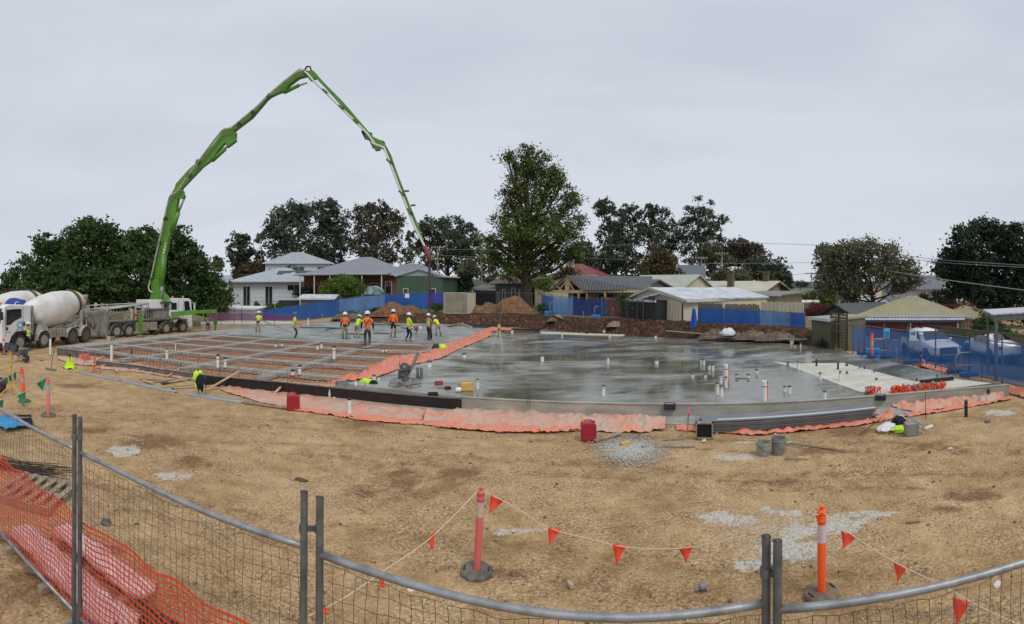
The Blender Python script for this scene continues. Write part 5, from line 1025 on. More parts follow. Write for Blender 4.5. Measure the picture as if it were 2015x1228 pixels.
def person(label,px,py,hpx,face,lean=0,hl=(-.27,-.05,.86),hr=(.27,-.05,.86),fl_=(-.11,0,0),fr=(.11,0,0),twist=0,shirt=hiyel,lower=None,sleeves='short',sleevem=None,legs='long',legm=khaki,bootm=boot,tall=True,hat=white,brim=False,z=ZS,hh=1.84,straps=None,bands=None,side=0,head=0):
 p=P(px,py)if z is None else P(px,py,z);d=dist(p)
 t=thing('person',label,'person',p,face_cam(p)+face);s=(hpx/F*d)/hh
 pel=V3((side,.0,.93));td=V3((twist,-math.sin(lean),math.cos(lean))).normalized();waist=pel+td*.16;chest=pel+td*.36;nb=pel+td*.53
 hd=V3((0,-math.sin(lean*.6+head),math.cos(lean*.6+head)));head_c=nb+hd*.20;sh={}
 J={}
 for sd_,x in(('L',-1),('R',1)):
  J['s'+sd_]=nb-td*.055+V3((x*.19,0,0));h_=V3(hl if sd_=='L' else hr);J['h'+sd_]=h_
  v=h_-J['s'+sd_];
  if v.length>.57:h_=J['s'+sd_]+v.normalized()*.57;J['h'+sd_]=h_
  J['e'+sd_]=bend(J['s'+sd_],h_,.30,.275,V3((x*.4,.8,-.3)))
  f_=V3(fl_ if sd_=='L' else fr);J['a'+sd_]=f_+V3((0,.02,.09));J['p'+sd_]=pel+V3((x*.095,0,-.04));J['k'+sd_]=bend(J['p'+sd_],J['a'+sd_],.43,.43,V3((x*.1,-1,0)))
 nodes=[(pel,(.14,.10)),(waist,(.125,.09)),(chest,(.155,.10)),(nb,(.07,.06)),(nb+hd*.09,.052),(head_c-hd*.03,(.07,.078)),(head_c+hd*.04,(.078,.09)),(head_c+hd*.095,(.05,.06))]
 edges=[(0,1),(1,2),(2,3),(3,4),(4,5),(5,6),(6,7)]
 def add(pos,r,par):nodes.append((pos,r));edges.append((par,len(nodes)-1));return len(nodes)-1
 for sd_,x in(('L',-1),('R',1)):
  a=add(J['s'+sd_],.062,3);b=add(J['e'+sd_],.043,a);c=add(J['h'+sd_],.027,b);fw=(J['h'+sd_]-J['e'+sd_]).normalized();wd=fw.cross(V3((0,1,.2))).normalized()
  pm=add(J['h'+sd_]+fw*.05,(.032,.016),c)
  for k,(o_,ln)in enumerate(((-.030,.060),(-.010,.075),(.010,.07),(.030,.055))):
   q=J['h'+sd_]+fw*.09+wd*o_;f1=add(q,.0095,pm);f2=add(q+fw*ln*.5+V3((0,-.008,0)),.0088,f1);add(q+fw*ln*.85+V3((0,-.024,0)),.0075,f2)
  q=J['h'+sd_]+fw*.04+V3((0,-.03,0));f1=add(q,.0105,pm);add(q+fw*.035+V3((0,-.015,0)),.009,f1)
  a=add(J['p'+sd_],.085,0);b=add(J['k'+sd_],.056,a);c=add(J['a'+sd_],.038,b);add(V3(fl_ if sd_=='L' else fr)+V3((0,-.14,.04)),.034,c)
 body=skinmesh('body',nodes,edges,skin,t)
 fwd=V3((0,-math.cos(lean*.6+head),-math.sin(lean*.6+head)));m=MB();m.ico(head_c+fwd*.10-hd*.0,1,(.014,.02,.026),sub=2);m.build('nose',skin,t,smooth=True);m=MB()
 for x in(-1,1):m.ico(head_c+V3((x*.083,0,0)),1,(.012,.022,.032),sub=2)
 m.build('ear',skin,t,smooth=True);m=MB();[m.ico(head_c+fwd*.088+hd*.028+V3((x*.032,0,0)),.011,sub=1)for x in(-1,1)];m.build('eye',mat('dark_feature',(.06,.03,.02),.6),t);m=MB();m.box(head_c+fwd*.092-hd*.052,(.05,.012,.010));m.build('mouth',mat('dark_feature',(.06,.03,.02),.6),t)
 m=MB();c_=head_c+hd*.01-fwd*.025;m.ico(c_,1,(.088,.092,.10),sub=3);m.build('hair',mat('brown_hair',(.05,.03,.02),.8),t,smooth=True)
 def coat(nm,m_,r0,r1,arms,grow=.02):
  n=[(pel+td*r0,(.152+grow-.02,.115+grow-.02)),(waist,(.148+grow-.02,.112+grow-.02)),(chest,(.172+grow-.02,.122+grow-.02)),(nb-td*.02,(.10,.085))];n=n[:r1];e=[(i,i+1)for i in range(len(n)-1)]
  if arms:
   for sd_ in 'LR':
    k=len(n)-1 if r1==4 else 2
    n.append((J['s'+sd_],.078));e.append((3,len(n)-1));n.append((J['s'+sd_].lerp(J['e'+sd_],.75)if arms=='short' else J['e'+sd_],.062 if arms=='short' else .056));e.append((len(n)-2,len(n)-1))
    if arms=='long':n.append((J['e'+sd_].lerp(J['h'+sd_],.9),.042));e.append((len(n)-2,len(n)-1))
  return skinmesh(nm,n,e,m_,t)
 coat('shirt',shirt,-.06,4,sleeves)
 if sleevem is not None:
  for sd_ in 'LR':skinmesh('sleeve',[(J['s'+sd_].lerp(J['e'+sd_],.55),.062),(J['e'+sd_],.058),(J['e'+sd_].lerp(J['h'+sd_],.9),.044)],[(0,1),(1,2)],sleevem,t)
 if lower is not None:skinmesh('shirt_hem',[(pel+td*-.08,(.158,.12)),(pel+td*.05,(.160,.122)),(waist+td*.03,(.158,.121))],[(0,1),(1,2)],lower,t)
 n=[(pel+V3((0,0,.04)),(.135,.105)),(pel-V3((0,0,.05)),(.13,.105))];e=[(0,1)]
 for sd_ in 'LR':
  n.append((J['p'+sd_]-V3((0,0,.06)),.095));e.append((1,len(n)-1));kk=J['p'+sd_].lerp(J['k'+sd_],.8)if legs=='short' else J['k'+sd_];n.append((kk,.08 if legs=='short' else .072));e.append((len(n)-2,len(n)-1))
  if legs=='long':n.append((J['k'+sd_].lerp(J['a'+sd_],.85),.058));e.append((len(n)-2,len(n)-1))
 skinmesh('trousers' if legs=='long' else 'shorts',n,e,legm,t)
 for sd_ in 'LR':
  f_=V3(fl_ if sd_=='L' else fr);top=J['k'+sd_].lerp(J['a'+sd_],.15 if tall else .8);skinmesh('boot',[(top,.066),(J['a'+sd_],.055),(f_+V3((0,-.06,.05)),(.05,.045)),(f_+V3((0,-.17,.04)),(.045,.035))],[(0,1),(1,2),(2,3)],bootm,t)
 m=MB();ang=lean*.6+head;Mx=Matrix.Rotation(ang,3,'X');pr=[(.165,-.004),(.168,.006),(.138,.018),(.135,.06),(.118,.105),(.08,.137),(.035,.15),(.001,.152)]if not brim else[(.20,-.02),(.205,-.012),(.115,.02),(.11,.08),(.085,.115),(.001,.12)]
 m.lathe(pr,(0,0,0),20,M=Mx.inverted()if False else Mx);m.v=[tuple(V3(v)+head_c+hd*.045)for v in m.v];m.build('helmet' if not brim else 'hat',hat,t,smooth=True)
 if not brim:m=MB();m.prism([(-.10,-.20),(-.06,-.235),(.06,-.235),(.10,-.20),(.12,-.10),(-.12,-.10)],0,.010,'XY');m.v=[tuple(Mx@V3(v)+head_c+hd*.045)for v in m.v];m.build('helmet_peak',hat,t)
 if straps:m=MB();m.path([nb+V3((-.12,.13,-.02)),chest+V3((0,.165,0)),waist+V3((.13,.13,0))],.018,6);m.build('strap',navy,t)
 if bands:
  for zz in(.03,.26):m=MB();m.lathe([(1,-.02),(1,.02)],n=20);m.v=[tuple(pel+td*(zz+v[2])+V3((v[0]*.178,v[1]*.142,0)))for v in m.v];m.build('reflective_tape',reflw,t)
 t.scale=(s,s,s);return t
PI=math.pi
person('worker in a yellow vest over a blue shirt standing by the mixer truck wheel',56,690,57,PI*.72,shirt=hiyel,sleeves=None,sleevem=mat('blue_cotton',(.10,.20,.45),.9),legs='long',legm=navy,z=None,tall=False,hl=(-.16,-.30,1.05),hr=(.14,-.3,1.0),bands=True)
person('worker in a yellow shirt with his back turned beside the green outrigger',409,652.5,35,PI*.97,legm=navy,tall=False,z=None,hat=mat('grey_hat',(.2,.2,.2),.8))
person('worker in a yellow shirt leaning back to pull a long screed pole',508,657,45,-.35,shirt=hiyel,lower=navy,lean=-.22,hl=(.05,-.38,1.22),hr=(.28,-.32,1.15),fl_=(-.16,.05,0),fr=(.20,-.1,0),z=.2)
person('worker in a yellow vest and grey sun hat standing side on',580,669.5,56,PI*.52,shirt=hiyel,legm=mat('dark_work_pants',(.03,.03,.035),.9),hat=mat('grey_sun_hat',(.14,.14,.14),.9),brim=True,hl=(-.10,-.28,1.0),hr=(.10,-.26,1.02),sleeves='short',z=.2)
person('worker in an orange shirt with dark sleeves holding a rake',679,671.5,57.5,-.25,shirt=hior,lower=navy,sleevem=navy,hl=(-.26,-.12,.86),hr=(.22,-.22,.95),z=.22)
person('bending worker in a yellow shirt and khaki shorts behind two orange shirts',702,665,48.5,PI*.83,lean=.62,shirt=hiyel,sleeves='long',legs='short',hl=(-.30,-.62,.72),hr=(.12,-.66,.72),fl_=(-.2,.1,0),fr=(.22,-.05,0),bootm=gboots,tall=False)
person('worker in an orange shirt seen from behind with a black strap across the back',723,682,70,PI,shirt=hior,sleevem=navy,legm=mat('dark_grey_pants',(.045,.04,.04),.9),hl=(-.30,-.10,.92),hr=(.32,-.02,.92),straps=True,z=.22)
person('walking worker in an orange jacket with a navy band and black shorts',774,665,56.5,PI*.93,shirt=hior,lower=navy,sleeves='long',legs='short',legm=navy,hl=(-.30,-.02,.84),hr=(.33,-.06,.84),fl_=(-.06,-.18,0),fr=(.09,.26,.08),bootm=gboots)
person('worker in a long sleeved yellow shirt holding a concrete vibrator',803,672.5,57.5,PI*.62,shirt=hiyel,sleeves='long',legm=navy,hl=(-.10,-.40,.98),hr=(.14,-.40,.95),fl_=(-.13,-.08,0),fr=(.13,.12,0),bootm=gboots,lean=.08)
person('worker in a green yellow vest guiding the hanging delivery hose',843,669,52.5,PI*.80,shirt=mat('olive_hi_vis',(.34,.55,.10),.8),sleeves=None,legm=mat('brown_dark_pants',(.045,.04,.03),.9),hl=(-.15,-.42,1.15),hr=(.2,-.42,1.20),fl_=(-.12,.1,0),fr=(.12,-.1,0))
person('bent worker in a bright yellow shirt and khaki shorts right of the hose',863,661.5,44.5,PI*1.25,lean=.75,shirt=mat('lemon_hi_vis',(.68,.82,.04),.8),legs='short',legm=mat('pale_khaki',(.30,.26,.20),.9),hl=(-.32,-.60,.85),hr=(.28,-.35,.95),fl_=(-.2,.12,0),fr=(.2,-.02,0),bootm=gboots)
p,q=Q(478,616,41),P(578,655,ZS);m=MB();m.tube(p,q,.035,n=6);tag(m.build('screed_pole',galv,smooth=True),'long pale screed pole slanting down past the leaning worker','pole')
p=P(690,671,.3);m=MB();m.path([p+Vector((-.35,-.1,1.0)),p],.016,6);m.box(p,(.5,.06,.05));tag(m.build('rake',black),'thin black rake held by the orange shirted worker','rake')
p=Q(819,646,33);t=thing('concrete_vibrator','red motor with a white tank held by the yellow shirted worker','concrete vibrator',p,0);m=MB();m.lathe([(.06,-.14),(.16,-.1),(.17,.08),(.08,.14)],(0,0,0),12,axis='X');m.build('motor',mat('rust_red_paint',(.25,.07,.06),.6),t,autos=40);m=MB();m.box((.3,0,.06),(.22,.16,.16));m.build('tank',pvc,t,bevel=.02);m=MB();m.path([(.1,0,-.1),(-.2,.3,-.55),(-1.0,.5,-.62),(-2.4,1.0,-.62)],.03,6);m.build('hose',black,t,smooth=True)
for k,(a,b,lb)in enumerate([((730,640),(790,641),'dark hose lying on fresh concrete left of the orange jacket'),((640,650),(672,646),'dark screed rail on fresh concrete left of the raker'),((590,645),(676,647),'long thin screed rail on fresh concrete'),((790,646),(812,649),'dark hose lying right of the orange jacket'),((735,657),(766,658),'dark float bar on fresh concrete behind the strap worker'),((880,644),(900,642),'dark bar at the far edge of the fresh concrete'),((687,658),(720,660),'screed bar pulled by the bending worker')]):
 p,q=S(*a),S(*b);m=MB();m.tube(p+Vector((0,0,.05)),q+Vector((0,0,.05)),.035,n=6);tag(m.build('screed_bar' if 'hose' not in lb else 'rubber_hose',black),lb,'screed bar' if 'hose' not in lb else 'hose')
rs=random.Random(5)
for k,(x0,y0,x1,y1,m_,lb)in enumerate([(884,643.5,912,637,oldtimber,'first pale timber in the tangle at the far slab edge'),(895,641,922,643,oldtimber,'second pale timber in the tangle at the far slab edge'),(905,638,925,645,timber,'crossing pale timber in the tangle at the far slab edge'),(915,641,1012,642.5,black,'long black form lying along the far slab edge'),(930,644.5,1000,646,black,'second black form lying before the far slab edge'),(1008,649,1062,651,black,'thin black pipe run on the far corner of the wet slab'),(1054,654,1063,648,black,'short black form tipped on the far strip'),(745,633,790,643,oldtimber,'weathered boards left behind the orange jacket')]):
 p,q=S(x0,y0),S(x1,y1);m=MB();m.beam(p+Vector((0,0,.06)),q+Vector((0,0,.08)),.12,.10);tag(m.build('form_timber',m_),lb,'form timber','form timbers along the far slab edge')
m=MB();p=P(713,687,.3);m.box((0,0,.03),(.65,.35,.06));tag(m.build('rubber_mat',black,loc=p),'small black mat lying on the mesh below the strap worker','mat')
m=MB();p,q=P(680,671.5,.3),P(743,671.5,.3);m.beam(p,q,.10,.05);tag(m.build('screed_board',pvc),'long pale board lying at the edge of the fresh concrete','board')
# ================================================================= VEHICLES
alloy=mat('dusty_rim',(.42,.42,.40),.45,.3,col2=(.25,.24,.22),vscale=14);chas=mat('muddy_chassis',(.05,.048,.045),.8,col2=(.12,.11,.09),vscale=3)
cabw=mat('truck_white',(.74,.75,.76),.35,var=.05,vscale=1.4);tarp=mat('cement_grey_tarpaulin',(.25,.24,.21),.9,col2=(.15,.14,.12),vscale=2,bump=.6,bscale=3)
amber=mat('amber_lens',(.75,.20,.03),.3);stain=mat('stained_steel',(.36,.34,.30),.6,.2,col2=(.22,.20,.18),vscale=2.5)
WS=1.0
def wheel(t,x,y,r=.52,w_=.3,rim=alloy,tyre=rubber,side=-1):
 """side -1: outer face towards -Y"""
 m=MB();m.lathe([(r*.60,-w_/2),(r*.93,-w_/2),(r,-w_*.36),(r,w_*.36),(r*.93,w_/2),(r*.60,w_/2)],(0,0,0),28,axis='Y',caps=False);tyre_o=m.build('wheel',tyre,t,loc=(x,y,r),autos=35);tyre_o.scale.x=WS
 m=MB();s_=side;m.lathe([(r*.60,s_*w_*.49),(r*.56,s_*w_*.44),(r*.50,s_*w_*.30),(r*.26,s_*w_*.22),(r*.22,s_*w_*.40),(r*.10,s_*w_*.46),(.001,s_*w_*.46)],(0,0,0),24,axis='Y');m.build('rim',rim,tyre_o,autos=30)
 m=MB();[m.tube((r*.38*math.cos(a),s_*w_*.20,r*.38*math.sin(a)),(r*.38*math.cos(a),s_*w_*.30,r*.38*math.sin(a)),r*.055,n=6)for a in[2*PI*k/10 for k in range(10)]];m.build('dark_rim_hole',black,tyre_o)  # solid black plugs stand in for the dark of the holes round the rim
 return tyre_o
def guard(t,x,y,r=.52,w_=.45,m_=None,z=None):
 m=MB();R_=r*1.22;n=12;
 for i in range(n+1):
  a=PI*i/n
  for q in(R_,R_-.035):m.v+=[(R_ and q*math.cos(a),-w_/2,q*math.sin(a)),(q*math.cos(a),w_/2,q*math.sin(a))]
 m.f=[]
 for i in range(n):b=i*4;m.f+=[(b,b+1,b+5,b+4),(b+2,b+6,b+7,b+3),(b,b+4,b+6,b+2),(b+1,b+3,b+7,b+5)]
 m.build('mudguard',m_ or stain,t,loc=(x,y,r if z is None else z),autos=40).scale.x=WS
def drum(t,x0,z0,L_,R_,tilt,m_,nm='drum'):
 m=MB();ax=Vector((math.cos(tilt),0,math.sin(tilt)));prof=[(.30,0),(.62,.02),(.86,.10),(.99,.26),(1.0,.46),(.94,.62),(.78,.80),(.58,.96),(.55,1.0),(.45,1.0),(.42,.95)]
 prof=[(.34,.0),(.70,.03),(.86,.12),(1.0,.36),(1.0,.56),(.88,.74),(.66,.93),(.64,.97),(.45,1.04)]
 Mx=Matrix.Rotation(-tilt,3,'Y');m.lathe([(r*R_,h*L_)for r,h in prof],(x0,0,z0),36,axis='X',M=Mx);return m.build(nm,m_,t,autos=12)
def mixer(t,full=True,stripe=False):
 wheels=(1.35,3.25,5.75,7.05)if full else(1.3,5.6)
 for k,x in enumerate(wheels):
  if k<2:wheel(t,x,-1.05,.56,.28,alloy)
  else:wheel(t,x,-.98,.57,.46,mat('muddy_rim',(.10,.095,.085),.8),muddy)
  wheel(t,x,1.0,.52,.3,side=1)
 m=MB();m.box((4.3,-.42,.92),(7.6,.10,.26));m.box((4.3,.42,.92),(7.6,.10,.26));m.box((4.3,0,.80),(.2,.9,.2));[m.tube((x,-.9,.52),(x,.9,.52),.08,n=8)for x in wheels];m.build('chassis',chas,t)
 m=MB();m.prism([(0.0,.62),(.55,.62),(.70,1.0),(1.0,1.28),(1.9,1.30),(2.15,1.22),(2.15,2.95),(.5,3.02),(.20,2.90),(-.02,1.75)],-1.22,1.22,'XZ');cab=m.build('cab',cabw,t,bevel=.05)
 m=MB();m.prism([(.32,2.72),(1.35,2.74),(1.42,2.66),(1.42,2.18),(.92,1.98),(.62,1.76),(.30,1.72)],-1.226,-1.20,'XZ');m.build('side_window',carglass,cab)
 m=MB();m.add([(-.005,-1.1,1.85),(-.005,1.1,1.85),(.165,1.0,2.78),(.165,-1.0,2.78)],[(0,1,2,3)]);m.v=[(x-.012,y,z)for x,y,z in m.v];m.build('windscreen',carglass,cab)
 m=MB();m.beam((.26,-1.228,1.0),(.26,-1.228,2.9),.015,.015);m.beam((1.52,-1.228,1.35),(1.52,-1.228,2.85),.015,.015);m.box((1.62,-1.226,1.75),(.12,.01,.28));m.box((.36,-1.226,1.52),(.14,.01,.2));m.beam((.3,-1.228,1.3),(.62,-1.228,1.3),.02,.02);m.build('door_seams',black,cab)
 m=MB();m.path([(1.28+.0+.19*math.cos(a),-1.23,1.72+.19*math.sin(a))for a in[2*PI*k/20 for k in range(20)]],.035,6,closed=True);m.build('ring_emblem',mat('sky_blue_paint',(.06,.35,.70),.5),cab);m=MB();[m.box((1.02+.085*k,-1.226,1.42+.01*(k%2)),(.05,.008,.06+.02*(k%3)))for k in range(7)if k !=3];m.build('faded_print',mat('blue_grey_print',(.16,.20,.25),.6),cab)
 m=MB();m.prism([(.72,1.0),(1.0,1.30),(1.75,1.32),(2.0,.95),(2.1,.55),(1.96,.55),(1.8,.95),(1.6,1.14),(1.1,1.14),(.85,.9),(.78,.5),(.62,.5)],-1.24,-.9,'XZ');m.build('wheel_arch',black,cab)
 m=MB();m.box((.32,-1.0,.50),(.6,.4,.35));m.box((.35,-1.21,.55),(.3,.02,.12));m.build('step',black,cab);m=MB();m.lathe([(.14,0),(.13,.10),(.08,.15),(.001,.16)],(.45,-.4,3.02),14);m.build('beacon',amber,cab,autos=40)
 m=MB();m.lathe([(.03,0),(.03,.4)],(-.12,-1.3,2.2),8);m.box((-.12,-1.36,2.35),(.14,.1,.5));m.build('mirror',black,cab)
 m=MB();m.box((2.35,-.7,1.75),(.22,.5,1.1));m.tube((2.42,-1.0,1.0),(2.42,-1.0,2.9),.09,n=10);m.tube((2.6,-.6,1.0),(2.6,-.6,2.7),.05,n=8);m.build('exhaust_stack',stain,t);m=MB();m.lathe([(.1,-.3),(.32,-.2),(.34,.2),(.2,.35)],(2.95,-.75,1.95),18,axis='X');m.build('water_tank',dirtywhite,t,autos=30)
 m=MB();m.lathe([(.12,-.3),(.3,-.1),(.3,.2),(.12,.32)],(2.85,-.6,1.35),16,axis='X');m.build('drive_motor',chas,t,autos=30)
 m=MB();m.prism([(2.75,1.0),(4.0,1.0),(3.25,2.0),(3.05,2.0)],-.95,-.85,'XZ');m.prism([(2.75,1.0),(4.0,1.0),(3.25,2.0),(3.05,2.0)],.85,.95,'XZ');m.build('front_pedestal',dirtywhite,t)
 dr=drum(t,2.75,1.98,4.75,1.22,R(14),drumwhite)
 m=MB();Mx=Matrix.Rotation(-R(14),3,'Y');m.lathe([(.95,4.02),(1.02,4.02),(1.02,4.16),(.93,4.16)],(2.75,0,1.98),36,axis='X',M=Mx);m.build('drum_ring',chas,dr,autos=20)
 m=MB();m.lathe([(.90,4.25),(.94,4.25),(.90,4.40),(.86,4.40)],(2.75,0,1.98),36,axis='X',M=Mx);m.build('yellow_band',mat('dull_yellow_paint',(.55,.34,.04),.6),dr,autos=20)
 m=MB();m.beam((6.9,-.8,1.1),(6.95,-.75,3.0),.22,.14);m.beam((6.9,.8,1.1),(6.95,.75,3.0),.22,.14);m.box((7.1,0,3.0),(.5,1.7,.25));m.build('rear_frame',dirtywhite,t)
 m=MB();m.prism([(7.0,3.2),(7.9,3.55),(7.8,3.3),(7.5,2.5),(7.1,2.3)],-.6,.6,'XZ');m.build('hopper',stain,t);m=MB();m.path([(7.3,-.1,2.5),(7.7,-.2,2.0),(8.2,-.3,1.5),(8.7,-.4,1.15)],[.28,.26,.24,.22],10);m.build('chute',stain,t,smooth=True)
 m=MB();[m.tube((a,-.95,b),(c,-.95,d),.03,n=6)for a,b,c,d in((6.0,1.25,7.5,1.3),(6.2,1.3,6.5,1.75),(6.5,1.75,7.0,1.7),(7.3,1.1,7.3,1.7),(5.2,1.3,6.2,1.5))];m.build('rails',dirtywhite,t)
 for x,z in zip(wheels[2:]if full else wheels[1:],(.53,.53)):guard(t,x,-1.0,.56,.5,dirtywhite)
 if full:guard(t,wheels[1],-1.05,.56,.36,dirtywhite)
 for k,x in enumerate((4.0,4.42,4.68,4.94)):m=MB();m.box((x,-1.05,.95),(.48 if k==0 else .24,.35,.62));m.build('tool_box',stain if k else mat('taupe_paint',(.24,.22,.19),.7),t,bevel=.04)
 m=MB();m.box((8.0,-.9,.9),(.08,.06,1.1));m.box((8.0,0,.75),(.12,2.2,.2));m.build('rear_bar',stain,t)
 if stripe:
  m=MB();blu=mat('deep_blue_paint',(.03,.07,.32),.45)
  n=18
  for i in range(n+1):
   u=i/n;h=(.16+.42*u)*4.75;r_=1.22*float(np.interp(.16+.42*u,[.12,.36,.56,.74],[.86,1,1,.88]))+.012
   for q_ in range(7):
    a=R(194+(6+30*math.sin(min(1,u*1.1)*PI*.9))*q_/6);v=Vector((h,r_*math.cos(a-R(0)),-r_*math.sin(a)));m.v.append(tuple(Mx@v+Vector((2.75,0,1.98))))
  m.f=[(7*i+j,7*i+j+1,7*i+j+8,7*i+j+7)for i in range(n)for j in range(6)];m.build('blue_stripe',blu,dr)
  text_part('letter_mark','G',.62,pvc,dr,Mx@Vector((1.9,-1.235,.40))+Vector((2.75,0,1.98)),(R(72),-R(14),0),.03)
g0=P(-24,694);g1=P(192,668)
def truckframe(name,label,cat,xa,ya,xb,yb,la,lb_,off=1.1,group=None,sy=1.0):
 global WS
 """place so that local points (la,-off) and (lb_,-off) fall on two ground points; uniform scale"""
 A,B=P(xa,ya),P(xb,yb);d=B-A;d.z=0;s=d.length/(lb_-la);rz=math.atan2(d.y,d.x);z=(A.z+B.z)/2
 WS=sy/s;o=A-(Matrix.Rotation(rz,3,'Z')@Vector((la*s,-off*sy,0)));o.z=z;t=thing(name,label,cat,o,rz,group);t.scale=(s,sy,sy);print(name,'scale',s);return t
T1=truckframe('concrete_mixer_truck','white concrete mixer truck with a plain drum backed up to the pump truck','truck',38,691,168,674,1.35,7.05,sy=1.04)
mixer(T1)
T2=thing('concrete_mixer_truck','second mixer truck behind the first, with a blue stripe and white letter on its drum','truck',T1.location+Matrix.Rotation(T1.rotation_euler.z,3,'Z')@Vector((-1.05,3.3,0)),T1.rotation_euler.z+.02);T2.scale=T1.scale
mixer(T2,True,True)
T3=truckframe('concrete_pump_truck','white concrete pump truck with a tall lime green boom reaching over the slab','truck',229,665,359,654,0,8.3,1.1,None,1.0)
t=T3
for x in(0,1.42):wheel(t,x,-1.05,.53,.34,alloy);wheel(t,x,1.05,.53,.34,side=1);guard(t,x,-1.05,.53,.42,galv)
for x in(6.05,8.3):wheel(t,x,-1.05,.53,.34,alloy);wheel(t,x,1.05,.53,.34,side=1)
guard(t,6.05,-1.05,.53,.4,galv)
m=MB();m.box((3.6,0,.95),(11.6,1.0,.35));[m.tube((x,-.9,.53),(x,.9,.53),.09,n=8)for x in(0,1.42,6.05,8.3)];m.box((3.8,-1.1,1.32),(8.6,.3,.08));m.build('chassis',chas,t)
m=MB();m.box((3.2,-1.0,1.42),(9.4,.5,.05));m.build('deck',stain,t)
for x,w_ in((2.55,.75),(3.35,.85),(4.3,.95)):m=MB();m.box((x,-1.08,.82),(w_*.96,.45,.72));m.build('tool_box',stain,t,bevel=.02)
m=MB();m.prism([(7.0,1.15),(7.3,.95),(7.6,1.25),(8.95,1.25),(9.1,.45),(9.55,.45),(9.6,1.3),(9.45,3.05),(9.1,3.2),(6.5,3.25),(6.4,1.7)],-1.2,1.2,'XZ');cab=m.build('cab',cabw,t,bevel=.05)
m=MB();m.prism([(8.45,2.95),(9.12,2.95),(9.35,1.95),(8.5,2.0)],-1.207,-1.18,'XZ');m.build('side_window',carglass,cab);m=MB();m.box((7.05,-1.195,2.5),(.75,.02,.65));m.build('rear_window',carglass,cab)
m=MB();m.add([(9.59,-1.1,1.9),(9.59,1.1,1.9),(9.48,1.0,3.0),(9.48,-1.0,3.0)],[(0,1,2,3)]);m.build('windscreen',carglass,cab)
for x in(7.4,8.85):m=MB();m.lathe([(.10,0),(.10,.14),(.06,.19),(.001,.2)],(x,-.6,3.24),12);m.build('beacon',amber,cab,autos=40)
m=MB();m.box((9.75,-1.35,2.4),(.1,.12,.75));m.tube((9.5,-1.2,2.8),(9.75,-1.35,2.75),.02,n=6);m.build('mirror',cabw,cab)
m=MB();m.beam((8.35,-1.212,1.3),(8.35,-1.212,3.1),.015,.015);m.beam((7.65,-1.212,1.7),(7.65,-1.212,3.1),.015,.015);m.build('door_seams',chas,cab);m=MB();m.box((9.6,0,.75),(.12,2.3,.5));m.build('bumper',cabw,cab)
m=MB()
def tf(u,v):
 x=-3.6+2.75*u;top=2.15+.35*math.sin(u*3)-.3*(1-u);return(x+.1*math.sin(v*9+u*4)*v,-1.35-.12*math.sin(u*17)*v+.25*(1-v),top-(top-.35-.25*math.sin(u*6))*v)
m.grid(26,12,tf);m.build('tarpaulin',tarp,t,smooth=True,solid=.02)
m=MB();m.prism([(-3.4,.9),(-1.0,.9),(-.9,2.2),(-2.4,2.35),(-3.5,1.9)],-1.1,1.1,'XZ');m.build('hopper',stain,t)
m=MB();m.box((.3,.2,1.65),(1.9,1.4,.45));m.build('timber_pack',oldtimber,t)
m=MB();m.tube((-1.6,-.8,2.35),(4.6,-.8,2.85),.085,n=10);m.tube((-1.2,.3,2.4),(4.4,.3,2.7),.12,n=10);m.tube((0,-.4,2.0),(4.4,-.4,2.2),.07,n=8);m.build('delivery_pipe',steelpipe,t,smooth=True)
m=MB()
for a in((-1.5,2.6),(-.9,2.7),(1.9,2.3),(2.4,2.6),(3.3,2.5)):m.box((a[0],-.9,a[1]/2+.7),(.14,.12,a[1]-1.2))
m.tube((-3.2,-.7,2.75),(2.6,-.7,2.85),.05,n=6);m.tube((-3.2,-.7,2.45),(-.6,-.7,2.5),.05,n=6);m.box((-1.9,-.5,2.6),(.2,.2,.7));m.build('rail_frame',dirtywhite,t)
m=MB();[m.box((2.9+.25*k,-.5+.05*(k%3),1.75+.1*(k%2)),(.16,.5,.5+.12*(k%3)),(0,.3*(k%2),0))for k in range(7)];[m.path([(3+.3*k,-1.0,1.5),(3.1+.25*k,-1.05,2.1+.1*k),(3.6+.2*k,-.9,2.5)],.035,5)for k in range(5)];[m.path([(-.4+.32*k,-.95,1.9),(-.2+.32*k,-1.0,2.25),(.1+.32*k,-.9,2.0)],.03,5)for k in range(6)];m.build('hydraulics',mat('dark_hydraulics',(.10,.11,.10),.6,col2=(.35,.35,.33),vscale=4),t)
m=MB();m.box((4.95,0,2.75),(1.75,2.2,.75));m.build('pedestal',cabw,t,bevel=.03);m=MB();m.box((5.35,-.3,2.32),(2.7,1.9,.10));m.build('walkway',galv,t)
m=MB();m.box((5.6,-.9,1.85),(2.5,.5,.75));m.build('control_cabinet',mat('cabinet_grey',(.11,.11,.105),.6,col2=(.28,.27,.25),vscale=3),t);m=MB();[m.box((x,-1.17,1.85),(.05,.03,.8))for x in(4.35,5.5,6.85)];m.build('cabinet_frame',galv,t)
m=MB();m.ico((2.15,-1.35,1.9),.16,sub=2);m.build('red_buoy',mat('signal_red',(.55,.02,.05),.5),t,smooth=True)
m=MB();m.beam((6.6,-1.35,1.78),(9.0,-2.4,1.98),.42,.40);m.beam((9.0,-2.4,1.98),(10.9,-3.25,2.02),.36,.32);orr=m.build('outrigger_arm',lime,t);m=MB();m.box((10.85,-3.2,1.35),(.3,.3,1.1));m.tube((10.85,-3.2,.9),(10.85,-3.2,.1),.10,n=10);m.box((10.85,-3.2,.08),(.7,.7,.1));m.build('outrigger_leg',lime,t)
m=MB();m.box((2.2,-1.9,1.2),(.28,.3,1.5));m.tube((2.2,-1.9,.6),(2.2,-1.9,.1),.09,n=10);m.box((2.2,-1.9,.08),(.7,.6,.08));m.build('outrigger_leg',lime,t)
YB=34.0
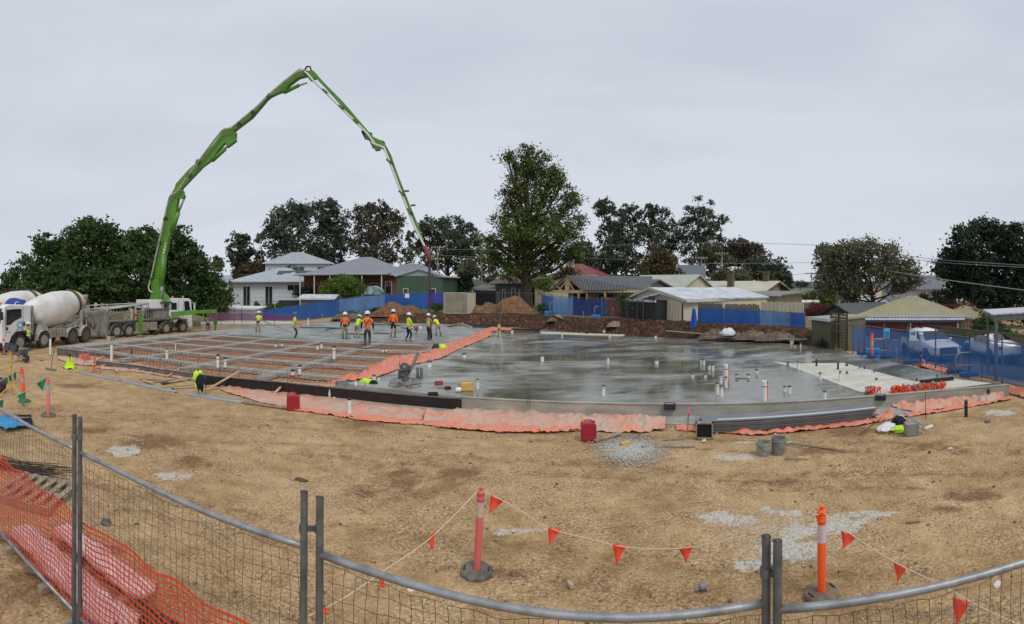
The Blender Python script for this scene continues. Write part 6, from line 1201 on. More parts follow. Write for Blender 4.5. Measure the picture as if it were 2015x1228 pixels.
def bp_(px,py,y=YB):
 th=(px-CX)/F;y=(34-.16*29.9)/(1+.16*math.tan(th))+(y-YB);r=y/math.cos(th);return Vector((y*math.tan(th),y,H-(py-HZ)/F*r))
Ti=(Matrix.Translation(T3.location)@Matrix.Rotation(T3.rotation_euler.z,4,'Z')@Matrix.Diagonal((*T3.scale,1))).inverted()
def tw(m):m.v=[tuple(Ti@Vector(v))for v in m.v];return m
def plate(pts,w_,y=YB):
 q=[bp_(a,b,y)for a,b in pts];m=MB();m.prism([(v.x,v.z)for v in q],0,1,'XZ');n=len(q);m.v=[(v[0],q[i%n].y+(-w_/2 if i<n else w_/2),v[2])for i,v in enumerate(m.v)];return tw(m)
plate([(298,594),(331,594),(328,583),(320,575),(319,562),(311,548),(301,551),(303,570)],.7).build('turret',lime,t,bevel=.03)
plate([(299,597),(331,597),(331,593.6),(299,593.6)],1.2).build('turret_ring',chas,t)
plate([(302,566),(318,566),(322,548),(327,505),(338,450),(347,425),(352,392),(362,378),(354,372),(343,374),(335,392),(325,440),(313,500),(305,540)],.36).build('boom_section',lime,t,bevel=.03)
plate([(343,378),(352,390),(362,393),(364,386),(359,372),(400,329),(415,318),(432,295),(444,282),(458,268),(452,256),(445,253),(425,280),(400,310),(372,335),(348,362)],.32).build('boom_section',lime,t,bevel=.02)
plate([(444,268),(449,290),(463,278),(465,262),(462,259),(497,232),(530,193),(549,184),(565,180),(570,169),(588,155),(607,150),(603,138),(590,137),(560,160),(530,186),(497,219),(462,248),(446,254)],.36).build('boom_section',lime,t,bevel=.02)
plate([(602,140),(618,140),(640,165),(675,200),(705,235),(735,270),(752,278),(759,291),(752,293),(735,283),(705,245),(672,209),(640,173),(622,155),(612,160),(606,153)],.28).build('boom_section',lime,t,bevel=.015)
plate([(752,278),(760,287),(770,306),(778,330),(790,362),(805,400),(820,436),(832,470),(829,471),(815,437),(800,401),(786,366),(772,332),(758,300),(752,292)],.22).build('boom_section',lime,t,bevel=.01)
plate([(718,258),(720,274),(727,276),(732,262)],.3).build('link_plate',lime,t);plate([(733,284),(739,297),(748,296),(750,284)],.25).build('link_plate',lime,t)
plate([(442,262),(448,291),(465,278),(462,262),(455,272),(452,283),(447,270)],.34).build('link_plate',lime,t)
def bpath(pts,r,y=YB,n=8):m=MB();m.path([bp_(a,b,y)for a,b in pts],r,n);return tw(m)
bpath([(318,560),(319,585)],.15,YB-.45).build('hydraulic_ram',galv,t,smooth=True);bpath([(322,500),(318,562)],.22,YB-.45).build('ram_cylinder',lime,t,smooth=True)
bpath([(362,392),(350,420)],.10,YB).build('hydraulic_ram',galv,t,smooth=True);bpath([(351,418),(340,452)],.20,YB-.1).build('ram_cylinder',lime,t,smooth=True)
bpath([(449,287),(441,294)],.09).build('hydraulic_ram',galv,t,smooth=True);bpath([(443,293),(418,316)],.17).build('ram_cylinder',lime,t,smooth=True)
bpath([(604,163),(587,169)],.06).build('hydraulic_ram',galv,t,smooth=True);bpath([(588,168),(560,182)],.13).build('ram_cylinder',lime,t,smooth=True)
bpath([(724,268),(735,292)],.05).build('hydraulic_ram',galv,t,smooth=True);bpath([(713,258),(721,273)],.10).build('ram_cylinder',black,t,smooth=True)
bpath([(600,137),(604,131),(610,131),(613,140)],.06).build('loop_hose',black,t,smooth=True);bpath([(744,280),(750,277),(756,280),(757,287)],.05).build('loop_hose',black,t,smooth=True)
pts=[(300,575),(295,573),(292,566),(300,535),(312,480),(326,418),(333,389),(337,383),(345,380),(352,372),(390,318),(420,278),(436,258),(442,254),(455,252),(500,215),(560,160),(586,141),(598,138)]
bpath(pts,.085,YB-.52,10).build('concrete_pipe',steelpipe,t,smooth=True)
pts=[(598,140),(606,146),(615,157),(672,213),(722,262),(738,284),(755,290),(762,306),(786,370),(812,438),(836,486),(840,492)]
bpath(pts,.07,YB-.30,10).build('concrete_pipe',mat('white_grey_pipe',(.60,.60,.58),.45),t,smooth=True)
for x,y in((313,478),(326,430),(300,548),(372,345),(390,318),(470,245),(497,222),(530,190),(640,180),(672,212),(700,240),(766,318),(790,380),(806,415)):
 m=MB();c_=bp_(x,y,YB-.4);m.box(c_,(.34,.5,.12),(0,R(40 if x>600 else-50),0));tw(m).build('pipe_clamp',mat('dark_green_steel',(.08,.16,.05),.6),t)
for x,y in((800,376),(813,404)):m=MB();m.box(bp_(x,y),(.3,.1,.1));tw(m).build('bracket',chas,t)
bpath([(836,484),(843,500),(845,516)],.13,YB-.3,10).build('end_hose_coupling',mat('red_brown_rubber',(.22,.05,.05),.7),t,smooth=True)
m=MB();e_=S(848,668);pe=bp_(845,514,YB-.3);m.path([pe,pe+Vector((.03,0,-2)),Vector((pe.x+.05,lerp(pe.y,e_.y,.5),2.0)),Vector((e_.x-.05,e_.y,1.2)),Vector((e_.x,e_.y,ZS+.05))],.085,10);tw(m).build('end_hose',black,t,smooth=True)
a,b_=bp_(322,500,YB-.2),bp_(330,466,YB-.2);ang=math.atan2(b_.z-a.z,b_.x-a.x);m=MB();[m.box((-1.2+.27*k,0,.004),(.13+.03*(k%3),.20+.06*(k%2),.01))for k in range(10)];me_=m.build('faded_print',pvc,t);
Mw=Matrix.Translation((a+b_)/2)@Matrix.Rotation(-ang,4,'Y')@Matrix.Rotation(R(90),4,'X');me_.data.transform(Ti@Mw)
lump('work_bag',303,659,(.4,.3,.25),navy,'dark bag lying under the side of the pump truck','bag',21,.15,2,.3)
for k,(x,lb)in enumerate(((214,'pale plastic drum cut low beside the pump truck tarpaulin'),(222,'grey bucket beside the pale drum at the pump truck'),(275,'grey bucket on the dirt before the green outrigger foot'))):
 p=P(x,671 if x<250 else 668);m=MB();m.lathe([(.17,0),(.2,.36),(.18,.36),(.15,.02)],n=16);t_=thing('bucket',lb,'bucket',p,0,'buckets beside the pump truck');m.build('pail',[mat('cream_bucket',(.5,.48,.42),.6),gcol,gcol][k],t_,autos=40)
# ================================================================= HOUSES
def corr(name,col,pitch=.25,axis='X',var=.10,strength=.5,rough=.5):return ribbed(name,col,pitch,axis,rough,var,strength)
roof_grey=corr('grey_sheet_roof',(.225,.24,.275));roof_pale=corr('pale_blue_grey_roof',(.38,.42,.47));roof_cream=corr('cream_sheet_roof',(.56,.53,.40));roof_olive=corr('olive_sheet_roof',(.30,.275,.155),strength=.18);roof_dark=corr('charcoal_sheet_roof',(.085,.09,.10));roof_red=corr('dull_red_roof',(.22,.035,.045));roof_greenish=corr('pale_green_roof',(.40,.43,.35));roof_green=corr('dark_green_roof',(.05,.13,.10));roof_white=corr('white_sheet_roof',(.55,.58,.62),var=.2)
wall_white=ribbed('white_weatherboard',(.60,.62,.65),.18,'Z',.6,.05,.35);wall_brick=mat('red_brick',(.24,.095,.055),.9,col2=(.16,.06,.04),vscale=9);wall_cream=ribbed('cream_board',(.58,.52,.38),.3,'X',.7,.08,.3);wall_tan=mat('tan_render',(.33,.28,.20),.85,var=.08,vscale=2);wall_green=ribbed('green_steel_wall',(.065,.115,.075),.2,'X',.5,.08,.5);wall_maroon=ribbed('maroon_steel_wall',(.15,.028,.022),.2,'X',.6,.12,.5);wall_dark=mat('dark_cladding',(.035,.036,.04),.6);wall_olive=ribbed('olive_steel_sheet',(.17,.155,.09),.12,'X',.55,.15,.7)
winframe=mat('window_frame_paint',(.55,.55,.55),.5)
def house(name,label,cat,xl,rl,xr,rr_,depth,yb,ye,yr,wallm,roofm,roof='hip',over=.45,wins=(),ridge=(.5,.5),zb=None,gablem=None,fascia=None,ridge_depth=.5,pitch_h=None,group=None):
 """front wall between two picture columns at given distances; ye, yr: rows of eave and ridge (at the front wall / mid depth)"""
 A=Q(xl,yb,rl);B=Q(xr,yb,rr_);d=Vector((B.x-A.x,B.y-A.y,0));W=d.length;rz=math.atan2(d.y,d.x);rm=(rl+rr_)/2
 z0=min(ghf(A.x,A.y),ghf(B.x,B.y),H-(yb-HZ)/F*rm)-.4;ze=H-(ye-HZ)/F*rm;rdm=rm+depth*(ridge_depth if roof !='gable_front' else 0);zr=H-(yr-HZ)/F*rdm
 t=thing(name,label,cat,(A.x,A.y,z0),rz,group);he=ze-z0;hr=zr-z0;D=depth;o=over
 m=MB();m.add([(0,0,0),(W,0,0),(W,D,0),(0,D,0),(0,0,he),(W,0,he),(W,D,he),(0,D,he)],[(0,1,5,4),(1,2,6,5),(2,3,7,6),(3,0,4,7)])
 wall=m.build('wall',wallm,t)
 m=MB();e=he-.02;u0,u1=ridge[0]*W,ridge[1]*W;dm=D*ridge_depth
 if roof=='hip':
  vs=[(-o,-o,e),(W+o,-o,e),(W+o,D+o,e),(-o,D+o,e),(u0,dm,hr),(u1,dm,hr)];m.add(vs,[(0,1,5,4),(1,2,5),(2,3,4,5),(3,0,4)])
 elif roof=='gable_side':
  vs=[(-o,-o,e),(W+o,-o,e),(W+o,D+o,e),(-o,D+o,e),(-o,dm,hr),(W+o,dm,hr)];m.add(vs,[(0,1,5,4),(2,3,4,5)])
  g=MB();g.add([(0,0,e),(0,D,e),(0,dm,hr-.06),(W,0,e),(W,D,e),(W,dm,hr-.06)],[(0,2,1),(3,4,5)]);g.build('gable',gablem or wallm,t)
 elif roof=='gable_front':
  u=ridge[0]*W;vs=[(-o,-o,e),(-o,D+o,e),(u,D+o,hr),(u,-o,hr),(W+o,-o,e),(W+o,D+o,e)];m.add(vs,[(0,3,2,1),(3,4,5,2)])
  g=MB();g.add([(0,0,e),(W,0,e),(u,0,hr-.05),(0,D,e),(W,D,e),(u,D,hr-.05)],[(0,1,2),(3,5,4)]);g.build('gable',gablem or wallm,t)
  f=MB();f.beam((-o,-o-.02,e),(u,-o-.02,hr),.06,.18);f.beam((W+o,-o-.02,e),(u,-o-.02,hr),.06,.18);f.build('barge_board',fascia or winframe,t)
 elif roof=='flat':vs=[(-o,-o,e),(W+o,-o,e),(W+o,D+o,hr),(-o,D+o,hr)];m.add(vs,[(0,1,2,3)])
 r_=m.build('roof',roofm,t,solid=.12)
 if roof in('hip','gable_side','flat'):f=MB();f.beam((-o,-o-.03,e),(W+o,-o-.03,e),.12,.16);f.build('gutter',fascia or winframe,r_)
 for(a,b,c,d_)in wins:
  x0,x1,y0_,y1_=a*W,b*W,c*he,d_*he;m=MB();fw=.07
  m.box(((x0+x1)/2,-.03,y1_),(x1-x0+.1,.08,fw));m.box(((x0+x1)/2,-.03,y0_),(x1-x0+.1,.10,fw));m.box((x0,-.03,(y0_+y1_)/2),(fw,.08,y1_-y0_));m.box((x1,-.03,(y0_+y1_)/2),(fw,.08,y1_-y0_))
  if x1-x0>1:m.box(((x0+x1)/2,-.03,(y0_+y1_)/2),(.05,.07,y1_-y0_))
  w_=m.build('window',winframe,wall);m=MB();m.box(((x0+x1)/2,-.012,(y0_+y1_)/2),(x1-x0-.02,.02,y1_-y0_-.02));m.build('pane',glass,w_)
 t['_']=0;del t['_'];return t,W,he,hr
solar=mat('solar_glass',(.012,.014,.022),.12,spec=.7)
h1,W1,he1,hr1=house('house','white two storey house with pale hip roofs, upper storey','house',522,80,650,80,9,566,518,497,wall_white,roof_pale,wins=[(.12,.27,.74,.80),(.33,.37,.70,.92),(.42,.60,.68,.92),(.80,.95,.70,.92)],ridge=(.42,.58))
h1['label']='pale two storey house block with a hip roof rising behind the white single storey wing'
m=MB();[m.box((W1*.68+k*1.1,1.6-.2*k,he1+.62),(1.0,1.6,.05),(R(24),0,R(-8)))for k in range(4)];m.build('solar_panel',solar,h1)
h2,W2,he2,hr2=house('house','white weatherboard house wing with two tall windows on a dark raised base','house',457,70,600,66,9,590,554,528,wall_white,roof_pale,wins=[(.16,.26,.28,.86),(.47,.57,.28,.86),(.77,.95,.74,.90)],ridge=(.5,.62),over=.7)
m=MB()
for k in range(5):
 u=.55+k*.085;m.box((W2*u+.6,1.7+.12*k,he2+.95-.0*k),(1.05,2.6,.06),(R(27),0,0))
m.build('solar_panel',solar,h2)
m=MB();m.box((W2*.42,-1.0,he2*.10),(W2*1.05,1.9,.18));m.box((W2*.85,-.9,he2*.22),(W2*.28,1.8,he2*.5));m.box((W2*.45,-.4,-.4),(W2*1.0,.6,1.3));m.build('dark_base',wall_dark,h2)
m=MB();[m.box((W2*(.0+.13*k),-1.9,he2*.28),(.06,.06,1.0))for k in range(7)];m.tube((-.2,-1.9,he2*.44),(W2*.78,-1.9,he2*.44),.03,n=6);m.build('balcony_rail',black,h2)
m=MB();m.box((W2*.72,-1.95,he2*.32),(.7,.05,.9));m.build('gate_panel',rust,h2)
h3,W3,he3,hr3=house('house','red brick house with a wide dark grey hip roof left of the green shed','house',598,63,800,60,12,580,541,507,wall_brick,roof_grey,wins=[(.66,.73,.35,.80),(.80,.86,.35,.85)],ridge=(.48,.58),over=.6)
m=MB();[m.box((W3*u,-2.6,he3*.5),(.12,.12,he3))for u in(.03,.17,.32,.62,.8)];m.box((W3*.40,-2.6,he3+.0),(W3*.88,.14,.2));m.build('verandah_post',winframe,h3)
m=MB();m.add([(-.4,-2.8,he3-.02),(W3*.86,-2.8,he3-.02),(W3*.86,.2,he3+.25),(-.4,.2,he3+.25)],[(0,1,2,3)]);m.build('verandah_roof',roof_grey,h3,solid=.06)
house('house','grey hip roof of a house rising behind the green shed','house',770,74,850,74,8,560,535,520,wall_brick,roof_grey,ridge=(.3,.7))
h4,W4,he4,hr4=house('shed','green ribbed steel shed with a pale gable and two small windows','shed',780,54,870,53,5.5,580,543,529,wall_green,roof_pale,'gable_front',.15,wins=[(.16,.26,.30,.66),(.76,.86,.30,.66)],gablem=mat('grey_green_panel',(.28,.33,.33),.5),fascia=roof_pale)
house('shed','dark green lean-to joined to the right of the green steel shed','shed',871,53,902,58,4.5,580,545,540,wall_green,roof_white,'flat',.2)
house('shed','small grey garden shed with a white sheet roof behind the blue fence','shed',592,54,655,53,3.2,600,588,580,mat('grey_render',(.22,.23,.24),.7),roof_white,'gable_side',.3)
t=thing('garden_tent','green and white low garden tent beside the leafy bush','tent',Q(737,579,55),0);z_=0;m=MB();m.grid(14,10,lambda u,v:((u-.5)*2.1,(v-.5)*1.6,.95*math.sin(PI*u)**.6*(1-.1*abs(v-.5))));m.build('cover',mat('green_canvas',(.05,.16,.12),.7,col2=(.45,.55,.52),vscale=1.1),t,smooth=True,solid=.02)
m=MB();m.prism([(-1.02,0),(1.02,0),(.6,.8),(0,.93),(-.6,.8)],-.79,-.76,'XZ');m.build('end_wall',MATS['green_canvas'],t)
house('caravan','low white flat roofed caravan behind the purple netting','caravan',424,55,503,53,4,622,607,604,mat('caravan_side',(.42,.44,.46),.6),white,'flat',.15)
house('house','distant pale house roof left of the white wing','house',413,85,452,83,6,575,552,542,wall_white,roof_pale,'gable_side',.4)
h,W,he,hr=house('house','house with a dull red hip roof and a tall brick chimney behind the gum','house',1085,70,1172,68,9,560,543,520,wall_cream,roof_red,ridge=(.35,.5))
m=MB();m.box((W*.30,2.5,hr+.35),(1.2,.8,1.9));m.box((W*.30,2.5,hr+1.35),(1.35,.95,.2));m.build('chimney',mat('pale_brick',(.42,.36,.32),.9,var=.2,vscale=6),h);m=MB();m.path([(W*.3-.5,2.5,hr+1.4),(W*.3+.5,2.5,hr+2.2),(W*.3+.5,2.5,hr+2.3)],.04,5);m.build('antenna',galv,h)
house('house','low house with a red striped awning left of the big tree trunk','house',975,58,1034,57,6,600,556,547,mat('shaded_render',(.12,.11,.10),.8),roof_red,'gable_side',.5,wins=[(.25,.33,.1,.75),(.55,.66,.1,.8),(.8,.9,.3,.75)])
house('house','cream weatherboard house wall just right of the big tree trunk','house',1052,60,1082,60,5,600,553,545,wall_cream,roof_red,'gable_side',.3)
house('shed','dark open carport between the shed and the awning','shed',932,60,975,58,4,600,570,562,wall_dark,mat('rusty_tin_roof',(.24,.21,.17),.8,var=.2,vscale=2),'gable_side',.3)
h,W,he,hr=house('house','low tan house with a charcoal roof and a bare timber front gable','house',1118,44,1250,39.5,6,600,573,552,wall_tan,roof_dark,'gable_side',.5,wins=[(.08,.30,.45,.92),(.48,.72,.45,.92)],ridge_depth=.5)
A=Q(1088,614,41.5);B=Q(1146,616,39.5);t=thing('timber_verandah','bare timber gable frame on posts in front of the tan house','verandah',(A.x,A.y,A.z),math.atan2(B.y-A.y,B.x-A.x));W=(B-A).length;he=(614-573)/F*41;hr=(614-544)/F*41
m=MB();[m.beam((x,y,-.3),(x,y,he),.13,.13)for x,y in((W*.88,0),(W*1.1,.2))];m.beam((W*1.62,.4,-.3),(W*1.62,.4,he),.12,.12);m.beam((W*2.4,1.6,-.3),(W*2.4,1.6,he),.12,.12);m.build('post',timber,t)
m=MB();m.beam((-.1,0,he),(W+.1,0,he),.10,.24);m.beam((W,0,he+.1),(W*2.7,1.2,he+.02),.12,.22);m.build('beam',timber,t)
m=MB();m.beam((-.15,0,he+.1),(W*.5,0,hr),.10,.16);m.beam((W+.15,0,he+.1),(W*.5,0,hr),.10,.16);m.beam((W*.30,0,he+.1),(W*.12,0,he+.5),.08,.1);m.beam((W*.55,0,hr-.4),(W*.72,0,he+.1),.08,.1);m.beam((W*.45,0,hr-.4),(W*.22,0,he+.1),.08,.1);m.box((W*.5,.02,(he+hr)/2),(.5,.06,hr-he-.2));m.build('truss',timber,t)
m=MB();m.add([(-.3,-.2,he+.02),(W*.5,-.2,hr+.08),(W*.5+.4,5.5,hr+.08),(-.1,5.5,he)],[(0,1,2,3)]);m.add([(W*.5,-.2,hr+.08),(W+.4,-.2,he+.1),(W*2.75,1.3,he+.12),(W*2.3,4.2,hr+.0)],[(0,1,2,3)]);m.build('roof',roof_dark,t,solid=.05)
h,W,he,hr=house('house','house with a plain pale green roof carrying a satellite dish','house',1220,50,1335,47,10,600,573,542,wall_cream,roof_greenish,'gable_side',.3,ridge_depth=.5)
t=thing('satellite_dish','dark satellite dish on a short mast above the white garage roof','satellite dish',Q(1272,563,44),.5);m=MB();m.lathe([(.03,.12),(.25,.09),(.42,.02),(.45,0),(.42,0),(.25,.06),(.001,.09)],n=20);m.v=[tuple(Matrix.Rotation(R(65),3,'X')@Vector(v)+Vector((0,0,.45)))for v in m.v];m.build('dish',mat('dark_grey_dish',(.09,.10,.12),.5),t,smooth=True);m=MB();m.tube((0,0,-.5),(0,0,.5),.03,n=6);m.tube((0,0,.5),(.5,-.35,.55),.015,n=5);m.build('mast',galv,t)
h,W,he,hr=house('house','house with a cream hip roof and two mossy chimneys','house',1345,58,1500,54,10,600,574,554,wall_tan,roof_cream,'gable_side',.5,ridge_depth=.5)
chim=mat('mossy_chimney',(.14,.12,.06),.95,col2=(.07,.07,.05),vscale=6)
for u in(.53,.87):m=MB();m.box((W*u,2.0 if u<.8 else 5,hr-.1),(.65,.65,2.3));m.box((W*u,2.0 if u<.8 else 5,hr+1.1),(.8,.8,.2));m.build('chimney',chim,h)
house('house','tan lean-to with a long grey verandah roof right of the white garage','house',1455,45,1530,43,5,610,580,574,wall_cream,mat('grey_brown_tin',(.20,.19,.18),.6),'flat',.8,wins=[(.1,.35,.55,.85),(.45,.7,.55,.85)])
h,W,he,hr=house('garage','cream steel garage with a faded white roof and grey front gable','garage',1238,37.5,1345,33.0,9.5,640,588,567,wall_cream,roof_white,'gable_front',.15,gablem=mat('pale_blue_gable',(.40,.43,.48),.6,col2=(.50,.40,.24),vscale=.25),ridge=(.42,.42),fascia=mat('cream_barge',(.50,.45,.34),.6))
h2_,W,he,hr=house('garage','long low cream flank with a white roof joined to the garage','garage',1349,33.2,1462,38.5,4.5,640,590,576,wall_cream,roof_white,'gable_side',.3)
m=MB();p=Q(1343,648,32.6);m.tube(p,p+Vector((0,0,1.75)),.055,n=8);tag(m.build('downpipe',black),'black downpipe standing at the corner of the cream garage','downpipe')
house('house','stone gabled house with a slate roof behind the round dark shrub','house',1335,75,1385,75,7,575,548,522,mat('stone_wall',(.22,.18,.14),.9,var=.25,vscale=5),mat('slate_roof',(.12,.135,.15),.6),'gable_side',.3)
house('house','small tan house with a green roof beyond the left power pole','house',1553,62,1602,58,6,600,578,571,wall_tan,roof_green,'gable_side',.4,wins=[(.12,.3,.4,.8)])
house('trailer','white flat topped trailer behind the red leafed shrub','trailer',1575,50,1612,50,3,612,596,592,white,white,'flat',.05)
house('house','pale grey house gable behind the spreading tree trunks','house',1645,56,1720,54,7,620,607,580,mat('pale_grey_render',(.42,.41,.38),.8),mat('light_grey_roof',(.36,.37,.38),.6),'gable_front',.3,ridge=(.35,.35))
h,W,he,hr=house('house','white house with a dark grey roof behind the right end of the spreading tree','house',1735,62,1848,58,8,600,568,543,mat('white_render',(.55,.56,.58),.7),mat('mid_grey_roof',(.17,.18,.20),.6),'gable_side',.3,wins=[(.72,.84,.45,.85)])
house('house','charcoal gable with a thin red stripe left of the olive roof','house',1607,39,1692,36,6,650,628,599,mat('charcoal_board',(.06,.068,.075),.7),roof_dark,'gable_front',.25,ridge=(.47,.47),fascia=black)
m=MB();p=Q(1651,625,37.1);m.box((0,0,.4),(.14,.06,.95));o_=m.build('red_stripe_board',mat('dark_red_paint',(.16,.02,.02),.7),loc=p);tag(o_,'narrow dark red board up the middle of the charcoal gable','board')
h,W,he,hr=house('house','house with a big olive ribbed roof over a maroon wall','house',1695,37,1888,37,8,680,621,583,wall_maroon,roof_olive,'hip',.5,ridge=(.48,.54),ridge_depth=.5)
m=MB();m.add([(-.6,-.95,he-.26),(W+.3,-.95,he-.26),(W+.3,-.2,he-.08),(-.6,-.2,he-.08)],[(0,1,2,3)]);m.build('awning',roof_white,h,solid=.04);m=MB();m.beam((-.6,-1.0,he-.36),(W+.3,-1.0,he-.36),.06,.16);m.build('awning_fascia',mat('dark_teal_trim',(.05,.07,.08),.5),h)
m=MB();[m.box((x,-.95,(he-.5)/2),(.09,.09,he-.5))for x in(.05,W*.5,W*.97)];m.build('verandah_post',winframe,h);m=MB();m.box((W*.5,-.8,(he-.4)/2),(W*.97,.05,he-.5));m.build('maroon_screen',wall_maroon,h)
house('house','small cream gabled wing at the right end of the olive roof','house',1855,40,1912,39,5,680,624,602,wall_cream,roof_olive,'hip',.4,ridge=(.3,.4))
m=MB();A=Q(1594,689,27.8);B=Q(1633,684,27.0);
house('shed','olive ribbed garden shed at the right corner of the slab','shed',1597,27.5,1634,25.6,2.2,690,627,621,wall_olive,mat('olive_lid',(.33,.31,.22),.6),'flat',.08)
A=P(1960,750);d=dist(A);t=thing('steel_carport','grey steel carport frame at the right edge over the road','carport',A,math.atan2(-1.3,1.8));hz_=(750-626)/F*d
m=MB();m.box((0,0,hz_/2),(.11,.11,hz_));m.build('post',galvd,t);m=MB();m.box((.9,3.4,hz_/2-.2),(.09,.09,hz_+.1));m.build('post',galvd,t);m=MB();m.beam((-.12,0,hz_),(4.5,0,hz_+.12),.12,.22);m.beam((0,0,hz_),(.9,3.4,hz_),.12,.2);m.build('beam',galvd,t);m=MB();m.add([(-.2,-.1,hz_+.14),(4.5,-.1,hz_+.3),(5.4,3.5,hz_+.3),(.7,3.5,hz_+.14)],[(0,1,2,3)]);m.build('roof',roof_white,t,solid=.05)
# ================================================================= FENCES OF THE SURROUNDINGS
scr={}
def screenmat(nm,c,see):
 m=mat(nm,c,.75,var=.22,vscale=.9,stretch=(1,1,.25));t=m.node_tree;b=t.nodes['Principled BSDF'];b.inputs['Alpha'].default_value=1-see
 return m
scb=screenmat('blue_shade_cloth',(.014,.10,.36),.08);scl=screenmat('faded_blue_shade_cloth',(.10,.22,.44),.14);scr_=screenmat('see_through_blue_shade_cloth',(.035,.17,.48),.42);scd=screenmat('deep_blue_shade_cloth',(.010,.04,.17),.16)
def screenfence(label,pts,m_cloth,h_=1.9,cloth=(.04,.97),group='blue screened fences round the site',r=.028,name='screened_fence',extra=.1,feet=False,rail=True,seg=2):
 """pts: [(px, ybottom, distance, ytop or None)]; one thing: posts, rails, cloth"""
 W_=[]
 for q in pts:
  p=Q(q[0],q[1],q[2]);hh=(q[1]-q[3])/F*q[2]if len(q)>3 and q[3]else h_;W_.append((p,hh))
 o=W_[0][0].copy();t=thing(name,label,'fence',o,0,group)
 for p,hh in W_:m=MB();m.tube(p-o-Vector((0,0,.12)),p-o+Vector((0,0,hh+extra)),r,n=8);m.build('post',galvd,t)
 m=MB()
 for(p,h1_),(q,h2_)in zip(W_[:-1],W_[1:]):
  for k in((0.02,1.0)if rail else(1.0,)):m.tube(p-o+Vector((0,0,h1_*k)),q-o+Vector((0,0,h2_*k)),r*.75,n=6)
 m.build('rail',galvd,t)
 if m_cloth:
  mm=m_cloth if isinstance(m_cloth,list)else[m_cloth]
  for i,((p,h1_),(q,h2_))in enumerate(zip(W_[:-1],W_[1:])):
   cm=mm[i%len(mm)]
   if cm is None:continue
   m=MB();d=(q-p).normalized();nr_=Vector((-d.y,d.x,0))
   def fn(u,v,p=p,q=q,h1_=h1_,h2_=h2_):
    b_=p.lerp(q,u)-o;hh=h1_+(h2_-h1_)*u;zz=hh*(cloth[0]+(cloth[1]-cloth[0])*v)-.03*math.sin(u*PI)*(v>.9);return b_+Vector((0,0,zz))-nr_*(.03+.02*math.sin(u*11+i)*math.sin(v*4))
   m.grid(12,5,fn);m.build('shade_cloth',cm,t,smooth=True)
 else:
  m=MB()
  for(p,h1_),(q,h2_)in zip(W_[:-1],W_[1:]):
   n=max(2,int((q-p).length/.25))
   for k in range(n+1):b_=p.lerp(q,k/n)-o;m.tube(b_+Vector((0,0,.05)),b_+Vector((0,0,h1_)),.006,n=3,caps=False)
   for k in range(5):m.tube(p-o+Vector((0,0,h1_*(.1+.2*k))),q-o+Vector((0,0,h2_*(.1+.2*k))),.006,n=3,caps=False)
  m.build('wire_infill',wire,t)
 return t
screenfence('long blue screened fence climbing past the grey shed in front of the white house',[(478,629,56,615),(520,629,55,609),(545,629,54,606),(583,629,53,601),(618,628,52,595),(667,624,50,588)],scb)
screenfence('faded pale blue screened fence behind the left spoil heap',[(668,622,50,588),(715,618,49,582),(758,614,48,578),(806,611,47,576)],[scl,scl,scb])
screenfence('short blue and violet screened fence beside the ribbed steel panel',[(806,611,47,576),(836,609,46.5,575),(873,608,46,575)],[scb,screenmat('violet_blue_cloth',(.05,.05,.36),.1)])
m=MB();p=Q(801,582,46.6);m.box((0,0,0),(.42,.03,.40));tag(m.build('notice',pvc,loc=p),'small white notice fixed on the blue fence behind the spoil heap','sign')
purp=screenmat('purple_shade_net',(.14,.03,.12),.25);screenfence('low purple netting barrier behind the leaning worker',[(408,631,45,616),(440,631,45,616),(475,631,44.5,615.5),(520,632,44,616),(560,632,43.5,620),(578,632,43.5,618)],purp,name='netting_barrier',r=.018,rail=False)
for k,(x,yt,yb)in enumerate([(435,606,640),(461,607,640),(476,600,640),(540,605,640)]):
 p=Q(x,yb,44);m=MB();m.tube(p,p+Vector((0,0,(yb-yt)/F*44)),.02,n=5);tag(m.build('steel_stake',rust),['first','second','third','last'][k]+' thin rod from the left before the purple netting','stake','thin steel stakes round the slab')
ybr=ribbed('yellow_grey_steel_panel',(.36,.33,.20),.2,'X',.5,.2,.9)
A=Q(874,617,43.8);B=Q(921,617,43.4);t=thing('steel_fence_panel','ribbed yellow grey steel fence panel standing alone behind the slab','fence panel',A,math.atan2(B.y-A.y,B.x-A.x));W=(B-A).length;hh=41/F*43.6
m=MB();n=40
for i in range(n+1):x=W*i/n;m.v+=[(x,-.03*(i%4 in(1,2)),0.05),(x,-.03*(i%4 in(1,2)),hh)]
m.f=[(2*i,2*i+2,2*i+3,2*i+1)for i in range(n)];m.build('sheet',mat('weathered_olive_sheet',(.33,.30,.18),.6,col2=(.20,.19,.15),vscale=.8,stretch=(.3,1,1.5)),t,solid=.01)
m=MB();m.box((W/2,0,hh),(W,.06,.07));m.box((W/2,0,.04),(W,.06,.07));m.box((0,0,hh/2),(.06,.06,hh));m.box((W,0,hh/2),(.07,.07,hh));m.build('frame',dirtywhite,t);m=MB();m.box((W+.26,.45,hh/2),(.05,1.0,hh),(0,0,R(-35)));m.build('return_panel',mat('cream_steel',(.45,.42,.32),.6),t)
screenfence('bare wire fence in front of the spoil heap and the big tree',[(931,617,44,575),(978,617,43,575),(982,617,43,575),(1020,617,42.5,577),(1059,619,42,577),(1068,620,41.5,577)],None,group='bare wire site fences',name='wire_fence')
screenfence('blue screened fence running behind the timber posts',[(1066,625,42,578),(1088,626,41,582),(1105,628,40.5,584),(1128,630,40,584),(1160,632,39,587),(1183,634,38.5,588),(1193,635,38,590)],[scb,scl,scl,scd,scd,scb])
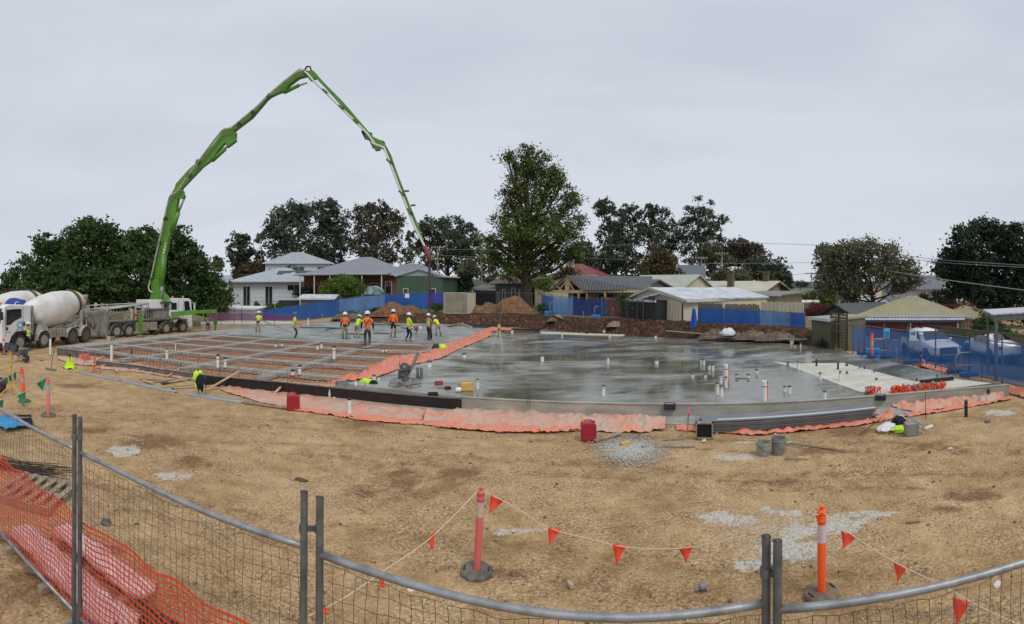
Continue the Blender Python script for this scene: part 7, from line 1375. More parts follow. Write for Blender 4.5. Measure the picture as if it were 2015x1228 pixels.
screenfence('open wire fence panels in front of the brown crate wall and dark container',[(1184,636,37,586),(1202,637,36.5,589),(1234,638,35.5,592),(1254,640,35,592),(1266,640,34.5,593)],None,group='bare wire site fences',name='wire_fence')
p=Q(1206,628,38.5);t=thing('brown_slatted_screen','brown slatted screen left of the dark container','screen',p,face_cam(p));m=MB();[m.box((0,0,.12+.14*k),(1.45,.05,.11))for k in range(12)];m.build('slats',mat('brown_slats',(.13,.05,.035),.7,var=.2,vscale=4),t);m=MB();[m.box((x,.04,.9),(.07,.05,1.8))for x in(-.7,0,.7)];m.build('post',rust,t)
house('storage_container','dark charcoal steel container between the brown screen and the cream garage','container',1222,37,1291,33.6,2.6,640,591,589.5,ribbed('charcoal_container',(.022,.024,.027),.3,'X',.6,.1,.7),black,'flat',.02)
m=MB();p=Q(1283,591,33.6);m.box((0,0,.14),(.36,.3,.24));m.box((0,0,.27),(.40,.34,.03));tag(m.build('black_box',black,loc=p),'small black box on top of the dark container','box')
screenfence('deep blue screened fence along the cream garage wall',[(1374,650,32,606),(1396,651,31.5,606),(1423,652,31,607),(1462,654,30.6,609),(1495,656,30.2,611)],scb,cloth=(0,1))
screenfence('paler blue screened fence ending at the olive shed',[(1495,656,30.2,611),(1523,658,29.8,613),(1556,660,29.2,615),(1584,663,28.6,616)],[scl,scl,scb],cloth=(0,1))
A=Q(1364,650,31.6);m=MB();m.grid(8,8,lambda u,v:(.05+(u-.5)*(.55-.35*v),.05*math.sin(u*8),1.42*v));o_=m.build('blue_sheet',mat('vivid_blue_sheet',(.01,.09,.45),.6,var=.2,vscale=2),smooth=True,loc=A,solid=.01);o_.rotation_euler.z=face_cam(A);tag(o_,'vivid blue sheet hanging loose at the left end of the deep blue fence','sheet')
for k,(x0,x1,r0,r1_,yt,lb)in enumerate([(1374,1422,32.6,31.6,597,'grey weathered palings showing above the deep blue fence, left run'),(1426,1494,31.6,30.9,598,'grey weathered palings showing above the deep blue fence, right run')]):
 A,B=Q(x0,640,r0),Q(x1,640,r1_);t=thing('paling_fence',lb,'fence',A,math.atan2(B.y-A.y,B.x-A.x),'old paling fences');W=(B-A).length;hh=(640-yt)/F*r0;rs=random.Random(k);m=MB();n=int(W/.11)
 for i in range(n):m.box((W*(i+.5)/n,0,hh/2+rs.uniform(-.04,.04)),(.095,.02,hh))
 m.build('palings',mat('silvered_palings',(.20,.17,.13),.9,col2=(.10,.085,.07),vscale=7,stretch=(6,1,.6)),t);m=MB();m.box((W/2,.04,hh*.8),(W,.05,.08));m.build('rail',oldtimber,t)
A,B=Q(1496,625,30.8),Q(1580,628,29);t=thing('cream_fence','cream board fence showing above the paler blue screen','fence',A,math.atan2(B.y-A.y,B.x-A.x));W=(B-A).length;m=MB();m.box((W/2,.1,.35),(W,.04,1.3));m.build('boards',wall_cream,t)
A,B=Q(1636,682,26.2),Q(1668,690,24.6);t=thing('slatted_fence','olive slatted fence between the garden shed and the blue screen','fence',A,math.atan2(B.y-A.y,B.x-A.x));W=(B-A).length;m=MB();[m.box((W/2,0,.1+.15*k),(W,.03,.12))for k in range(12)];m.build('slats',mat('olive_slats',(.15,.13,.08),.8,var=.25,vscale=3),t);m=MB();[m.box((x,-.03,.95),(.06,.06,1.9))for x in(0,W/2,W)];m.build('post',rust,t)
FP=[(1634,686,25.6,636),(1664,690,24.8,639),(1678,691,24.4,641),(1701,694,23.8,641),(1740,701,22.6,646),(1786,709,21.2,651),(1841,719,19.8,656),(1908,735,18.4,664),(1972,753,17.0,674),(2030,766,16.2,680),(2080,778,15.6,686)]
screenfence('blue screened fence from the slatted fence to the ladder frame, before the parked wagon',FP[1:8],[None]+[scr_]*6,r=.03,cloth=(.02,.96),extra=.22)
screenfence('near end of the blue screened fence past the ladder frame at the right edge',FP[7:],[scr_,scr_,scr_],r=.03,cloth=(.02,.96),extra=.22)
screenfence('open wire fence panel before the olive shed and slatted fence',FP[:2],None,group='bare wire site fences',name='wire_fence',r=.03)
for k,(x,yb,r_,lb)in enumerate([(1700,699,23.4,'blue foot of the right fence by the slatted fence'),(1741,706,22.2,'blue foot beneath the fence post with the poster'),(1793,716,20.8,'blue foot under the screened fence in front of the parked wagon'),(1880,735,18.9,'blue foot under the screened fence beside the orange membrane roll'),(1906,741,18.0,'blue foot beneath the ladder frame on the right fence'),(1196,640,36.2,'blue foot under the wire fence by the brown screen'),(1250,643,34.6,'blue foot under the wire fence in front of the dark container')]):
 p=Q(x,yb,r_);t=thing('ballast_block',lb,'ballast block',p,face_cam(p)+.3,'plastic fence feet');m=MB();m.prism([(-.32,-.12),(.32,-.12),(.36,0),(.32,.12),(-.32,.12),(-.36,0)],0,.17,'XY');m.build('block',blue,t,bevel=.02);m=MB();m.lathe([(.04,0),(.04,.02)],(0,0,.17),10);m.build('socket',black,t)
for k,(x,yb,r_,s_,lb)in enumerate([(1718,708,21.8,1,'tall blue water filled weight at the foot of the orange bollard'),(1079,624,40.2,.95,'blue water weight in front of the left end of the blue fence'),(1172,634,37,1.1,'blue water weight right of the third timber post')]):
 p=Q(x,yb,r_);t=thing('water_weight',lb,'fence weight',p,face_cam(p),'blue water filled fence weights');m=MB();[m.box((0,0,(.14+.26*j)*s_),(.62*s_,.4*s_,.22*s_))for j in range(2)];m.build('weight',mat('sky_blue_plastic',(.03,.20,.52),.5,var=.1,vscale=4),t,bevel=.03);m=MB();m.box((0,0,.27*s_),(.5*s_,.3*s_,.06));m.build('waist',blue,t)
for k,(x,yb,yt,r_,sg,lb)in enumerate([(1736,707,667,21.8,-1,'bent pale pipe brace on the fence beside the orange bollard'),(1905,737,694,18.2,-1,'bent pale pipe brace like a ladder frame on the right fence'),(1088,624,595,40,1,'pale bent brace above the left blue weight'),(1176,634,603,36.9,1,'pale bent brace above the right blue weight')]):
 p=Q(x,yb,r_);hh=(yb-yt)/F*r_;t=thing('fence_brace',lb,'fence brace',p,face_cam(p),'bent pipe fence braces');w_=.58 if x>1500 else .3;m=MB();m.path([(-w_*.8,-.1,0),(-w_*.8,-.08,hh*.72),(-w_*.65,-.05,hh*.92),(-w_*.45,-.02,hh),(w_*.3,.1,hh)],.026,8);m.build('frame',galv,t,smooth=True);m=MB();m.tube((-w_*.8,-.06,hh*.42),(w_*.3,.1,hh*.42),.022,n=8);m.build('cross_bar',galv,t);
 if x==1905:m=MB();m.tube((-w_*1.6,-.4,0),(-w_*.8,-.06,hh*.66),.02,n=6);m.tube((-w_*1.35,-.4,0),(-w_*.8,-.06,hh*.5),.02,n=6);m.build('stay',rust,t)
bollard(Q(1716,700,21.6),1.0,'orange bollard with a pale band standing on the blue weight by the right fence',bright,mat('pale_band',(.55,.42,.32),.5),blue,r=.06,band=(.45,.66))
for k,(x,y,c,r_,lb)in enumerate([(1745,656,(.02,.30,.48),22.1,'turquoise poster fixed to the blue screened fence'),(1797,660,(.45,.62,.70),20.4,'pale blue and white notice on the fence in front of the parked wagon')]):
 p=Q(x,y,r_);t=thing('fence_notice',lb,'sign',p,face_cam(p));m=MB();m.box((0,0,0),(.30,.015,.46 if k==0 else .44));m.build('board',mat('notice_%s'%'ab'[k],(.08,.45,.68)if k==0 else(.50,.66,.74),.5),t);m=MB();m.box((0,-.012,-.04 if k==0 else .08),(.20,.01,.26 if k==0 else .14));m.build('panel',mat('notice_panel_%s'%'ab'[k],c if k==0 else(.12,.25,.38),.5),t)
 m=MB();[m.box((0,-.014,.17-.04*j if k==0 else-.05-.035*j),(.14,.008,.012))for j in range(2 if k==0 else 4)];m.build('printed_lines',pvc,t)
A,B=Q(1852,697,30.5),Q(2060,716,24);t=thing('steel_boundary_fence','olive steel boundary fence across the road behind the parked cars','fence',A,math.atan2(B.y-A.y,B.x-A.x));W=(B-A).length;m=MB();m.box((W/2,0,.85),(W,.04,1.7));m.build('sheets',wall_olive,t);m=MB();m.box((W/2,-.01,1.72),(W,.07,.06));[m.box((2.4*k,-.03,.85),(.06,.05,1.7))for k in range(int(W/2.4))];m.build('rail',wall_olive,t)
t2=thing('pool_fence','thin green tubular fence standing behind the olive boundary fence','fence',Q(1915,674,34),math.atan2(B.y-A.y,B.x-A.x));m=MB();[m.tube((.12*k,0,0),(.12*k,0,1.3),.012,n=4)for k in range(52)];m.tube((0,0,1.25),(6.2,0,1.25),.025,n=5);m.tube((0,0,.1),(6.2,0,.1),.02,n=5);m.build('bars',mat('dark_green_bar',(.03,.08,.05),.5),t2)
# ================================================================= PARKED CARS
def bodymesh(name,prof,widths,m_,t,sub=2,bevel=0):
 """prof: side outline stations along x: (x, zlow, zbelt, ztop, halfwidth_belt, halfwidth_top)"""
 m=MB();k=9
 for(x,z0,zb,zt,wb,wt)in prof:
  pts=[(-wb*.86,z0),(-wb,z0+(zb-z0)*.35),(-wb,zb*.55+z0*.45),(-wb*.97,zb),(-wt,zt),(wt,zt),(wb*.97,zb),(wb,zb*.55+z0*.45),(wb,z0+(zb-z0)*.35),(wb*.86,z0)]
  m.v+=[(x,y,z)for y,z in pts]
 n=10
 m.f=[(i*n+j,i*n+(j+1)%n,(i+1)*n+(j+1)%n,(i+1)*n+j)for i in range(len(prof)-1)for j in range(n)]+[tuple(range(n-1,-1,-1)),tuple((len(prof)-1)*n+j for j in range(n))]
 o=m.build(name,m_,t,smooth=True);b=o.modifiers.new('sub','SUBSURF');b.levels=sub;b.render_levels=sub;return o
carw=mat('car_white',(.74,.75,.77),.25,coat=.5)
def car(label,px,yb,r_,rz,suv,sc=1.0):
 p=Q(px,yb,r_);p.z=-.43;t=thing('parked_car',label,'car',p,rz,'cars parked behind the blue fence');
 Hh=1.72 if suv else 1.46
 if suv:prof=[(-2.28,.55,.80,.84,.70,.66),(-2.2,.35,.95,1.02,.86,.78),(-2.0,.28,1.02,1.40,.90,.66),(-1.6,.26,1.04,1.62,.92,.64),(-.6,.26,1.04,1.70,.92,.66),(.1,.26,1.03,1.66,.92,.64),(.55,.26,1.02,1.38,.92,.66),(.95,.26,1.02,1.10,.92,.72),(1.6,.27,.96,1.02,.91,.74),(2.1,.30,.86,.92,.84,.66),(2.28,.42,.70,.76,.62,.56)]
 else:prof=[(-2.35,.50,.84,.90,.66,.60),(-2.26,.32,.98,1.02,.84,.74),(-1.9,.26,1.00,1.08,.90,.72),(-1.45,.24,.98,1.24,.91,.62),(-.95,.24,.96,1.42,.91,.58),(-.1,.24,.94,1.46,.91,.60),(.5,.24,.92,1.28,.91,.60),(1.0,.24,.92,1.00,.91,.70),(1.7,.26,.86,.90,.90,.70),(2.2,.30,.74,.80,.80,.62),(2.36,.42,.60,.64,.58,.5)]
 body=bodymesh('body',prof,None,carw,t)
 gm_=MB()
 if suv:
  for s_ in(-1,1):
   gm_.add([(-1.75,s_*.915,1.10),(-.75,s_*.915,1.10),(-.75,s_*.755,1.52),(-1.55,s_*.755,1.50)],[(0,1,2,3)]);gm_.add([(-.68,s_*.915,1.10),(.62,s_*.905,1.10),(.18,s_*.77,1.50),(-.68,s_*.755,1.52)],[(0,1,2,3)])
  gm_.add([(.98,-.70,1.12),(.98,.70,1.12),(.38,.58,1.52),(.38,-.58,1.52)],[(0,1,2,3)]);gm_.add([(-2.13,-.66,1.08),(-2.13,.66,1.08),(-1.93,.58,1.44),(-1.93,-.58,1.44)],[(0,1,2,3)])
 else:
  for s_ in(-1,1):
   gm_.add([(-1.35,s_*.90,1.0),(-.35,s_*.90,1.0),(-.35,s_*.70,1.34),(-.95,s_*.70,1.32)],[(0,1,2,3)]);gm_.add([(-.28,s_*.90,1.0),(.68,s_*.89,.99),(.28,s_*.71,1.30),(-.28,s_*.70,1.34)],[(0,1,2,3)])
  gm_.add([(.98,-.66,1.03),(.98,.66,1.03),(.40,.55,1.33),(.40,-.55,1.33)],[(0,1,2,3)]);gm_.add([(-1.62,-.62,1.16),(-1.62,.62,1.16),(-1.05,.52,1.40),(-1.05,-.52,1.40)],[(0,1,2,3)])
 gm_.build('window',carglass,t,solid=.03,split=True)
 for x in(-1.4,1.4):
  for s_ in(-1,1):
   m=MB();m.lathe([(.2,-.11),(.34,-.11),(.36,-.06),(.36,.06),(.34,.11),(.2,.11)],(0,0,0),22,axis='Y',caps=False);w_=m.build('wheel',rubber,t,loc=(x,s_*.82,.36),autos=30);m=MB();m.lathe([(.21,s_*.09),(.17,s_*.06),(.05,s_*.08),(.001,s_*.09)],(0,0,0),18,axis='Y');m.build('rim',alloy,w_,autos=30)
   m=MB();m.lathe([(.40,-.05),(.40,.05)],(x,s_*.87,.37),22,axis='Y');m.build('wheel_arch',black,t)
 if suv:
  m=MB();m.box((2.24,0,.66),(.12,1.0,.34));m.box((2.22,0,.36),(.14,1.3,.12));m.build('grille',black,t,bevel=.02)
  for s_ in(-1,1):m=MB();m.box((2.12,s_*.66,.80),(.2,.32,.10),(0,0,s_*-.5));m.build('headlight',mat('headlight_glass',(.5,.52,.55),.1),t,bevel=.02)
  m=MB();[m.box((-.5,s_*.62,1.72),(1.9,.04,.05))for s_ in(-1,1)];m.build('roof_rail',black,t)
 else:
  for s_ in(-1,1):m=MB();m.box((-2.24,s_*.62,.86),(.14,.36,.16),(0,0,s_*.4));m.build('tail_light',mat('tail_light_red',(.30,.01,.02),.2),t,bevel=.02)
  m=MB();m.box((-2.33,0,.40),(.06,1.2,.16));m.build('bumper_insert',black,t);m=MB();m.box((-2.37,0,.62),(.02,.36,.11));m.build('number_plate',pvc,t)
 for s_ in(-1,1):m=MB();m.box((.55,s_*1.0,1.08),(.14,.2,.13));m.build('mirror',carw,t,bevel=.03)
 t.scale=(sc,)*3;return t
car('white wagon facing the camera behind the blue screened fence',1829,700,27.2,R(-113),True)
car('white saloon seen from behind at the right, past the steel carport post',1953,716,27.0,R(61),False)
# ================================================================= SPOIL HEAPS
spoil=mat('spoil_earth',(.24,.15,.08),.95,col2=(.12,.065,.035),vscale=2.2,bump=1.0,bscale=5,det=9);spoil2=mat('red_brown_spoil',(.22,.11,.055),.95,col2=(.10,.045,.025),vscale=2.5,bump=1.0,bscale=6,det=9);spoil3=mat('rubbly_grey_spoil',(.20,.15,.11),.95,col2=(.07,.05,.035),vscale=3,bump=1.0,bscale=6,det=9)
def heapm(px,yb,r_,w_,d_,h_,m_,lb,seed,parts=None):
 c=Q(px,yb,r_);m=MB()
 def fn(u,v):
  x,y=(u-.5)*2,(v-.5)*2;e=max(0,1-(x*x+y*y))**.7;n_=mnoise.noise(Vector((x*2+seed,y*2,0)));n2=mnoise.noise(Vector((x*9,y*9,seed)));return(x*w_/2,y*d_/2,h_*e*(1+.35*n_)+.10*n2*(e>0)-.15)
 m.grid(44,26,fn);o=m.build('spoil_heap',m_,smooth=True,loc=c);o.rotation_euler.z=face_cam(c);return tag(o,lb,'spoil heap','heaps of dug earth behind the slab')
heapm(783,618,46,5.2,3.5,1.15,spoil2,'rounded brown earth heap in front of the faded blue fence',1);heapm(957,616,44.3,3.2,2.2,1.05,spoil,'sandy left half of the rubble heap before the bare wire fence',2);heapm(1008,616,43.9,4.2,2.4,1.45,mat('clay_spoil',(.30,.16,.085),.95,col2=(.13,.06,.03),vscale=2.5,bump=1.0,bscale=6,det=9),'reddish right half of the rubble heap below the big tree',3)
heapm(1415,660,29.0,2.4,1.2,.45,spoil3,'low rubbly earth heap below the left end of the blue screen',4);heapm(1475,662,28.6,2.6,1.2,.42,spoil3,'low earth heap with roots in the middle below the blue screen',5);heapm(1530,664,28.2,2.6,1.2,.40,spoil3,'low earth heap at the right end below the blue screen',6);heapm(690,624,46.5,3.6,2,.5,spoil3,'low grey brown heap left of the rounded earth heap',7)
heapm(1216,638,35.2,1.6,1,.35,mat('broken_stone',(.38,.30,.22),.9,col2=(.14,.09,.06),vscale=7,bump=1,bscale=9),'broken pale rubble by the right blue weight',8);heapm(1105,628,39,2.4,1,.35,spoil3,'rubble and old timber below the left blue screen',9)
m=MB();p=Q(1095,620,39);q=Q(1112,627,38.6);m.beam(p,q,.7,.06);tag(m.build('old_board',oldtimber),'old grey board tipped on the rubble by the timber posts','board')
cloth('white_sack',1432,657,(.45,.3,.30),mat('white_sack_cloth',(.62,.64,.68),.5),'white sack slumped on the bank below the blue screen','sack',22,1.0)
o_=bpy.data.objects['white_sack'];o_.location=Q(1432,657,28.2)
for k,(x0,y0,x1,y1,r_)in enumerate([(1310,646,1385,652,31),(1385,657,1450,659,28.2),(1500,661,1588,662,27.4)]):
 p,q=Q(x0,y0,r_+.5),Q(x1,y1,r_);m=MB();m.beam(p-Vector((0,0,.16)),q-Vector((0,0,.16)),.14,.05);tag(m.build('concrete_edging',conc),['left','middle','right'][k]+' run of pale concrete edging along the top of the dug bank','edging')
# ================================================================= TREES AND SHRUBS
bark_d=mat('dark_bark',(.055,.042,.032),.95,col2=(.025,.02,.016),vscale=5,stretch=(4,4,.6));bark_p=mat('pale_gum_bark',(.34,.30,.25),.8,col2=(.17,.14,.11),vscale=3,stretch=(3,3,.5));bark_g=mat('grey_bark',(.12,.10,.085),.95,col2=(.06,.05,.04),vscale=4)
LF=dict(
 plane=leafmat('broad_green_leaves',(0.027,0.057,0.020),(0.084,0.146,0.040),(0.208,0.289,0.079)),
 gum=leafmat('gum_leaves',(0.040,0.055,0.036),(0.113,0.137,0.086),(0.226,0.251,0.162)),
 gumb=leafmat('brownish_gum_leaves',(0.053,0.048,0.029),(0.136,0.120,0.070),(0.240,0.207,0.131)),
 cedar=leafmat('big_tree_leaves',(0.030,0.051,0.013),(0.148,0.196,0.041),(0.385,0.388,0.096)),
 dark=leafmat('very_dark_leaves',(0.019,0.035,0.024),(0.049,0.081,0.046),(0.121,0.162,0.095)),
 olive=leafmat('olive_leaves',(0.068,0.076,0.041),(0.194,0.200,0.114),(0.365,0.365,0.228)),
 bush=leafmat('bright_bush_leaves',(0.056,0.098,0.017),(0.154,0.238,0.042),(0.266,0.364,0.084)),
 rust=leafmat('bronze_leaves',(0.049,0.034,0.015),(0.133,0.099,0.042),(0.209,0.171,0.076)),
 red=leafmat('red_shrub_leaves',(0.075,0.030,0.024),(0.240,0.068,0.053),(0.360,0.135,0.090)),
 herb=leafmat('weed_leaves',(0.028,0.056,0.014),(0.084,0.140,0.035),(0.168,0.224,0.070)))
def leaves(name,blobs,n,size,m_,parent,seed,droop=.0,hollow=.55,clump=.5,aspect=.55):
 """blobs: [(centre, (rx, ry, rz), weight)] -> scattered leaf cards in clumps near the blob surfaces"""
 g=np.random.default_rng(seed);wts=np.array([b[2]for b in blobs],float);wts/=wts.sum();cs=np.array([tuple(b[0])for b in blobs]);rs_=np.array([b[1]for b in blobs],float)
 ncl=max(8,int(n/26));bi=g.choice(len(blobs),ncl,p=wts);d=g.normal(size=(ncl,3));d/=np.linalg.norm(d,axis=1)[:,None]
 rad=hollow+(1.0-hollow)*g.random(ncl)**.6;rad*=1+np.clip(.14*g.normal(size=ncl),-.3,.16)
 cc=cs[bi]+d*rs_[bi]*rad[:,None];csz=clump*(.5+g.random(ncl))
 k=g.integers(0,ncl,n);off=g.normal(size=(n,3))*np.array([1,1,.62]);pos=cc[k]+off*csz[k][:,None]*.5;pos[:,2]-=droop*np.abs(off[:,0])*csz[k]
 s=size*(.55+.9*g.random(n));a=g.normal(size=(n,3));a/=np.linalg.norm(a,axis=1)[:,None];b=g.normal(size=(n,3));b[:,2]-=droop;b-=a*(a*b).sum(1)[:,None];b/=np.linalg.norm(b,axis=1)[:,None]
 a*=(s*aspect)[:,None];b*=s[:,None]
 V=np.stack([pos-b,pos-a*.9-b*.1,pos+b,pos+a*.9-b*.1],1).reshape(-1,3);return npmesh(name,V,np.arange(4*n).reshape(-1,4),m_,parent)
def tree(name,label,px,ybase,r,blobs_px,kind,n,size,bark=bark_d,tr=.3,cat='tree',group=None,seed=0,droop=0,depth=.8,hollow=.55,clump=None,lean=0,trunk_to=.75,twigs=0,aspect=.55):
 """blobs_px: [(px, py, rx_px, ry_px)] outline blobs of the crown at distance r"""
 base=Q(px,ybase,r);base.z=min(base.z,ghf(base.x,base.y)+.1)if kind !='x' else base.z;t=thing(name,label,cat,base,0,group);g=random.Random(seed);bl=[]
 for b in blobs_px:
  dr=g.uniform(-1,1)*depth*max(b[2],b[3])/F*r*.8;c=Q(b[0],b[1],r+dr)-base;rx,rz_=b[2]/F*r,b[3]/F*r;bl.append((c,(rx,(rx+rz_)/2*.9,rz_),rx*rz_))
 cl=clump if clump else .22*(sum(b[1][0]for b in bl)/len(bl))+.25
 leaves('crown',bl,int(n*(.5 if droop else .62)),size*.8,LF[kind],t,seed+1,droop,hollow,cl,aspect)
 m=MB();top=max(bl,key=lambda b:b[0].z)[0];ax=Vector((top.x*trunk_to+lean,top.y*trunk_to,top.z*trunk_to));k=6;axis=[Vector((ax.x*(i/k)**1.3,ax.y*(i/k)**1.3,ax.z*i/k))+Vector((g.uniform(-.1,.1),0,0))*(0<i<k)for i in range(k+1)]
 axis[0].z=-.3;m.path(axis,[tr*(1.25 if i==0 else 1-.8*i/k)for i in range(k+1)],9)
 for c,rr2,w_ in bl:
  hgt=max(min(c.z*.55,ax.z*.85),ax.z*.18);s_=hgt/ax.z;i=min(int(s_*k),k-1);st=axis[i].lerp(axis[i+1],s_*k-i);mid=st.lerp(c,.5)+Vector((0,0,-.08*(c-st).length))+Vector((g.uniform(-.2,.2),g.uniform(-.2,.2),0));r0=tr*max(.22,.5*(1-s_*.6));m.path([st,mid,c,c+Vector((g.uniform(-.5,.5)*rr2[0],g.uniform(-.4,.4)*rr2[1],rr2[2]*.6))],[r0,r0*.65,r0*.3,r0*.1],6)
  for _ in range(3+twigs):e=c+Vector((g.uniform(-1,1)*rr2[0],g.uniform(-1,1)*rr2[1],g.uniform(-.4,1)*rr2[2]))*.95;q=mid.lerp(e,.5)+Vector((0,0,.1));m.path([mid.lerp(c,.5),q,e],[r0*.3,r0*.2,r0*.07],4)
 m.build('trunk',bark,t);return t
G1='broad leaved trees behind the trucks';G2='gum trees along the skyline'
tree('broadleaf_tree','low dark broadleaf tree at the far left edge behind the truck cab',20,610,62,[(10,575,28,40),(42,560,26,45),(0,590,30,30),(50,520,14,26)],'plane',7000,.30,tr=.35,group=G1,seed=1)
tree('broadleaf_tree','dark broadleaf tree stepping up from the left edge',90,610,52,[(95,510,40,38),(75,560,40,45),(120,560,40,50),(88,478,24,16),(130,500,25,30),(60,600,30,25)],'plane',15000,.28,tr=.4,group=G1,seed=2)
tree('broadleaf_tree','tallest broadleaf tree rising above the mixer drum',185,612,50,[(180,460,36,26),(205,458,26,20),(160,490,36,34),(215,490,34,36),(185,530,55,50),(150,560,50,40),(215,570,45,40),(172,440,13,12),(140,462,14,20)],'plane',26000,.26,tr=.5,group=G1,seed=3)
tree('broadleaf_tree','broadleaf tree to the left of the green boom',268,612,50,[(268,475,26,22),(250,500,34,32),(290,495,30,34),(265,540,50,50),(240,580,40,35),(295,585,40,35),(290,462,16,16)],'plane',20000,.26,tr=.45,group=G1,seed=4)
tree('broadleaf_tree','broadleaf tree directly behind the base of the green boom',338,612,52,[(335,480,34,28),(360,500,34,32),(320,530,42,45),(365,550,40,48),(345,590,45,35),(385,520,22,30),(355,462,12,18),(300,500,25,30)],'plane',21000,.26,tr=.45,group=G1,seed=5)
tree('broadleaf_tree','rounder lighter green tree between the pump truck cab and the white house',408,618,54,[(405,560,30,36),(430,575,26,30),(400,595,34,24),(440,595,18,18),(392,530,20,26)],'plane',11000,.24,tr=.3,group=G1,seed=6)
tree('conifer','upright dense dark tree, leftmost on the skyline behind the white house',470,560,100,[(470,472,22,14),(468,500,20,24),(474,530,20,22),(490,500,8,12)],'gum',7000,.42,bark_d,.4,group=G2,seed=7)
tree('gum_tree','thin gum with a sparse leaning crown left of the great gum',512,560,98,[(514,470,15,12),(506,492,12,12),(530,490,14,14),(505,520,24,20),(492,536,16,16),(530,530,20,20)],'gum',6000,.36,bark_p,.3,group=G2,seed=8,droop=.4)
tree('gum_tree','great dark gum with a broad crown left of centre, branches bare below',580,560,92,[(550,432,34,16),(575,415,38,18),(605,420,34,20),(535,455,20,12),(572,452,40,22),(640,440,14,18),(560,500,34,34),(595,500,30,30)],'gum',21000,.34,bark_p,.6,group=G2,seed=9,droop=.5,depth=.5)
tree('gum_tree','dense dark gum between the great gum and the brownish gum',645,560,92,[(640,405,30,14),(660,430,28,26),(640,470,34,30),(672,470,16,28),(625,505,28,26),(655,515,26,26)],'gum',17000,.34,bark_d,.5,group=G2,seed=10,droop=.4)
tree('gum_tree','brownish gum with pale forked trunks left of the boom hose',742,560,88,[(712,420,22,18),(740,412,28,16),(770,430,26,24),(730,450,34,26),(765,470,30,26),(715,478,26,24),(748,500,36,22),(785,440,10,14)],'gumb',19000,.32,bark_p,.5,group=G2,seed=11,droop=.5,twigs=2)
tree('gum_tree','wispy light gum hanging beside the boom hose',810,560,90,[(808,470,14,20),(800,500,12,18),(825,485,10,14)],'olive',2600,.32,bark_p,.25,group=G2,seed=12,droop=.8)
tree('gum_tree','wide dark gum behind the delivery hose',880,560,90,[(850,445,26,18),(885,440,28,16),(915,455,26,18),(845,475,28,22),(885,478,34,26),(925,485,24,22),(860,510,30,20),(905,512,30,20)],'gum',20000,.33,bark_d,.5,group=G2,seed=13,droop=.3)
tree('gum_tree','pale thin gum at the right shoulder of the hose side gums',948,565,85,[(945,470,14,16),(955,500,18,20),(940,525,22,18),(965,540,18,20)],'olive',5000,.32,bark_p,.3,group=G2,seed=14,droop=.4)
for k,(x,y,w_,h_,kd,lb)in enumerate([(500,528,24,12,'rust','low bronze shrub behind the white wing roof'),(480,540,18,14,'rust','second low bronze shrub left of the white wing roof'),(800,535,30,12,'gumb','low brownish shrub line behind the grey hip roof'),(920,532,18,20,'olive','round olive shrub right of the dark green lean-to'),(915,558,12,18,'dark','dark conical shrub touching the lean-to wall'),(550,535,34,16,'dark','dark shrub mass behind the upper storey'),(428,520,8,14,'olive','wispy thin young gum beside the dark broadleaf trees')]):
 tree('shrub',lb,x,y+h_+12,82 if k not in(3,4)else 58,[(x,y,w_,h_),(x+w_*.5,y+h_*.3,w_*.6,h_*.7),(x-w_*.5,y+h_*.4,w_*.6,h_*.7)],kd,3500,.30 if k not in(3,4)else .2,tr=.12,cat='shrub',seed=20+k)
tree('big_tree','tallest tree, a dark stemmed conical evergreen towering over the middle of the scene',1036,604,52,[(1036,300,18,20),(1010,318,22,14),(1060,318,26,22),(1040,340,30,24),(1078,352,30,26),(1015,358,22,22),(1050,382,42,28),(1100,372,26,26),(1005,405,30,22),(1060,420,50,30),(1115,415,26,22),(985,435,24,18),(1020,450,46,28),(1080,460,50,30),(1122,460,22,28),(1000,482,44,26),(1050,498,60,28),(1100,505,36,30),(985,515,34,22),(1040,528,50,22),(1010,540,34,16),(997,306,13,9),(1090,338,20,16),(1128,390,22,14),(1138,438,18,14),(1138,500,20,24),(968,470,16,14),(966,503,20,16),(1002,380,22,14),(1120,540,26,14)],'cedar',56000,.165,bark_d,.62,seed=30,trunk_to=.97,hollow=.3,twigs=5,depth=.9,clump=.62)
tree('gum_tree','dark gum peeping out at the right foot of the tallest tree',1150,560,88,[(1145,500,22,26),(1160,520,18,22),(1135,530,20,18)],'gum',7000,.33,bark_d,.4,group=G2,seed=31)
tree('gum_tree','gum with a separate left tuft, first of the group right of the tallest tree',1215,562,92,[(1192,402,22,11),(1182,412,12,10),(1210,430,20,24),(1240,418,24,18),(1200,462,26,26),(1240,460,30,26),(1215,500,36,28),(1190,520,26,24),(1245,520,30,26)],'gum',24000,.33,bark_p,.5,group=G2,seed=32,droop=.4)
tree('gum_tree','open crowned gum in the middle of the right gum group',1295,562,94,[(1275,412,18,14),(1300,420,22,16),(1280,445,26,24),(1315,440,16,16),(1300,480,32,26),(1335,475,18,20),(1310,515,30,20)],'gum',14000,.32,bark_p,.5,group=G2,seed=33,droop=.5)
tree('gum_tree','gum topped by flat wisps, highest of the right gum group',1380,562,92,[(1373,391,10,3),(1401,398,11,4),(1365,412,22,8),(1390,420,20,10),(1362,436,30,10),(1395,446,26,14),(1420,432,14,8),(1350,460,30,16),(1400,475,30,18),(1370,500,36,22)],'gum',16000,.30,bark_p,.45,group=G2,seed=34,droop=.2,twigs=1)
tree('gum_tree','reddish brown gum at the right end of the gum group',1455,562,88,[(1450,482,24,12),(1480,490,20,12),(1440,505,28,18),(1475,515,26,18),(1500,500,12,12)],'gumb',10000,.32,bark_d,.4,group=G2,seed=35)
tree('gum_tree','pale barked thin gum in front of the brown crown',1410,562,84,[(1400,500,20,22),(1425,520,20,20),(1395,530,20,16)],'olive',5000,.3,bark_p,.3,group=G2,seed=36)
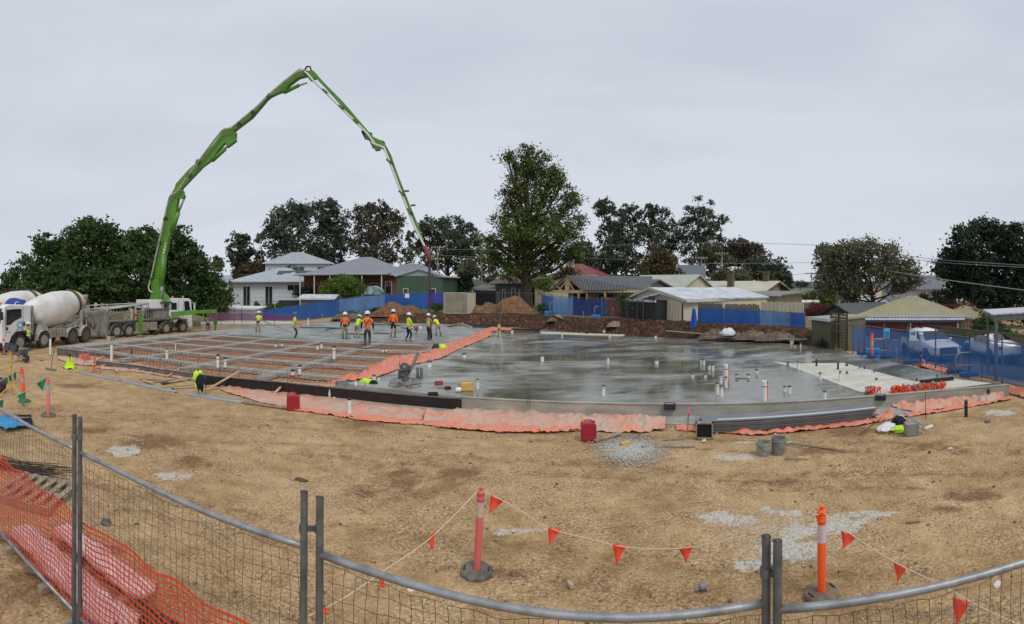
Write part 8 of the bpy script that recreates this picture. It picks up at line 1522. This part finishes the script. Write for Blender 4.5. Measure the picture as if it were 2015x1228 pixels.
tree('round_shrub','big round dark olive shrub above the dished roof',1300,585,66,[(1298,520,30,26),(1285,540,24,18),(1315,540,26,18)],'rust',9000,.24,bark_d,.2,cat='shrub',seed=37)
for k,(x,y,w_,h_,r_,kd,n,lb)in enumerate([(1500,530,38,22,78,'gum',9000,'grey green tree mass behind the mossy chimneys'),(1540,548,16,34,76,'gum',5000,'grey green tree at the right of the chimneys, dropping to the green roof'),(1515,575,34,26,62,'rust',7000,'bronze tree right of the cream roof, in front of the green mass'),(1440,542,36,12,74,'olive',6000,'light shrubs just behind the cream roof'),(1575,558,14,6,140,'gum',1500,'small distant tree over the green roof'),(1612,590,26,16,58,'bush',4500,'rounded green shrub right of the green roof house'),(1590,603,8,9,55,'dark',900,'small dark bush by the tan house wall')]):
 tree('shrub' if w_<30 else 'leafy_tree',lb,x,y+h_+10,r_,[(x,y,w_,h_),(x+w_*.5,y+h_*.3,w_*.55,h_*.7),(x-w_*.5,y+h_*.3,w_*.55,h_*.7)],kd,n,.28,tr=.18,cat='tree' if w_>=30 else 'shrub',seed=40+k)
tree('spreading_tree','spreading olive tree with dark forked trunks right of the tall pole',1722,618,47,[(1640,505,24,20),(1668,495,30,22),(1705,488,34,18),(1745,500,34,20),(1655,535,34,28),(1700,530,40,26),(1745,535,36,24),(1785,528,28,22),(1800,550,18,16),(1630,560,14,24),(1690,565,26,14),(1765,565,28,12),(1670,580,20,14)],'olive',26000,.17,bark_d,.32,seed=50,hollow=.4,clump=.8,twigs=4,trunk_to=.7)
tree('leafy_tree','darker green tree behind the left side of the spreading tree',1640,600,60,[(1625,500,20,20),(1632,530,26,26),(1622,565,20,24),(1655,560,26,24),(1700,585,24,16)],'gum',8000,.24,bark_d,.3,seed=51)
tree('dark_tree','huge very dark round tree at the right edge',1935,645,50,[(1935,450,34,22),(1900,475,36,30),(1965,470,36,30),(2010,480,34,36),(1880,520,36,32),(1930,520,50,45),(1985,530,50,45),(1860,530,26,22),(1900,565,40,34),(1950,580,50,45),(2010,590,45,45),(2040,530,40,60),(1990,455,22,16),(1870,500,14,18)],'dark',44000,.24,bark_d,.6,seed=52,hollow=.5)
tree('red_shrub','red leafed shrub left of the charcoal gable',1607,645,42,[(1605,613,28,16),(1590,625,18,16),(1625,612,18,12),(1600,640,16,18)],'red',9000,.12,bark_d,.1,cat='shrub',seed=53)
tree('red_shrub','taller red leafed shrub right of the olive roof',1905,660,42,[(1895,618,24,20),(1915,628,20,20),(1880,610,16,12),(1920,650,16,16)],'red',8000,.14,bark_d,.1,cat='shrub',seed=54)
tree('leafy_shrub','green creeper mass between the red shrub and the dark tree',1945,680,40,[(1935,640,20,26),(1955,655,24,26),(1985,668,30,18),(1930,665,20,16)],'plane',7000,.18,bark_d,.1,cat='shrub',seed=55)
tree('leafy_shrub','green shrub under the white house gable right of the spreading tree',1860,610,50,[(1850,585,18,14),(1870,595,18,14),(1820,592,18,10)],'gum',3500,.18,bark_d,.1,cat='shrub',seed=56)
tree('leafy_bush','bright green bush growing in front of the brick verandah',672,592,57,[(675,560,28,18),(650,570,22,16),(700,568,22,16),(672,580,34,12),(690,552,12,10)],'bush',12000,.15,bark_d,.12,cat='bush',seed=57,hollow=.4)
for k,(x,y,w_,h_,r_,kd,n,s_,lb)in enumerate([(505,603,8,8,62,'herb',700,.16,'small bush on the dark base of the white wing'),(545,606,24,6,56,'herb',1500,.14,'weeds behind the low left end of the blue fence'),(860,604,12,6,45.5,'herb',1300,.10,'weeds between the violet cloth and the steel panel'),(740,612,14,5,46.5,'herb',1000,.10,'green weeds left of the rounded earth heap'),(1066,606,7,10,41,'herb',900,.09,'weeds at the left end of the blue fence under the tree'),(1070,560,18,18,46,'bush',2200,.12,'leafy sapling behind the fence right of the trunk'),(1228,590,9,16,35,'herb',900,.09,'thin leafy sapling before the dark container'),(1618,678,14,8,26,'dark',1500,.05,'low dark bush at the foot of the olive shed'),(1640,655,4,5,25.2,'bush',250,.05,'tiny tree sapling by the open wire fence'),(640,600,22,5,55,'herb',1000,.12,'garden weeds right of the small grey shed'),(600,575,20,12,62,'dark',1800,.2,'dark shrubs under the brick verandah'),(690,618,20,4,47,'herb',900,.09,'weeds on the low grey heap'),(1925,695,30,10,30,'herb',1500,.1,'green verge plants before the olive boundary fence')]):
 tree('weeds' if 'weeds' in lb else 'garden_shrub',lb,x,y+h_,r_,[(x,y,w_,h_),(x+w_*.4,y,w_*.5,h_*.8),(x-w_*.5,y,w_*.5,h_*.8)],kd,n,s_,tr=.025,cat='weeds' if 'weeds' in lb else 'shrub',seed=70+k)
# ================================================================= POLES AND WIRES
def pole(px,yt,yb,r,lb,m_=None,arms=(.03,),rad=.14):
 b=Q(px,yb,r);b.z=min(b.z,ghf(b.x,b.y));hgt=H-(yt-HZ)/F*r-b.z;t=thing('power_pole',lb,'power pole',b,face_cam(b),'power poles');m=MB();m.tube((0,0,0),(0,0,hgt),rad,rad*.7,n=10);m.build('pole',m_ or mat('weathered_pole',(.26,.24,.22),.85,var=.15,vscale=2),t,smooth=True)
 for a in arms:
  m=MB();m.box((0,-.15,hgt*(1-a)),(2.0,.09,.11));arm=m.build('cross_arm',oldtimber,t);m=MB();[m.lathe([(.04,0),(.06,.04),(.04,.1),(.05,.13),(.02,.18)],(x,-.15,hgt*(1-a)+.05),8)for x in(-.9,-.4,.4,.9)];m.build('insulator',pvc,arm)
 return Vector((b.x,b.y,b.z+hgt))
pole(1647,481,640,52,'tall grey power pole in front of the spreading tree');pole(1597,537,600,75,'shorter power pole left of the spreading tree');pole(1421,495,580,80,'thin pole among the right gum group',arms=(.05,),rad=.1);pole(861,485,560,80,'pole with a wide cross arm behind the delivery hose',arms=(.02,.25),rad=.12);pole(1880,560,600,60,'stub pole below the huge dark tree',arms=(),rad=.14);pole(1380,505,580,78,'dark slim pole right of the round olive shrub',arms=(.04,),rad=.1)
wirem=mat('pale_overhead_wire',(.30,.30,.31),.5)
for k,(pts,r_,lb)in enumerate([([(1655,516,52),(1760,535,44),(1870,552,38),(2030,573,32)],.035,'thick service wire sweeping down from the tall pole to the right edge'),([(1648,486,52),(1760,500,50),(1860,512,48),(2030,523,46)],.025,'upper wire crossing in front of the huge dark tree'),([(1648,492,52),(1760,505,50),(1860,517,48),(2030,527,46)],.025,'lower twin wire crossing in front of the huge dark tree'),([(1150,485,78),(1300,480,72),(1450,478,62),(1640,484,52)],.022,'wire joining the gum group to the top of the tall pole'),([(1140,507,78),(1260,513,74),(1350,518,72),(1500,518,62),(1640,516,52)],.022,'second lower wire running left from the tall pole'),([(830,489,80),(900,491,80),(960,490,80),(1040,487,79),(1150,485,78)],.02,'wire running past the hose behind the tallest tree'),([(1555,543,90),(1597,537,75),(1625,548,70)],.025,'short wire at the shorter pole'),([(815,500,80),(880,503,80),(945,506,80)],.02,'lower wire behind the delivery hose')]):
 m=MB();q=[Q(*p)for p in pts];fine_=[]
 for i in range(len(q)-1):
  p0,p1,p2,p3=q[max(i-1,0)],q[i],q[i+1],q[min(i+2,len(q)-1)]
  for s_ in range(6):u=s_/6;fine_.append(.5*((2*p1)+(p2-p0)*u+(2*p0-5*p1+4*p2-p3)*u*u+(3*p1-p0-3*p2+p3)*u**3))
 fine_.append(q[-1]);m.path(fine_,r_,5);tag(m.build('overhead_wire',wirem),lb,'overhead wire','overhead wires')
